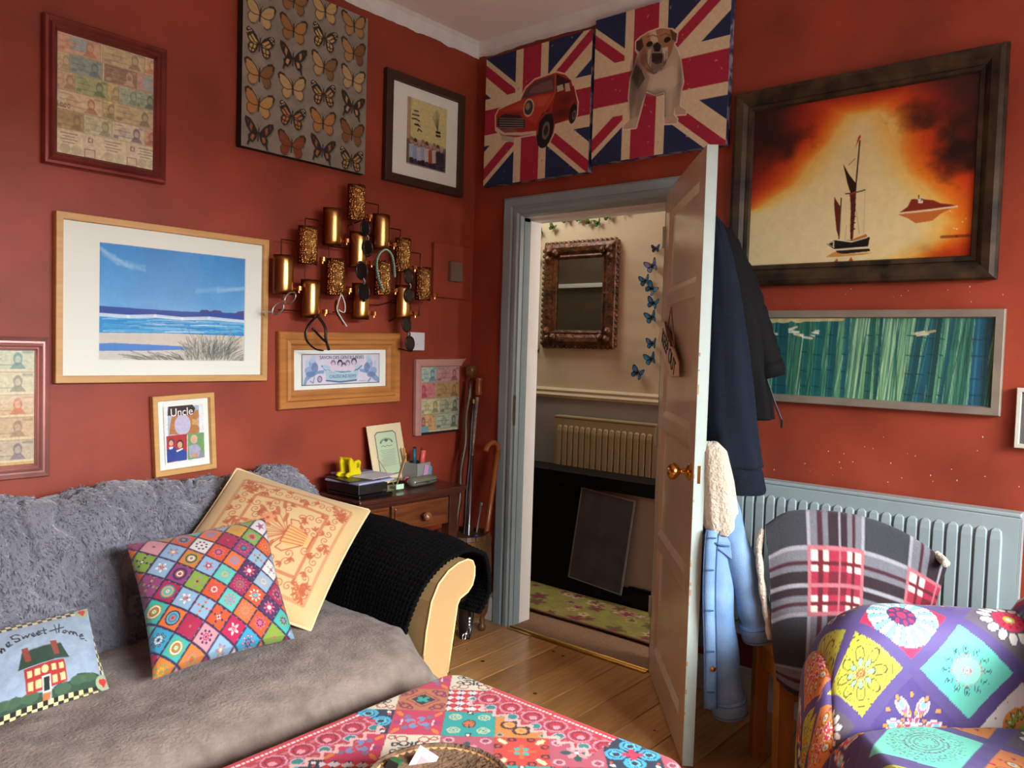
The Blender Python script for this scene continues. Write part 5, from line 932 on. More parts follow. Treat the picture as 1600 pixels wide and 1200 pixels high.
def penpot():
    c = at(650, 745, 'y', -.13); c[2] = zt; r = thing('pen_pot', 'grey mesh square pen pot at the back of the desk', 'pen pot', c, (0, 0, .1)); gm = mat('grey_wire_mesh_plastic', '#8a8a88', .5); w = .048; h = .095; b = MB(); k = 1.0
    for x0, x1, y0, y1 in ((-w, w, -w, -w+.004), (-w, w, w-.004, w), (-w, -w+.004, -w, w), (w-.004, w, -w, w)): b.box(x0, x1, y0, y1, 0, h)
    b.box(-w, w, -w, w, 0, .005); obj('pot', b, gm, r, bevel=.002)
    for x, y, dx, dy, L, rad, m, nm, lb, ct in ((-.03, .02, -.12, .1, .15, .004, ('orange_pen_plastic', '#c8862a'), 'pen', 'orange pen leaning left in the grey pen pot', 'pen'), (-.008, .0, -.05, .0, .145, .006, ('teal_marker_plastic', '#1e5a6c'), 'marker_pen', 'teal marker pen in the middle of the grey pen pot', 'pen'), (.006, .014, .0, .05, .15, .006, ('navy_pen_plastic', '#1c2440'), 'pen', 'dark navy pen standing at the back of the grey pen pot', 'pen'),
                                       (.004, -.02, .05, -.1, .14, .008, ('coral_highlighter_plastic', '#d85a58'), 'highlighter', 'coral highlighter in the front of the grey pen pot', 'pen'), (.022, .0, .12, .05, .135, .004, ('mauve_pen_plastic', '#8a6a7c'), 'pen', 'mauve pen leaning right in the grey pen pot', 'pen'), (.03, .02, .2, .05, .145, .0035, ('maroon_pen_plastic', '#5a2430'), 'pen', 'maroon pen at the right rim of the grey pen pot', 'pen')):
        t = thing(nm, lb, ct, c+np.array((x, y, .006)), (math.atan(-dy), math.atan(dx), 0)); rad *= 1.35; L *= 1.06; obj('barrel', MB().lathe([(0, 0), (rad, .004), (rad, L*.75), (rad*.95, L*.97), (0, L)], 10), mat(m[0], m[1], .35), t, smooth=True); obj('cap', MB().lathe([(rad*1.05, L*.6), (rad*1.15, L*.61), (rad*1.1, L*.98), (0, L*1.0)], 10), mat(m[0], m[1], .35), t, smooth=True)
    t = thing('marker_pen', 'bright blue highlighter standing right of the grey pen pot', 'pen', c+np.array((.062, -.02, 0)), (0, .03, 0)); obj('barrel', MB().box(-.011, .011, -.006, .006, 0, .062), mat('dark_blue_plastic', '#15365c', .4), t, bevel=.003); obj('cap', MB().box(-.013, .013, -.008, .008, .03, .072), mat('cyan_blue_plastic', '#2a9cd0', .35), t, bevel=.003)
    t = thing('note_pad', 'pale pink slip of paper tucked in front of the pen pot', 'paper', c+np.array((.0, -.054, .002)), (-.05, .25, 0)); obj('sheet', MB().box(-.012, .014, 0, .001, 0, .085), mat('pink_paper', '#c08ab0', .7), t)
penpot()
def case():
    c = at(660, 752, 'y', -.215); c[2] = zt; r = thing('glasses_case', 'long grey shiny glasses case lying in front of the pen pot', 'case', c, (0, 0, .12)); m = mat('grey_olive_vinyl', '#6a6a5c', .22, vary=.15, vscale=10)
    rings = []
    for x, k in ((-.088, .4), (-.08, .85), (-.05, 1), (.05, 1), (.075, .9), (.085, .5)): rings.append([(x, .03*k*math.cos(a), .022+.022*k*math.sin(a)) for a in np.linspace(0, 2*PI, 15)[:-1]])
    obj('shell', MB().loft(rings), m, r, smooth=True); obj('clasp', MB().box(-.008, .010, -.033, -.028, .016, .026), frame_s, r, bevel=.002); obj('seam', MB().tube([(-.08, -.028, .022), (.0, -.0312, .022), (.078, -.028, .022)], .0015, 6), ink, r)
case()
def trinket():
    c = at(596, 754, 'y', -.2); c[2] = zt; r = thing('trinket', 'tiny dark red and cream glass ornament beside the folder', 'ornament', c); obj('body', MB().lathe([(0, 0), (.012, 0), (.015, .01), (.01, .02), (.004, .026), (0, .027)], 14), mat('dark_red_glass', '#5c1c20', .15), r, smooth=True); obj('cap', MB().box(-.024, -.012, -.008, .008, 0, .026), mat('cream_ceramic', '#d0bf98', .4), r, bevel=.003)
    c = at(636, 742, 'y', -.16); c[2] = zt; r = thing('pink_flower', 'small dusty pink fabric flower behind the diffuser', 'flower', c); m = mat('dusty_pink_petal', '#b0606a', .8)
    for k in range(6): a = k*PI/3; obj('petal', MB().lathe([(0, -.003), (.011, 0), (0, .004)], 10, (0, 0, 0)), m, r, smooth=True, loc=(.011*math.cos(a), 0, .022+.011*math.sin(a)), rot=(PI/2, 0, 0))
trinket()
# ================================================================== STICK BARREL AND WALKING STICKS
BC = np.array((-.232, -.205, 0)); oak = mat('dark_oak_stave', '#5a3a20', .4, vary=.35, vscale=6, stretch=(6, 6, 1), coat=.2); brassy = mat('dull_brass_band', '#7a5f38', .4, .7, vary=.3)
def barrel():
    r = thing('stick_barrel', 'oval dark oak barrel on turned feet holding walking sticks in the corner', 'barrel', BC); n = 18; st = None
    for k in range(n):
        if st is None:
            b = MB(); w = 2*PI/n*.46; rings = []
            for z, R in ((.10, .128), (.18, .138), (.30, .142), (.42, .138), (.495, .130)): rings.append([((R)*math.cos(a), R*math.sin(a), z) for a in (-w, 0, w)]+[((R-.012)*math.cos(a), (R-.012)*math.sin(a), z) for a in (w, 0, -w)])
            b.loft(rings); o = obj('stave', b, oak, r, smooth=False); st = o.data
        else: link('stave', st, r, None, (0, 0, 2*PI*k/n))
    obj('bottom', MB().lathe([(0, .10), (.12, .10), (.12, .12), (0, .12)], 24), oak, r)
    for z, R in ((.46, .1355), (.20, .1415)): obj('band', MB().lathe([(R, z-.014), (R+.003, z-.012), (R+.003, z+.012), (R, z+.014)], 32), brassy, r)
    ft = None
    for k in range(4):
        a = PI/4+k*PI/2+.15; q = (.105*math.cos(a), .105*math.sin(a), 0)
        if ft is None: ft = obj('foot', MB().lathe([(0, 0), (.016, 0), (.02, .012), (.02, .025), (.011, .035), (.016, .05), (.010, .06), (.018, .08), (.02, .102), (0, .102)], 14), mat('turned_oak_foot', '#6a4628', .35), r, smooth=True, loc=q).data
        else: link('foot', ft, r, q)
barrel()
def stick(label, top, bot, rad, m, parts, name='walking_stick', rot=0):
    top, bot = np.array(top), np.array(bot); r = thing(name, label, 'walking stick', bot); parts(r, top-bot); return r
gnarl = mat('glossy_knotted_wood', '#5a3a1e', .4, color2='#2a160a', vscale=12, coat=.1); glossb = mat('glossy_bright_wood', '#8a4a1c', .3, coat=.15)
bb = lambda dx, dy: (BC[0]+dx, BC[1]+dy, .13)
def s1(r, d):
    P = [d*t+np.array((.004*math.sin(t*30), .004*math.cos(t*23), 0)) for t in np.linspace(0, .96, 26)]; obj('shaft', MB().tube(P, [.011+.003*abs(math.sin(k*1.3)) for k in range(26)], 8), gnarl, r, smooth=True); obj('knob', MB().lathe([(0, -.035), (.016, -.03), (.026, -.012), (.03, .005), (.026, .022), (.014, .032), (0, .034)], 16, d), mat('knotty_root_knob', '#6a4420', .3, vary=.4, vscale=30), r, smooth=True)
stick('knotted dark walking stick with a round root knob, leftmost and tallest in the barrel', at(736, 580, 'y', -.07), bb(-.05, .04), 0, 0, s1)
def s2(r, d):
    P = [d*t for t in np.linspace(0, .93, 30)]; obj('shaft', MB().tube(P, [.0085+.0018*(k % 2) for k in range(30)], 8), mat('silvery_barbed_shaft', '#8a7468', .5, .2, vary=.5, vscale=50), r, smooth=False); obj('handle', MB().lathe([(0, -.07), (.016, -.07), (.021, -.06), (.017, -.045), (.019, -.02), (.017, 0), (.022, .012), (.02, .022), (0, .024)], 16, d), glossb, r, smooth=True)
stick('pale banded walking stick with a turned orange wooden handle', at(748, 597, 'y', -.09), bb(.0, .03), 0, 0, s2)
def s3(r, d):
    u = d/np.linalg.norm(d); obj('shaft', MB().tube([np.zeros(3), d], .0125, 10), glossb, r, smooth=True); s = np.array((-1, 0, 0)); cen = d+s*.047
    obj('crook', MB().tube([cen+.047*(-s*math.cos(a)+u*math.sin(a)) for a in np.linspace(0, PI*.95, 16)], .0125, 10), glossb, r, smooth=True)
stick('glossy brown crook handled walking stick leaning right', at(778, 705, 'y', -.27), bb(.05, -.05), 0, 0, s3)
def s4(r, d):
    obj('shaft', MB().tube([d*.0, d*1.0], .008, 10), mat('brushed_aluminium', '#9a9ca4', .3, 1), r, smooth=True); obj('collar', MB().lathe([(.0, .34), (.011, .34), (.011, .36), (0, .36)], 12), mat('blue_collar', '#23408c', .4), r).rotation_euler = (0, math.atan2(d[0], d[2]), 0); obj('sleeve', MB().lathe([(0, .2), (.012, .2), (.012, .34), (0, .34)], 12), mat('orange_brass_sleeve', '#b06a1c', .25, .8), r).rotation_euler = (0, math.atan2(d[0], d[2]), 0)
stick('silver metal pole with a blue collar and orange sleeve among the sticks', at(738, 712, 'y', -.15), bb(-.03, -.05), 0, 0, s4)
def s5(r, d): obj('shaft', MB().tube([d*0, d], .006, 8), mat('grey_metal_rod', '#8a8680', .35, .8), r, smooth=True); obj('tip', MB().lathe([(0, -.012), (.008, -.012), (.008, .003), (0, .003)], 10, d), mat('grey_rubber', '#6c6a68', .8), r)
stick('short thin grey metal rod sticking out of the barrel', at(752, 786, 'y', -.2), bb(.045, .02), 0, 0, s5)
def s6(r, d): obj('shaft', MB().tube([d*t+np.array((.003*math.sin(t*20), 0, 0)) for t in np.linspace(0, 1, 14)], [.0095]*13+[.006], 8), mat('dark_bark_cane', '#2c1a10', .4, vary=.5, vscale=40), r, smooth=True); obj('ferrule', MB().lathe([(.0, -.02), (.009, -.018), (.009, .004), (0, .006)], 10, d), brassy, r)
stick('thin dark bark cane with a small brass top between the taller sticks', at(740, 625, 'y', -.11), bb(-.01, .01), 0, 0, s6)
ARZ = math.atan2(RH[1], RH[0])
# ================================================================== THE OPEN DOOR
DA = math.radians(218.7); HP = np.array((-.02, -1.142, 0)); DWD, DTH, DHT = .80, .036, 2.085
ex = np.array((math.cos(DA), math.sin(DA), 0)); ey = np.array((-math.sin(DA), math.cos(DA), 0))
def dw(s, n, z): return HP+ex*s+ey*n+np.array((0, 0, z))            # door coordinates: along, out of the back face, up
def onface(px, py):                                                 # photo point on the brown face -> (along, up)
    d = ray(px, py); t = ((HP-CAM) @ ey)/(d @ ey); p = CAM+d*t-HP; return p @ ex, p[2]
brown_gl = mat('tan_brown_gloss_paint', '#cdb9a2', 0.2, vary=.08, vscale=3, bump=.06, bscale=9, spec=.55)
edge_paint = mat('pale_duck_egg_paint', '#adbcb4', .35, vary=.06, vscale=10)
brass = mat('worn_polished_brass', '#c08a3a', .2, 1.0, vary=.25, vscale=20)
door = struct(thing('door_1', 'tan brown panelled door standing open with pale painted edge', 'door', HP, (0, 0, DA))); del door['category']
Z0 = .008; rails = [(Z0, .14), (.585, .64), (1.085, 1.14), (1.595, 1.65), (1.985, DHT)]
b = MB().box(0, .10, 0, DTH, Z0, DHT).box(DWD-.10, DWD-.003, 0, DTH, Z0, DHT)
obj('stile', MB().box(0, .10, 0, DTH, Z0, DHT), brown_gl, door, bevel=.002); obj('stile', MB().box(DWD-.10, DWD-.003, 0, DTH-.002, Z0, DHT), brown_gl, door, bevel=.002)
for z0, z1 in rails: obj('rail', MB().box(.10, DWD-.10, 0, DTH, z0, z1), brown_gl, door, bevel=.002)
for k in range(4):
    z0, z1 = rails[k][1], rails[k+1][0]; b = MB().box(.10, DWD-.10, .012, DTH-.01, z0, z1); obj('panel', b, brown_gl, door)
    L = [[(.10, .001, z0), (DWD-.10, .001, z0), (DWD-.10, .001, z1), (.10, .001, z1)]]; i = .022; L.append([(.10+i, .012, z0+i), (DWD-.10-i, .012, z0+i), (DWD-.10-i, .012, z1-i), (.10+i, .012, z1-i)])
    obj('panel_moulding', MB().loft(L, True, False), brown_gl, door)
obj('door_edge', MB().box(DWD-.003, DWD, 0, DTH, Z0, DHT), edge_paint, door, bevel=.001); obj('back_skin', MB().box(0, DWD, DTH-.002, DTH+.001, Z0, DHT), edge_paint, door); obj('top_edge', MB().box(0, DWD, 0, DTH, DHT, DHT+.001), edge_paint, door)
ks, kz = .735, 1.0
h = obj('door_knob', MB().lathe([(0, 0), (.030, 0), (.030, -.004), (.022, -.010), (.012, -.016), (.009, -.030), (.010, -.036), (.020, -.040), (.028, -.050), (.030, -.060), (.026, -.070), (.014, -.077), (0, -.079)], 24, (ks, 0, kz), axis='y'), brass, door, smooth=True)
obj('door_knob', MB().lathe([(0, DTH), (.030, DTH), (.030, DTH+.004), (.012, DTH+.016), (.009, DTH+.03), (.028, DTH+.05), (.03, DTH+.06), (.014, DTH+.077), (0, DTH+.079)], 24, (ks, 0, kz), axis='y'), brass, door, smooth=True)
obj('latch_plate', MB().box(DWD, DWD+.0008, .012, .022, .97, 1.03), brass, door)
for z in (.25, 1.0, 1.85): obj('hinge', MB().lathe([(0, z), (.007, z), (.007, z+.09), (0, z+.09)], 10, (0, -.004, 0)), edge_paint, door)
ch = MB(); rs = random.Random(2)
for k in range(16): z = rs.uniform(.15, 1.4); w = rs.uniform(.002, .006); ch.box(DWD-.004, DWD+.0006, -.0006, w, z, z+rs.uniform(.004, .02))
q = obj('paint_chips', ch, mat('bare_wood_chip', '#a9855c', .8), door); q['kind'] = 'stuff'
# sign
def sign():
    C = [(1041, 503), (1033, 531), (1053, 588), (1065, 588), (1064, 566), (1053, 531)]; F = [onface(*c) for c in C]; c0 = np.mean(F, 0)
    r = thing('hanging_sign', 'small wooden KEEP OUT arrow sign hung on the brown door', 'sign', dw(c0[0], -.012, c0[1]), (0, 0, DA))
    sw = mat('whitewashed_sign_board', '#dcc4a6', .6, vary=.12, vscale=20); tilt = math.atan2(F[2][1]-F[1][1], F[2][0]-F[1][0]); W_, H_ = .29, .135
    W_ = np.hypot(*(np.array(F[2])-F[1]))*.92; H_ = .13; ca, sa = math.cos(tilt), math.sin(tilt); R_ = lambda x, z: (x*ca-z*sa, x*sa+z*ca)
    P = [(f[0]-c0[0], f[1]-c0[1]) for f in F]; obj('board', MB().prism(P, -.004, .004), sw, r, bevel=.001)
    obj('board_edge', MB().prism([(x*1.02, z*1.03) for x, z in P], .004, .0085), mat('reddish_wood_edge', '#7c4426', .6), r)
    text('lettering', 'KEEP OUT', .088, ink, r, (0, -.0052, -.002), (PI/2, -tilt, 0), sx=.90, depth=.001)
    tw = MB(); rp = [R_(-.09, H_/2), (0, H_/2+.11), R_(.09, H_/2)]; tw.tube([(p[0], .0, p[1]) for p in rp], .003, 6); obj('twine', tw, mat('rough_twine', '#8a6a44', .9), r)
    b = MB()
    for a in (-.04, .0, .05): q = R_(a, H_/2-.01); b.tube([(q[0]+.02, -.008, q[1]-.01), (q[0]-.03, -.012, q[1]+.05)], .005, 5)
    obj('twig', b, mat('dark_twig', '#5c3a22', .8), r)
sign()
# ================================================================== CLOTHES ON THE BACK OF THE DOOR
def garment(name, parent, rows, m, n=44, wr=.02, seed=1, solid=.006, yoff=0.0):
    # rows: (z, along centre, half along, near offset, far offset)
    R = np.array(rows, float); zz = np.linspace(R[0, 0], R[-1, 0], 70); o = np.argsort(R[:, 0]); I = lambda k: np.interp(zz, R[o, 0], R[o, k])
    c, h, n0, n1 = I(1), I(2), I(3), I(4); a = np.linspace(0, 2*PI, n, endpoint=False); A, Z = np.meshgrid(a, zz); ca, sa = np.cos(A), np.sin(A)
    s = c[:, None]+h[:, None]*np.sign(ca)*np.abs(ca)**.8; nn = (n0+n1)[:, None]/2+((n1-n0)/2)[:, None]*np.sign(sa)*np.abs(sa)**.8
    f = (fbm(A*2.2+seed, Z*2.2, seed)-.5)+.5*(np.sin(A*7+Z*3+seed)*np.clip((R[0, 0]-Z)*2, 0, 1))*.6; k = 1+0*f; s = s+wr*f*ca*1.5; nn = nn+wr*f*np.clip(sa+.4, -.2, 1)
    nn = np.maximum(nn, .004); P = np.stack([s, nn+DTH, Z], -1); W_ = HP+P[..., 0:1]*ex+P[..., 1:2]*ey+P[..., 2:3]*np.array((0, 0, 1.0)); W_ = W_-np.array(parent.location)
    q = gridobj(name, W_, None, m, parent, wrap=True); d = q.modifiers.new('thick', 'SOLIDIFY'); d.thickness = solid; return q
navy = mat('navy_sweatshirt_fleece', '#151b26', .95, vary=.12, vscale=14, bump=.3, bscale=240, spec=.15); blk = mat('black_padded_nylon', '#0a090a', .85, vary=.2, vscale=10, bump=.3, bscale=25, spec=.2)
denim = mat('mid_blue_denim', '#7d9fc4', .85, color2='#557aa6', vscale=9, bump=.3, bscale=300, ramp=(.3, .75), detail=8); denim_d = mat('denim_seam_stitching', '#3a5a86', .85, vary=.3, vscale=60); sherpa = mat('cream_sherpa_fleece', '#c9bda6', .95, vary=.15, vscale=60, bump=1.0, bscale=110, sheen=.4)
def coats():
    r = thing('black_coat', 'black padded coat with a big cuff hanging behind the navy sweatshirt on the door', 'coat', dw(.5, DTH, 1.8))
    garment('body', r, [(1.90, .5, .03, .004, .07), (1.85, .5, .10, .004, .10), (1.76, .5, .14, .004, .15), (1.65, .5, .15, .004, .20), (1.50, .5, .15, .004, .24), (1.35, .5, .14, .004, .26), (1.24, .48, .12, .01, .295), (1.17, .47, .10, .03, .31)], blk, wr=.025, seed=5)
    P = [dw(.53, DTH+n, z) for n, z in ((.07, 1.84), (.12, 1.75), (.17, 1.65), (.215, 1.53), (.255, 1.42), (.272, 1.36))]; L = np.array(r.location)
    def pad(P, rad):
        pts = smooth_path(P, 8); return [p-L for p in pts], [rad*(1+.10*abs(math.sin(k*.9))) for k in range(len(pts))]
    pts, rd = pad(P, .05); obj('sleeve', MB().tube(pts, rd, 16), blk, r, smooth=True)
    d = pts[-1]-pts[-3]; d = d/np.linalg.norm(d); obj('cuff', MB().tube([pts[-1]-d*.02, pts[-1]+d*.005, pts[-1]+d*.035, pts[-1]+d*.036, pts[-1]-d*.01], [.055, .058, .054, .042, .040], 18), blk, r, smooth=True)
    obj('zip', MB().tube([dw(.56, DTH+n, z)-L for n, z in ((.24, 1.40), (.26, 1.32), (.29, 1.24), (.318, 1.175))], .004, 6), mat('dull_zip_teeth', '#26262a', .5, .3), r); obj('zip_pull', MB().box(-.004, .004, -.004, .004, -.03, 0), frame_s, r, loc=tuple(dw(.57, DTH+.318, 1.175)-L))
    r = thing('sweatshirt', 'navy blue sweatshirt with a ribbed hem hanging on the door above the denim jacket', 'sweatshirt', dw(.66, DTH, 1.83))
    garment('body', r, [(1.88, .67, .02, .004, .02), (1.84, .67, .06, .004, .045), (1.74, .66, .09, .004, .08), (1.63, .66, .10, .004, .107), (1.39, .66, .115, .004, .15), (1.19, .66, .12, .01, .181), (1.02, .66, .125, .05, .212)], navy, wr=.014, seed=9)
    garment('ribbed_hem', r, [(1.02, .66, .12, .055, .208), (1.00, .66, .122, .06, .216), (.945, .66, .12, .065, .230), (.932, .66, .117, .07, .228)], mat('navy_ribbing', '#131923', .95, spec=.15, bump=.5, bscale=200), wr=.010, seed=9)
    L = np.array(r.location); obj('sleeve', MB().tube([p-L for p in smooth_path([dw(.72, DTH+n, z) for n, z in ((.045, 1.74), (.06, 1.5), (.065, 1.3), (.075, 1.12), (.085, .92))], 8)], [.030+.012*(k/32) for k in range(33)], 14), navy, r, smooth=True)
coats()
def jacket():
    r = thing('denim_jacket', 'light blue denim jacket with a cream sherpa collar hanging on the inner door knob', 'jacket', dw(.74, DTH, 1.02)); L = np.array(r.location); D = lambda s, n, z: dw(s, DTH+n, z)-L
    garment('collar', r, [(1.10, .775, .012, .008, .035), (1.075, .77, .04, .004, .062), (.98, .77, .05, .006, .088), (.88, .775, .05, .012, .105), (.83, .78, .045, .02, .104), (.808, .785, .03, .035, .08)], sherpa, wr=.012, seed=3, solid=.012)
    garment('body', r, [(1.04, .70, .02, .004, .05), (.95, .69, .07, .004, .085), (.80, .68, .09, .004, .12), (.62, .67, .10, .004, .13), (.40, .67, .09, .01, .12)], denim, wr=.02, seed=14)
    def sleeve(path, rad, cuff, seed):
        pts = smooth_path([D(*p) for p in path], 9); k = len(pts); rr = [rad[0]+.006+(rad[1]-rad[0])*i/(k-1)+.003*math.sin(i*.55+seed) for i in range(k)]; s = obj('sleeve', MB().tube(pts, rr, 18), denim, r, smooth=True)
        d = pts[-1]-pts[-4]; d = d/np.linalg.norm(d); e = pts[-1]; c = obj('cuff', MB().tube([e-d*.004, e, e+d*.05, e+d*.055, e+d*.045, e+d*.01], [rr[-1]+.002, rr[-1]+.006, rr[-1]+.006, rr[-1]+.002, rr[-1]-.004, rr[-1]-.006], 18), denim, r, smooth=True)
        for o_ in (.006, .045): obj('stitching', MB().tube([e+d*o_+(rr[-1]+.0068)*(np.cross(d, (0, 0, 1))/np.linalg.norm(np.cross(d, (0, 0, 1)))*math.cos(a)+np.cross(d, np.cross(d, (0, 0, 1)))/np.linalg.norm(np.cross(d, (0, 0, 1)))*math.sin(a)) for a in np.linspace(0, 2*PI, 20)], .0012, 4), denim_d, c)
        return s
    sleeve([(.75, .032, 1.05), (.765, .066, .92), (.775, .105, .79), (.78, .152, .66), (.785, .188, .545), (.785, .200, .505)], (.040, .050), 1, 1)
    sleeve([(.77, .05, .80), (.78, .06, .65), (.78, .078, .48), (.775, .102, .32), (.775, .115, .235)], (.042, .047), 1, 2)
    # front placket with its buttonholes
    P = smooth_path([D(.82, .028, .82), D(.83, .022, .74), D(.83, .024, .60), D(.825, .036, .42), D(.82, .046, .22)], 8); wv = ey*.022; b = MB()
    b.loft([[p-wv, p-wv*.2-ex*(-.012), p+wv, p+wv*.9-ex*.012, p-wv*.9-ex*.006] for p in P]); obj('placket', b, denim, r, smooth=True)
    b = MB()
    for t in (3, 11, 18, 24, 29): p = P[t]; b.tube([p-wv*.6+ex*.016, p+wv*.5+ex*.016], .0028, 6)
    obj('buttonhole', b, denim_d, r)
    obj('stitching', MB().tube([p+wv*.98+ex*.004 for p in P], .0015, 4), denim_d, r); obj('stitching', MB().tube([p-wv*.95+ex*.004 for p in P], .0015, 4), denim_d, r)
    obj('yoke_seam', MB().tube(smooth_path([D(.82, .012, .79), D(.835, .05, .775), D(.825, .085, .77)], 5), .003, 6), denim_d, r)
    obj('lapel', MB().loft([[D(.80, .025, .83), D(.815, .045, .825), D(.81, .07, .82), D(.79, .045, .83)], [D(.805, .010, .79), D(.83, .04, .785), D(.825, .09, .78), D(.79, .05, .79)], [D(.81, .012, .77), D(.83, .05, .76), D(.82, .10, .72), D(.79, .05, .76)]]), denim, r, bevel=.004)
    obj('button', MB().lathe([(0, 0), (.009, 0), (.009, .004), (0, .005)], 12), brass, r, loc=tuple(D(.835, .046, .36)), rot=(0, PI/2, DA))
jacket()
obj_hook = None
# ================================================================== RADIATOR ON THE RIGHT WALL
def radiator(name, label, loc, length, z0, z1, m, pitch, thick=.05, gap=.035):
    r = thing(name, label, 'radiator', loc, (0, 0, -PI/2)); H = z1-z0
    obj('panel', MB().box(0, length, -gap-thick, -gap-thick+.02, 0, H-.012), m, r, bevel=.006); obj('back_panel', MB().box(0.01, length-.01, -gap, -gap+.012, .01, H-.012), m, r)
    obj('top_grille', MB().box(0, length, -gap-thick-.002, -gap+.012, H-.014, H), m, r, bevel=.004); obj('side_cover', MB().box(0, .004, -gap-thick, -gap+.012, .01, H-.01), m, r); obj('side_cover', MB().box(length-.004, length, -gap-thick, -gap+.012, .01, H-.01), m, r)
    n = int((length-.05)/pitch); w = pitch*.455; b = MB(); ring = []
    for z, k, d in ((.05, .3, .0), (.06, .85, .006), (.085, 1, .010), (H-.09, 1, .010), (H-.065, .85, .006), (H-.055, .3, .0)): ring.append([(-w*k, 0, z), (-w*.80*k, -d, z), (w*.80*k, -d, z), (w*k, 0, z)])
    b.loft(ring, False, False); me = None; bv = None
    for k in range(n):
        q = (.025+pitch*(k+.5), -gap-thick-.0005, 0)
        if me is None: me = obj('rib', b, m, r, bevel=.003, loc=q).data
        else: z_ = link('rib', me, r, q).modifiers.new('bevel', 'BEVEL'); z_.width = .003; z_.segments = 2; z_.angle_limit = math.radians(40)
    return r
rad_m = mat('pale_grey_radiator_paint', '#94a3a3', .3, vary=.05, vscale=6)
RL = .985; r = radiator('radiator', 'pale grey panel radiator under the bamboo picture behind the tartan chair', (-.004, -1.515, .30), RL, .30, .925, rad_m, .0415)
for x in (.04, RL-.06): obj('pipe', MB().tube([(x, -.05, .02), (x, -.05, -.299)], .008, 8), rad_m, r)
obj('valve', MB().lathe([(0, 0), (.014, 0), (.016, .02), (.02, .03), (.02, .06), (.012, .07), (0, .07)], 14, (RL+.03, -.05, .01)), mount, r, smooth=True)
# ================================================================== CHAIR WITH TARTAN THROW
yew = mat('warm_oak_chair_wood', '#a8702a', .4, vary=.2, vscale=6, stretch=(6, 6, 1))
def tartan(u, v):
    S = [(.000, .088, 0), (.088, .094, 1), (.094, .110, 2), (.110, .117, 3), (.117, .128, 2), (.128, .148, 4), (.148, .153, 1), (.153, .166, 4), (.166, .176, 2), (.176, .182, 3), (.182, .192, 2), (.192, .198, 1)]
    def cls(x):
        x = np.mod(x, .198); k = np.zeros(x.shape, int)
        for a, b, c in S: k[(x >= a) & (x < b)] = c
        return k
    a, b = cls(u), cls(v); col = np.array([srgb(c) for c in ('#303236', '#a3a2a6', '#75747a', '#431520', '#26141a')]); im = .5*(col[a]+col[b]); im = np.where(((a == 0) & (b == 0))[..., None], col[0], im)
    only = ((a == 0) ^ (b == 0)); k = np.maximum(a, b); im = np.where(only[..., None], col[k]*.8+col[0]*.2, im)
    both = (a > 0) & (b > 0); red = np.array([srgb(c) for c in ('#39393c', '#d8cdb8', '#942034', '#641422', '#521420')]); p = np.minimum(a, b); q = np.maximum(a, b)
    mix = red[q].copy(); mix = np.where(((a == 2) & (b == 2))[..., None], srgb('#cfc4b2'), mix); mix = np.where(((a == 1) | (b == 1))[..., None], srgb('#a86068'), mix); mix = np.where(((a == 2) & (b == 4) | (a == 4) & (b == 2))[..., None], srgb('#94243a'), mix); mix = np.where(((a == 4) & (b == 4))[..., None], srgb('#641624'), mix)
    im = np.where(both[..., None], mix, im); return im*(.94+.12*vn(u*700, v*700, 3))[..., None]
def chair():
    c = dep(1322, 1000, 2.55); yaw = ARZ+.06; r = thing('chair', 'low wooden chair hidden under a tartan throw in front of the radiator', 'chair', (c[0], c[1], 0), (0, 0, yaw)); W_ = .42
    # local x runs along the back (to the right in the photo), local +y away from the viewer
    for x in (-W_/2+.03, W_/2-.03):
        obj('leg', MB().loft([[(x-.027+dx*.054, .02+dy*.045+k, z) for dx, dy in ((0, 0), (1, 0), (1, 1), (0, 1))] for z, k in ((0, -.02), (.42, 0), (.45, 0))]), yew, r, bevel=.003); obj('leg', MB().box(x-.024, x+.024, .22, .26, 0, .43), yew, r, bevel=.003)
        obj('back_post', MB().loft([[(x-.018+dx*.036, .02+dy*.03+k, z) for dx, dy in ((0, 0), (1, 0), (1, 1), (0, 1))] for z, k in ((.44, 0), (.80, .05))]), yew, r, bevel=.003)
        obj('side_rail', MB().box(x-.012, x+.012, .065, .23, .34, .41), yew, r)
    obj('back_rail', MB().box(-W_/2+.05, W_/2-.05, .03, .055, .285, .345), yew, r, bevel=.003); obj('seat', MB().box(-W_/2, W_/2, .01, .27, .42, .46), yew, r, bevel=.01)
    b = MB(); b.prism([(-W_/2+.04, .60), (W_/2-.04, .60), (W_/2-.04, .72), (.1, .79), (-.1, .79), (-W_/2+.04, .74)], 0.04, .06); obj('backrest', b, yew, r, bevel=.004)
chair()
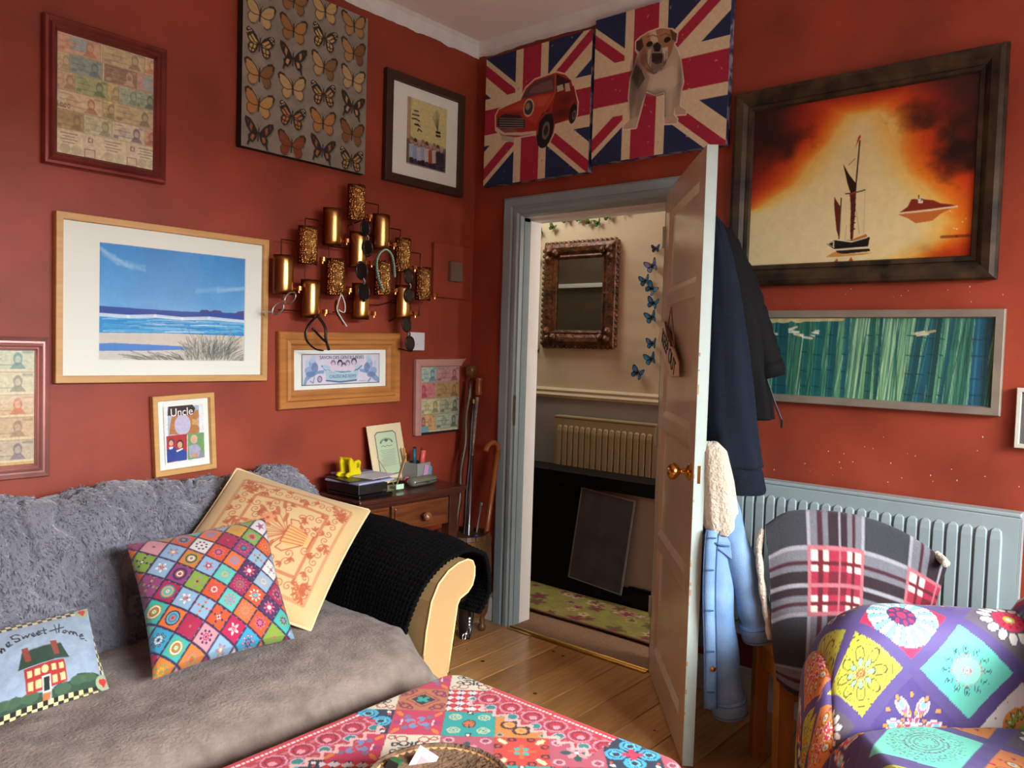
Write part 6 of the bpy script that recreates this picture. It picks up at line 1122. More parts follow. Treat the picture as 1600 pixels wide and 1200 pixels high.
def throw():
    rows = [[(1198, 850, 2.66), (1240, 828, 2.66), (1330, 832, 2.66), (1410, 858, 2.62), (1466, 896, 2.58)],
            [(1196, 822, 2.64), (1240, 803, 2.63), (1330, 808, 2.62), (1408, 834, 2.58), (1474, 876, 2.54)],
            [(1197, 830, 2.60), (1240, 806, 2.585), (1330, 811, 2.56), (1410, 838, 2.54), (1480, 884, 2.50)],
            [(1203, 905, 2.58), (1244, 895, 2.545), (1330, 897, 2.52), (1404, 918, 2.51), (1462, 945, 2.50)],
            [(1206, 1000, 2.56), (1243, 992, 2.515), (1324, 992, 2.49), (1392, 1010, 2.49), (1438, 1025, 2.50)],
            [(1214, 1064, 2.54), (1242, 1086, 2.50), (1300, 1100, 2.475), (1360, 1104, 2.47), (1410, 1100, 2.48)]]
    G = np.array([[dep(*q) for q in row] for row in rows]); up = lambda A, n, ax: np.moveaxis(np.array(smooth_path(list(np.moveaxis(A, ax, 0)), n)), 0, ax); P = up(up(G, 34, 1), 30, 0)
    U = np.cumsum(np.r_[0, np.linalg.norm(np.diff(P[75], axis=0), axis=1)]); V = np.cumsum(np.r_[0, np.linalg.norm(np.diff(P[:, 60], axis=0), axis=1)]); UU, VV = np.meshgrid(U, V); d = .010*(fbm(UU*8, VV*5, 4)-.5)+.008*np.sin(UU*34+VV*5)*np.clip(VV-.15, 0, 1); P = P-FH*d[..., None]
    m = print_mat('fleece_print', .95, bump=.35, bscale=260, sheen=.15); r = thing('tartan_throw', 'grey red and cream tartan fleece throw draped over the chair back', 'throw', P[75, 60]); o = np.array(r.location)
    q = gridobj('blanket', P-o, tartan(UU*.62+.008, VV*.52-.037), m, r); k = q.modifiers.new('thick', 'SOLIDIFY'); k.thickness = .014; k.offset = 1
    fl = mat('cream_sherpa_lining', '#c2b8a6', .95, vary=.12, vscale=50, bump=.8, bscale=120, sheen=.2); E_ = [dep(*a)-o for a in ((1192, 826, 2.62), (1186, 850, 2.62), (1187, 880, 2.61), (1190, 910, 2.605), (1194, 940, 2.60), (1199, 965, 2.595), (1202, 985, 2.59), (1204, 1000, 2.585))]
    obj('fleece_lining', MB().tube(smooth_path(E_, 6), [.006]+[.009+.004*abs(math.sin(i*.4)) for i in range(41)]+[.004], 10), fl, r, smooth=True)
    R = [dep(*a)-o for a in ((1470, 872, 2.5), (1478, 880, 2.47), (1474, 898, 2.49))]; obj('rolled_corner', MB().tube(smooth_path([dep(1462, 866, 2.53)-o, dep(1472, 874, 2.5)-o, dep(1479, 882, 2.47)-o], 5), [.013]*10+[.010], 12), fl, r, smooth=True)
throw()
# ================================================================== PATCHWORK ARMCHAIR (its own frame: x right, y away from the camera, as seen from the room's middle)
AO = np.array((CAM[0], CAM[1], 0.0))
cover_m = print_mat('stretch_cover_print', .7, bump=.08, bscale=300, sheen=.1)
def petalring(x, y, n, R, w, col, im, line='#3a2a60'):
    r = np.hypot(x, y); th = np.arctan2(y, x); k = 2*PI/n; a = (np.mod(th+k/2, k)-k/2)*r; m = ((r-R)/w)**2+(a/(w*.62))**2; q = (m < 1)[..., None]; im = np.where(q, srgb(line), im); return np.where((m < .62)[..., None], srgb(col), im)
def cover_tile(kind, x, y, U, V):
    r = np.hypot(x, y); th = np.arctan2(y, x); im = np.zeros(x.shape+(3,))
    P_, T_, Y_, R_, O_, W_, C_ = '#4b3a78', '#62c2ac', '#b9b83c', '#c42c50', '#d88a3a', '#dcd8d2', '#7cc0cc'
    if kind == 'teal':
        im[:] = srgb(T_); im = petalring(x, y, 12, .60, .13, T_, im, '#24505c'); im = petalring(x, y, 12, .62, .05, '#3a3a70', im); im = petalring(x, y, 24, .44, .04, '#c4506a', im, T_); m = (r < .40)[..., None]; im = np.where(m, srgb('#8fd2bc'), im); im = petalring(x, y, 12, .12, .04, '#c46a7a', im, '#8fd2bc'); im = np.where((r < .04)[..., None], srgb('#c46a7a'), im)
    elif kind == 'circle':
        im[:] = srgb('#6cc8b0'); 
        for n, R, w in ((30, .78, .075), (28, .66, .07), (26, .54, .065)): im = petalring(x, y, n, R, w, '#6cc8b0', im, '#4a5a70')
        for R in (.46, .36, .26): im = np.where((np.abs(r-R) < .012)[..., None], srgb('#5a3a60'), im)
        st = .17+.05*np.cos(th*12); im = np.where((np.abs(r-st) < .012)[..., None], srgb('#5a3a60'), im); im = np.where(((np.abs(np.sin(th*18)) < .12) & (r > .36) & (r < .46))[..., None], srgb('#5a3a60'), im)
    elif kind == 'yellow':
        im[:] = srgb(Y_); im = petalring(x, y, 8, .62, .27, Y_, im, '#4a3c24'); im = petalring(x, y, 8, .36, .16, '#8cb88a', im, '#4a3c24'); im = petalring(x, y, 24, .66, .04, Y_, im, '#4a3c24'); im = np.where((r < .22)[..., None], srgb('#c8c06a'), im); im = petalring(x, y, 12, .13, .07, '#c4502c', im, '#d8b048'); im = np.where((r < .05)[..., None], srgb('#8a2a20'), im); im = np.where((np.abs(np.mod(r*1.0, .16)-.08) < .006)[..., None] & (r > .86)[..., None], srgb('#4a3c24'), im)
    elif kind == 'daisy':
        s = np.sin(th*13); im[:] = srgb(W_); im = np.where((s > .1)[..., None], srgb(C_), im); im = np.where((np.abs(s-.05) < .14)[..., None], srgb('#3a3a60'), im); m = (r < .42)[..., None]; im = np.where(m, srgb('#4a2a5c'), im); im = petalring(x, y, 8, .30, .11, R_, im, '#4a2a5c'); im = np.where((r < .13)[..., None], srgb(R_), im); im = np.where((r > 1.02)[..., None], srgb(R_), im)
    elif kind == 'multi':
        im[:] = srgb(P_); im = petalring(x, y, 6, .62, .28, '#d8607a', im, W_); im = petalring(x, y, 6, .66, .16, C_, im, W_); im = petalring(x, y, 12, .86, .11, O_, im); im = petalring(x, y, 14, .36, .09, O_, im); im = petalring(x, y, 6, .2, .12, R_, im, W_); im = np.where((r < .08)[..., None], srgb(W_), im)
    elif kind == 'red':
        im[:] = srgb('#5c5560'); im = petalring(x, y, 14, .66, .24, W_, im, '#4a4450'); m = (r < .44)[..., None]; im = np.where(m, srgb(R_), im); im = petalring(x, y, 10, .3, .07, '#8c1c30', im, R_); im = np.where((r < .16)[..., None], srgb(Y_), im); im = np.where((r < .08)[..., None], srgb(W_), im)
    elif kind == 'white':
        im[:] = srgb(W_); m = (r < .66)[..., None]; im = np.where(m, srgb(O_), im); im = petalring(x, y, 14, .46, .15, '#8fa83a', im, '#5a5a2c'); im = petalring(x, y, 14, .5, .06, W_, im, '#5a5a2c'); im = np.where((r < .22)[..., None], srgb('#8fa83a'), im); im = petalring(x, y, 9, .86, .05, R_, im, W_)
    else:
        im[:] = srgb('#c8783a'); im = petalring(x, y, 10, .6, .2, '#d8a24a', im, '#7c2a20'); im = petalring(x, y, 10, .62, .09, '#5a9ac0', im, W_); im = petalring(x, y, 8, .3, .14, R_, im, W_); im = np.where((r < .14)[..., None], srgb(O_), im); im = petalring(x, y, 16, .88, .07, R_, im)
    return im
def cover(U, V, u0, v0, h, kinds):
    a, b = ((U-u0)+(V-v0))/(2*h)+.5, ((U-u0)-(V-v0))/(2*h)+.5; i, j = np.floor(a).astype(int), np.floor(b).astype(int); fa, fb = (a-i)*2-1, (b-j)*2-1; x, y = (fa+fb)/1.0, (fa-fb)/1.0; im = np.zeros(U.shape+(3,))+srgb('#54457c'); k = .84
    for p, q in set(zip(i.ravel().tolist(), j.ravel().tolist())):
        m = (i == p) & (j == q); kd = kinds.get((p, q)) or ['daisy', 'multi', 'yellow', 'red', 'white', 'orange', 'circle'][(p*5+q*3+p*q) % 7]; im[m] = cover_tile(kd, x[m]*.80, y[m]*.80, U[m], V[m])
    e = np.maximum(np.abs(fa), np.abs(fb)); return np.where((e > k)[..., None], srgb('#54457c'), im)
def armchair():
    r = thing('patchwork_armchair', 'armchair in a bright purple patchwork mandala stretch cover at the right edge', 'armchair', AO, (0, 0, ARZ))
    # arm: section from the inner foot over the rounded top to the floor outside, closed by a rounded front
    sec = [(2.075, .06), (2.078, .22), (2.082, .36), (2.085, .44), (2.105, .52), (2.115, .60), (2.13, .665), (2.17, .708), (2.23, .724), (2.29, .708), (2.33, .655), (2.345, .56), (2.345, .40), (2.34, .20), (2.335, .04)]
    S = np.array(smooth_path([(a, b, 0) for a, b in sec], 14))[:, :2]; L = np.r_[0, np.cumsum(np.hypot(*np.diff(S, axis=0).T))]; V0 = float(np.interp(.44, S[:42, 1], L[:42]))+.165; nu, nv = 420, 330; s = np.linspace(0, L[-1], nv); Y = np.interp(s, L, S[:, 0]); Z = np.interp(s, L, S[:, 1]); xs = np.linspace(0, 1, nu)
    T, I = np.meshgrid(xs, np.arange(nv)); X = .875+T*1.02; d = np.clip((X-.875)/.20, 0, 1); k = np.sqrt(np.clip(1-(1-d)**2, 0, 1)); yc = 2.215; YY = yc-.055+(Y[I]-yc)*(.72+.28*k); ZZ = Z[I]*(1-.19*(1-k)*np.clip((Z[I]-.3)/.4, 0, 1)); XX = X; w = .006*(fbm(X*9, s[I]*9, 3)-.5)
    ZZ = ZZ-np.clip((X-1.05), 0, 1)*.02; P = np.stack([XX, YY-w, ZZ+w], -1); SL = s[I]; arc = X-.06*(1-k)
    h = .145; gridobj('arm', P, cover(arc, SL, 1.215, V0, h, {(0, 0): 'teal', (-1, -1): 'yellow', (-1, 0): 'multi', (0, -1): 'daisy', (1, 0): 'red', (0, 1): 'white', (1, 1): 'red', (-1, -2): 'yellow'}), cover_m, r)
    # front of the arm: the same cloth drawn round the rounded front, with gathers towards the floor
    R0 = P[:, 0]; A0 = arc[:, 0]; cc = np.linspace(1, 0, 90)[None, :]; q = np.sin(cc*PI/2); cen = np.stack([np.full(nv, .84), 2.16+(R0[:, 1]-2.16)*.05, np.minimum(R0[:, 2]*.55, .34)], -1)[:, None]
    F = cen+(R0[:, None]-cen)*q[..., None]; F[..., 0] = .875-.045*np.cos(cc*PI/2)**.8+.010*np.sin(s[:, None]*70)*np.clip((.40-F[..., 2])*4, 0, 1)*(1-cc); D = np.linalg.norm(F-R0[:, None], axis=-1)
    gridobj('arm_front', F, cover(A0[:, None]-D*.9, SL[:, :1]+0*D+D*.25*np.sign(V0+.03-SL[:, :1]), 1.215, V0, h, {(-1, -1): 'yellow', (-1, 0): 'multi', (0, -1): 'daisy', (-2, -1): 'orange', (-2, 0): 'orange', (-1, -2): 'orange', (-2, -2): 'yellow'}), cover_m, r)
    # seat cushion with a puckered seam against the arm
    n1, n2 = 330, 260; A, B = np.meshgrid(np.linspace(0, 1, n1), np.linspace(0, 1, n2)); X = .868+A*.96; y = 2.06-B*.75; e = np.clip(np.minimum.reduce([A*16+.1, B*9+.05, 1.2-0*A]), 0, 1); z = .475-.075*(1-e)**2*1.6-.03*(1-np.clip(A*5, 0, 1))+.012*(fbm(X*8, y*8, 2)-.5)+.01*np.sin(X*60)*np.exp(-((y-2.06)/.03)**2)
    P = np.stack([X, y, z], -1); skirt_ = P[:, :1].copy(); P = np.concatenate([np.stack([skirt_[..., 0]-.02, skirt_[..., 1], skirt_[..., 2]*0+.05], -1), np.stack([skirt_[..., 0]-.015, skirt_[..., 1], skirt_[..., 2]*.6], -1), P], 1); UX = P[..., 0]-(.4-np.minimum(P[..., 2], .4))
    gridobj('seat', P, cover(UX, P[..., 1], 1.035, 1.905, .165, {(0, 0): 'circle', (1, 0): 'orange', (1, 1): 'red', (0, -1): 'multi', (0, 1): 'orange'}), cover_m, r)
    # back, rising at the right edge of the picture
    def back(u, v):
        a = 2*PI*u; return (1.60+.17*math.copysign(abs(math.cos(a))**.5, math.cos(a)), 1.80+.60*math.copysign(abs(math.sin(a))**.4, math.sin(a)), .05+.90*v)
    sec = []; nb = 120; a = np.linspace(0, 2*PI, nb, endpoint=False); rows = []
    for zz, kk in [(.05, 1)]+[(.05+.73*t, 1) for t in np.linspace(.02, .9, 70)]+[(.735, .97), (.765, .90), (.785, .78), (.797, .5), (.80, .05)]:
        lean = .10*(zz-.4); rows.append(np.stack([1.515+lean+.16*kk*np.sign(np.cos(a))*np.abs(np.cos(a))**.6, 1.74+.53*kk*np.sign(np.sin(a))*np.abs(np.sin(a))**.4, np.full(nb, zz)], -1))
    P = np.array(rows); gridobj('back', P, cover(np.tile(np.r_[0, np.cumsum(np.linalg.norm(np.diff(P[20], axis=0), axis=1))], (P.shape[0], 1)), np.r_[0, np.cumsum(np.linalg.norm(np.diff(P[:, 0], axis=0), axis=1))][:, None]+0*P[..., 0], .1, .4, .145, {}), cover_m, r, wrap=True)
    obj('base', MB().box(.92, 1.66, 1.40, 2.22, .05, .38), mat('dark_hessian_base', '#3a2c44', .9), r)
armchair()
# ================================================================== TABLE WITH PRINTED CLOTH
TX1, TY0, TX0, TY1, TZ = -1.405, -1.295, -2.55, -2.035, .45
def table():
    r = thing('coffee_table', 'low coffee table under the red patchwork cloth in the foreground', 'table', ((TX0+TX1)/2, (TY0+TY1)/2, 0)); o = np.array(r.location); tw_ = mat('brown_table_wood', '#6c4526', .4, vary=.2); W_, D_ = TX1-TX0, TY0-TY1
    obj('top', MB().box(-W_/2+.01, W_/2-.01, -D_/2+.01, D_/2-.01, TZ-.035, TZ-.006), tw_, r, bevel=.008)
    for x in (-W_/2+.05, W_/2-.10):
        for y in (-D_/2+.05, D_/2-.10): obj('leg', MB().box(x, x+.05, y, y+.05, 0, TZ-.035), tw_, r, bevel=.004)
    obj('apron', MB().box(-W_/2+.06, W_/2-.06, -D_/2+.055, -D_/2+.075, TZ-.10, TZ-.035).box(-W_/2+.06, W_/2-.06, D_/2-.075, D_/2-.055, TZ-.10, TZ-.035), tw_, r)
def cloth_color(x, y):
    c = math.cos(PI/4+YAW-math.radians(45)); s = math.sin(PI/4+YAW-math.radians(45)); U = (x-TX1)*c+(y-TY0)*s; V = -(x-TX1)*s+(y-TY0)*c
    sets = [['#16324a', '#3a9ac0', '#c02c50', '#4cb0c8'], ['#b8324c', '#c87a30', '#6a3a8c', '#7c9ac0', '#d8c0b0'], ['#1f9a94', '#1a2030', '#c86a30', '#b8c0a0'], ['#b87048', '#8a2c50', '#2aa090', '#5c2038'], ['#d8cdb4', '#1a2430', '#a03c30', '#14202c'], ['#7c2c5c', '#c8643c', '#4a5c8c', '#c0402c'], ['#c8362a', '#d8c8a0', '#5c1c28', '#2ab0a8'], ['#b85468', '#1c4c4c', '#d88a90', '#c8a0a0'], ['#c09a80', '#7a2c4c', '#2a8c6c', '#8c4a5c'], ['#c87a38', '#3c1c18', '#d86a20', '#e0b060']]
    def pick(i, j, a, b):
        h = {(0, 0): 5, (0, 1): 1, (-1, 1): 4, (-1, 0): 3, (-2, 1): 1, (-2, 2): 0, (-1, 2): 5, (-2, 0): 2, (-2, -1): 7, (-1, -1): 6, (-3, 0): 8, (-3, 1): 5, (-3, 2): 1, (-3, -1): 6, (-3, -2): 8, (-3, -3): 0, (-2, -2): 5, (-4, 0): 4, (-4, -1): 2}.get((i, j), (i*3+j*7+(i*j) % 3) % 9); im = np.zeros(a.shape+(3,)); A, B = np.abs(a), np.abs(b); r = np.hypot(a, b); th = np.arctan2(b, a)
        def M(m, c):
            nonlocal im
            im = np.where(m[..., None], srgb(c), im)
        def heart(cx, cy, s, c, w=None):
            x, y = (A-cx)/s, (B-cy)/s; u, v = (x+y)*.7071, (x-y)*.7071; f = (u*u+v*v-1)**3-u*u*0-1.2*(u**3)*v*v; M(f < 0 if w is None else np.abs(np.hypot(u, v)-1) < w, c)
        def ringq(cx, cy, R, w, c): M(np.abs(np.hypot(A-cx, B-cy)-R) < w, c)
        if h == 0:      # navy with turquoise hearts and a pink cross
            M(r > -1, '#16283c'); ringq(.62, 0, .34, .07, '#3aa0c4'); ringq(0, .62, .34, .07, '#3aa0c4'); ringq(.62, 0, .18, .05, '#58b4c8'); ringq(0, .62, .18, .05, '#58b4c8'); M((r < .40*np.abs(np.cos(2*th))**.5), '#c42a4c'); M(np.hypot(A-.82, B-.82) < .10, '#d8d0c8'); M(np.hypot(A-.62, B-.86) < .07, '#c4402c')
        elif h == 1:    # raspberry with orange corner leaves
            M(r > -1, '#b82c50'); M((np.hypot((A-.72)*.8+(B-.78)*.5, ((B-.78)*.8-(A-.72)*.5)*2.4) < .24), '#d0742a'); M(r < .52*np.abs(np.cos(2*th+PI/4))**.7, '#6a86b0'); M(r < .30*np.abs(np.cos(2*th)), '#c8302c'); ringq(.45, .45, .09, .035, '#2a7a94'); ringq(.0, .82, .1, .04, '#7a3a6c'); M((np.abs(B-.62) < .035) & (A < .22), '#d8c8c0')
        elif h == 2:    # turquoise with pale scrolls and an orange flower
            M(r > -1, '#18948e'); ringq(.55, .58, .22, .045, '#a8b894'); ringq(.55, .58, .10, .04, '#a8b894'); M(np.hypot(A*.8, B) < .27, '#16202c'); M((np.hypot(A*.85, B) < .23) & (np.abs(np.sin(th*3)) > .22), '#b8622c'); M((A > .78) & (B < .12), '#16202c'); M((A > .86) & (B < .06), '#d8d0c0')
        elif h == 3:    # red and white harlequin
            q = 2.0; k = (np.mod((a+b)*q*.5, 1) < .5) ^ (np.mod((a-b)*q*.5, 1) < .5); M(r > -1, '#cfc9cc'); M(k, '#c02626'); p, w = np.abs(np.mod(a+.25, .5)-.25), np.abs(np.mod(b+.25, .5)-.25); M((np.minimum(p, w) < .035) & (np.maximum(p, w) < .13), '#1a2034')
        elif h == 4:    # terracotta with a teal clover in a dark diamond
            M(r > -1, '#b06a42'); M((A+B < .52), '#142030'); M(r < .30*np.abs(np.sin(2*th))**.5, '#1f9a86'); ringq(.62, .68, .19, .06, '#7c2a44'); ringq(.80, .45, .11, .045, '#7c2a44'); ringq(.42, .84, .11, .045, '#7c2a44'); M((np.abs(A+B-.70) < .05), '#8a3c44')
        elif h == 5:    # cream with black and rust scrolls
            M(r > -1, '#cfc6ae'); ringq(.34, .30, .17, .045, '#1a2630'); ringq(.26, .62, .12, .035, '#1a2630'); ringq(.68, .42, .20, .035, '#9c4a38'); ringq(.78, .80, .13, .035, '#9c4a38'); M((np.minimum(A, B) < .05) & (r < .5), '#1a2630')
        elif h == 6:    # red with cream lilies and a turquoise heart flower
            M(r > -1, '#c0392a'); M((np.hypot((A-.72)*.75+(B-.72)*.6, ((B-.72)*.75-(A-.72)*.6)*2.0) < .24), '#d8c89c'); M(r < .34*np.abs(np.sin(2*th))**.5, '#2aa49c'); ringq(.88, .36, .13, .045, '#4a1820'); ringq(.36, .88, .13, .045, '#4a1820'); M((r < .52) & (np.minimum(A, B) < .07), '#d0602c')
        elif h == 7:    # orange with dark hearts
            M(r > -1, '#c47a34'); ringq(.0, .46, .30, .06, '#3a1c14'); ringq(.46, 0, .30, .06, '#3a1c14'); ringq(.0, .46, .16, .05, '#d89a50'); ringq(.46, 0, .16, .05, '#d89a50'); M(np.hypot(A-.82, B-.82) < .16, '#8c9c8c'); M(np.hypot(A-.82, B-.82) < .08, '#5c3a2c')
        else:           # plum pink with dark green star
            M(r > -1, '#a84c5c'); M(r < .62*np.abs(np.cos(2*th))**1.4, '#1f4744'); M(r < .50*np.abs(np.sin(2*th))**1.4, '#d08a90'); ringq(.70, .70, .18, .045, '#c8989c'); ringq(.70, .70, .08, .04, '#7c2c4c'); M(r < .08, '#d8c8c0')
        return im
    S = .131; im = tiles(U+.1139, V+.1258, S, .025, '#1c1620', pick)
    for e, al, a0, a1 in ((TX1-x, TY0-y, .15, .56), (TY0-y, TX1-x, .36, 1.1)):                       # border of medallions along both edges, away from the corner
        k = (e < .115) & (al > a0) & (al < a1); B = np.zeros(x.shape+(3,))+srgb('#a82c38'); B = np.where((np.sin(al*160)*np.sin(e*200) > .3)[..., None], srgb('#b8606a'), B); B = np.where((e < .022)[..., None], srgb('#c02c30'), B); B = np.where((np.abs(e-.012) < .005)[..., None] & (np.mod(al, .012) < .008)[..., None], srgb('#d8d0d8'), B)
        m = np.mod(al, .075)-.0375; r = np.hypot(m, e-.055); B = np.where((r < .031)[..., None], srgb('#c88a9c'), B); B = np.where((r < .0265)[..., None], srgb('#ac2036'), B); B = np.where((np.abs(r-.019) < .002)[..., None], srgb('#6c1426'), B); B = np.where((np.hypot(m-.006, e-.06) < .010)[..., None], srgb('#d8909c'), B); r = np.hypot(np.mod(al+.0375, .075)-.0375, e-.092); B = np.where((r < .013)[..., None], srgb('#1f7c74'), B); B = np.where((np.abs(r-.015) < .002)[..., None], srgb('#b8a0b0'), B)
        lace = .108+.010*np.sin(al*150); k = k & (e < lace); im = np.where(k[..., None], B, im); im = np.where(((np.abs(e-lace) < .007) & (al > a0) & (al < a1))[..., None], srgb('#d8a8a0'), im)
    return im
def tablecloth():
    n1, n2 = 420, 300; drop = .20; A = np.linspace(TX0-drop, TX1+drop, n1); B = np.linspace(TY1-drop, TY0+drop, n2); X, Y = np.meshgrid(A, B); rc = .045
    cx = np.clip(X, TX0+rc, TX1-rc); cy = np.clip(Y, TY1+rc, TY0-rc); dx, dy = X-cx, Y-cy; d = np.hypot(dx, dy)+1e-9; over = np.clip(d-rc, 0, None); ux, uy = dx/d, dy/d; r_ = .018; ang = np.clip(over/r_, 0, PI/2); o_ = np.minimum(d, rc)+r_*np.sin(ang); fall = r_*(1-np.cos(ang))+np.clip(over-r_*PI/2, 0, None); wv = .012*np.sin((X-Y)*38)*np.clip(fall*8, 0, 1)
    Px, Py = cx+ux*(o_+wv), cy+uy*(o_+wv); Pz = TZ-fall*.98+.001*fbm(X*12, Y*12, 2); Pz += .0015
    o = gridobj('tablecloth', np.stack([Px, Py, Pz], -1), cloth_color(np.clip(X, TX0-.2, TX1+.2), Y), print_mat('cotton_cloth_print', .7, bump=.1, bscale=500, sheen=.1)); k = o.modifiers.new('thick', 'SOLIDIFY'); k.thickness = .002; tag(o, 'red patchwork tile printed tablecloth covering the coffee table', 'tablecloth')
table(); tablecloth()
def bowl():
    c = at(684, 1228, 'z', .515); c[2] = TZ+.003; r = thing('wooden_bowl', 'shallow rough wooden bowl on the tablecloth at the bottom edge', 'bowl', c); m = mat('rough_burr_wood', '#d09c62', .6, color2='#b07c48', vscale=22, bump=.4, bscale=60, ramp=(.3, .7), detail=8)
    obj('body', MB().lathe([(0, 0), (.08, 0), (.120, .020), (.145, .055), (.150, .070), (.146, .074), (.138, .072), (.128, .050), (.105, .022), (.06, .012), (0, .010)], 48), m, r, smooth=True); obj('bark_rim', MB().lathe([(.136, .068), (.140, .0755), (.146, .078), (.152, .074), (.154, .064), (.150, .058)], 60), mat('grey_brown_bark', '#6a5038', .8, vary=.4, vscale=40, bump=.8, bscale=90), r, smooth=True)
    c2 = at(657, 1198, 'z', TZ+.065); t = thing('playing_card', 'white card with a pink border standing in the wooden bowl', 'card', c2, (-.35, .6, -.75)); obj('card', MB().box(-.024, .024, -.0005, .0005, -.03, .035), mat('pale_pink_card', '#d8b8b0', .5), t); obj('printed_mark', MB().box(-.011, .011, -.0009, -.0004, -.016, .018), mat('grey_card_print', '#8a7c7c', .5), t)
    c3 = at(614, 1202, 'z', TZ+.06); t = thing('green_box', 'small dark green box in the left of the wooden bowl', 'box', c3, (.3, .3, .5)); obj('body', MB().box(-.018, .018, -.012, .012, -.015, .02), mat('dark_green_card', '#1f5a34', .5), t, bevel=.002); obj('black_side', MB().box(-.022, -.018, -.012, .012, -.015, .02), ink, t)
bowl()
# ================================================================== THE HALL'S THINGS
def mirror():
    P = [at(*q, 'x', HX) for q in ((855, 383), (968, 376), (962, 543), (851, 541))]; y0, y1 = P[0][1], P[1][1]; z1, z0 = P[0][2], P[2][2]; W_, H_ = y0-y1+.005, z1-z0; r = thing('hall_mirror', 'rectangular mirror in an ornate dark gilt frame in the hall', 'mirror', (HX-.002, y0, z0), (0, 0, -PI/2))
    g = mat('antique_gilt', '#6e421f', .45, .3, color2='#301a0b', vscale=18, bump=.8, bscale=45, ramp=(.35, .7)); moulding(W_, H_, [(0, 0), (0, .02), (.008, .032), (.03, .040), (.055, .036), (.075, .026), (.085, .030), (.098, .024), (.10, .012)], g, r)
    b = MB(); n = 26
    for e in range(4):
        L_ = W_ if e % 2 == 0 else H_
        for k in range(int(L_/.034)):
            t = .017+.034*k; x, z = [(t, 0), (W_, t), (t, H_), (0, t)][e]; b.lathe([(0, -.004), (.013, -.002), (.014, .012), (.008, .022), (0, .024)], 8, (x, -.022, z), axis='y')
    obj('scalloped_edge', b, g, r, smooth=True)['kind'] = 'stuff'
    for (x, z) in ((.05, .05), (W_-.05, .05), (.05, H_-.05), (W_-.05, H_-.05)):
        for k, (dx, dz) in enumerate(((0, 0), (.05, .008), (-.008, .05), (-.05, .008), (.008, -.05))):
            xx, zz = x+(dx if x < W_/2 else -dx)*.9, z+(dz if z < H_/2 else -dz)*.9
            if .02 < xx < W_-.02 and .02 < zz < H_-.02: obj('carved_leaf', MB().lathe([(0, -.062), (.012, -.056), (.022, -.045), (.026, -.034), (0, -.03)], 10, (xx, 0, zz), axis='y'), g, r, smooth=True)
    obj('glass', MB().box(.095, W_-.095, -.010, -.006, .095, H_-.095), mat('mirror_silver', '#b8b8b0', .03, 1.0), r)
mirror()
def fly(label, px, py, s, rot, wing, dark, group, fold=.5):
    p = at(px, py, 'x', HX-.008); r = thing('butterfly', label, 'butterfly', p, (0, rot, -PI/2), group); wm = mat('wing_'+wing[0], wing[1], .5, color2=wing[2], vscale=60, ramp=(.4, .6)); dm = mat('wing_edge_'+dark[0], dark[1], .6)
    up = [(.03, -.02), (.25, -.38), (.55, -.62), (.80, -.70), (.93, -.58), (.90, -.30), (.80, -.05), (.62, .12), (.35, .18), (.06, .12)]; lo = [(.05, .06), (.40, .12), (.66, .14), (.76, .34), (.70, .58), (.50, .74), (.30, .66), (.14, .40)]
    for sg in (-1, 1):
        for nm, L in (('forewing', up), ('hindwing', lo)):
            c = np.mean(L, 0); T3 = lambda q, o=0: (sg*q[0]*s*math.cos(fold), -abs(q[0])*s*math.sin(fold)-o, -q[1]*s)
            n = len(L); w = obj(nm, MB().add([T3(q) for q in L]+[T3(q, .0008) for q in L], [tuple(range(n)), tuple(range(n, 2*n))]+[(i, (i+1) % n, n+(i+1) % n, n+i) for i in range(n)]), dm, r); obj('wing_patch', MB().add([T3(c+(np.array(q)-c)*.72, .0014) for q in L], [tuple(range(n))]), wm, w)
    obj('body', MB().tube([(0, -.003, .3*s), (0, -.006, 0), (0, -.003, -.5*s)], [.002, .004, .0015], 6), dm, r)
GR = [(845, 363), (865, 355), (886, 341), (907, 341), (921, 347), (935, 348), (951, 337), (974, 329), (995, 322), (839, 385), (841, 403), (839, 424), (838, 532), (841, 548)]
gl = ['green butterfly at the bend, nearest the left jamb in the arch above the mirror', 'second green butterfly from the left in the arch above the mirror', 'large green butterfly above the left half of the mirror', 'green butterfly spread wide above the middle of the mirror', 'small dark green butterfly above the middle of the mirror', 'small green butterfly above the right half of the mirror', 'pale green butterfly above the right corner of the mirror', 'green butterfly just under the door head, right of the mirror', 'green butterfly half hidden by the door head, furthest right', 'topmost green butterfly beside the left edge of the mirror', 'olive green butterfly beside the top left of the mirror frame', 'small green butterfly beside the middle of the mirror frame, half behind the jamb', 'small green butterfly by the left jamb near the foot of the mirror', 'lowest green butterfly by the left jamb under the mirror']
for k, (x, y) in enumerate(GR): fly(gl[k], x, y, (.034, .034, .042, .036, .03, .032, .038, .036, .036, .03, .036, .026, .026, .026)[k], random.uniform(-.6, .6), [('leaf_green', '#4a8a34', '#2f5a24'), ('olive_green', '#7a8c34', '#4a5a20')][k % 3 == 1], ('dark_green', '#14240f'), 'green butterflies round the hall mirror', .3+.3*random.random())
BL = [(1025, 388, .026), (1020, 415, .042), (1009, 438, .036), (1020, 451, .040), (1022, 473, .038), (1019, 495, .040), (1020, 536, .036), (1018, 560, .040), (998, 582, .042)]
bl = ['small dark butterfly, topmost of the blue ones beside the door', 'blue and pink spotted butterfly, second from the top beside the door', 'pale blue butterfly furthest left of the upper blue ones', 'blue butterfly with wings half closed, fourth down beside the door', 'narrow blue butterfly pressed against the door edge, fifth down', 'dark edged blue butterfly, sixth down beside the sign', 'turquoise butterfly behind the left point of the sign', 'turquoise butterfly lower left behind the sign', 'bright blue butterfly, lowest, just above the dado rail']
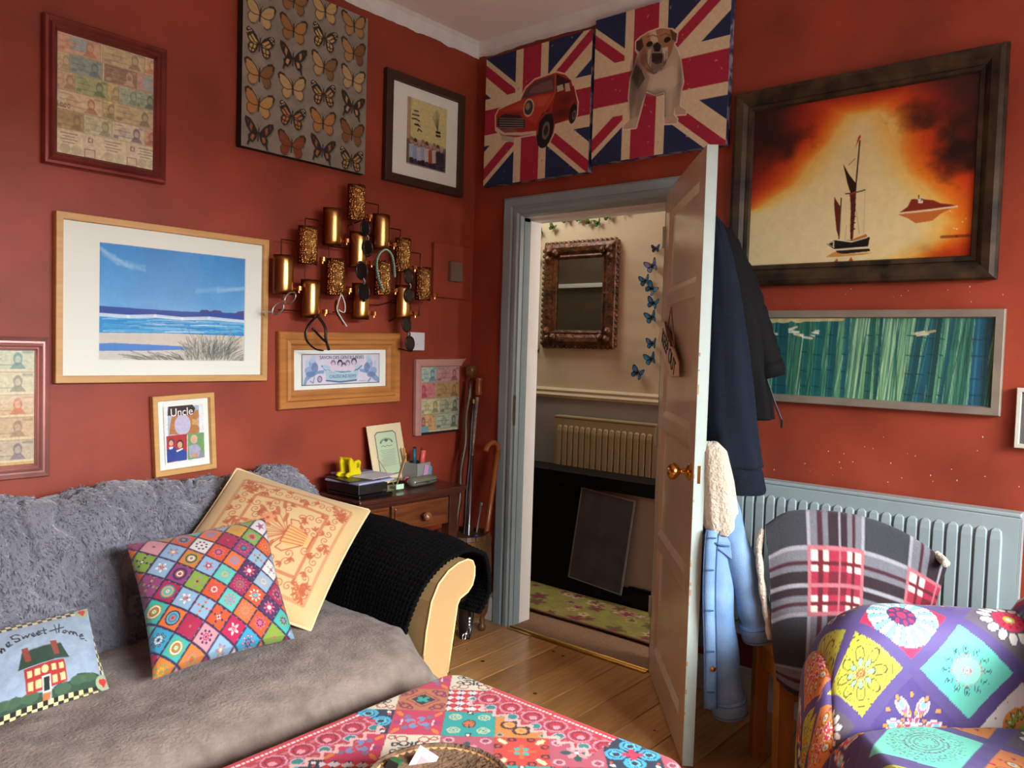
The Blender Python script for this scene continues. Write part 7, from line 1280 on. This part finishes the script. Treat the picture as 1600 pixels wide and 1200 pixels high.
for k, (x, y, s) in enumerate(BL): fly(bl[k], x, y, s*1.22, random.uniform(-.7, .7), [('bright_blue', '#2a7a9c', '#1c5a8c'), ('pinkish_blue', '#8a7aa0', '#2a6a9c'), ('charcoal_blue', '#1c2c3c', '#243a4c')][1 if k == 1 else (2 if k == 0 else 0)], ('black_blue', '#0e1418'), 'blue butterflies on the hall wall by the door', .2+.4*random.random())
y0 = at(866, 643, 'x', HX-.09)[1]; hm = mat('cream_radiator_paint', '#a08d64', .4, vary=.05)
radiator('hall_radiator', 'cream painted panel radiator under the dado rail in the hall', (HX-.006, y0, .38), .92, .38, 1.0, hm, .042, .05, .03)
def unit():
    X0, X1, Y0, Y1 = .655, .875, .30, -.95; gb = mat('black_gloss_laminate', '#070707', .5, vary=.2, spec=.2); r = thing('black_hall_unit', 'low black gloss open hall unit with a white back below the hall radiator', 'cabinet', (X0, Y0, 0), (0, 0, -PI/2)); W_ = Y0-Y1; D_ = X1-X0
    obj('plinth', MB().box(0, W_, 0, D_, .02, .105), gb, r, bevel=.003); obj('top', MB().box(0, W_, -.005, D_, .625, .70), gb, r, bevel=.003); obj('door', MB().box(0, .55, 0, .02, .105, .625), gb, r, bevel=.002); obj('side_panel', MB().box(.53, .55, .02, D_, .105, .625), gb, r); obj('side_panel', MB().box(W_-.02, W_, .0, D_, .105, .625), gb, r); obj('back_panel', MB().box(.55, W_-.02, .035, .047, .105, .625), mat('white_back_board', '#b5aea2', .6), r); obj('shelf_rail', MB().box(.9, W_-.02, .012, .034, .105, .118), gb, r)
    p0 = np.array((X0-.03, 0, 0)); r = thing('grey_panel', 'dark grey mesh panel in a thin silver frame leaning on the black unit', 'panel', (X0-.045, -.235, .108), (math.radians(-5), math.radians(4.5), -PI/2)); w, h = .36, .52
    obj('mesh', MB().box(.006, w-.006, .001, .005, .006, h-.006), mat('dark_grey_mesh', '#4a4846', .7, color2='#383634', vscale=10, bump=.3, bscale=300), r); b = MB().box(0, w, 0, .007, 0, .006).box(0, .009, 0, .007, 0, h).box(w-.009, w, 0, .007, 0, h).box(0, w, 0, .007, h-.006, h); obj('frame', b, mat('silver_trim', '#9a9c9c', .35, .7), r)
unit()
def runner():
    n1, n2 = 300, 110; y = np.linspace(.9, -2.2, n1); t = np.linspace(0, 1, n2); Y, T = np.meshgrid(y, t); X = .232+T*.423+.006*np.sin(Y*6); z = .012+.014*np.exp(-((T-.02)/.05)**2); rs = np.random.RandomState(4); im = np.zeros(Y.shape+(3,))+srgb('#8c8440'); im *= (1+.25*(fbm(Y*30, T*14, 3)-.5))[..., None]
    for k in range(60):
        cy, ct = rs.uniform(-1.1, .4), rs.uniform(.12, .95); s = rs.uniform(.025, .055); r = np.hypot((Y-cy), (X-(.232+ct*.423)))/s+.25*np.sin(5*np.arctan2(X-(.232+ct*.423), Y-cy)+k); cs = rs.choice(['#8c5c44', '#c0a878', '#6a5a34', '#a8805c'])
        im = np.where((r < 1)[..., None], srgb(cs), im); im = np.where((r < .65)[..., None], srgb(rs.choice(['#c8b48c', '#7a3440', '#5c5430'])), im); im = np.where((r < .3)[..., None], srgb('#7a2c38'), im)
    im = np.where((T < .09)[..., None], srgb('#7a5a3c')*(1+.3*(fbm(Y*60, T*40, 9)-.5))[..., None], im); o = gridobj('hall_rug', np.stack([X, Y, z], -1), im, print_mat('rug_pile_print', .95, bump=.5, bscale=350)); q = o.modifiers.new('thick', 'SOLIDIFY'); q.thickness = .010; q.offset = -1; tag(o, 'olive green floral patterned rug on the hall carpet', 'rug')
runner()
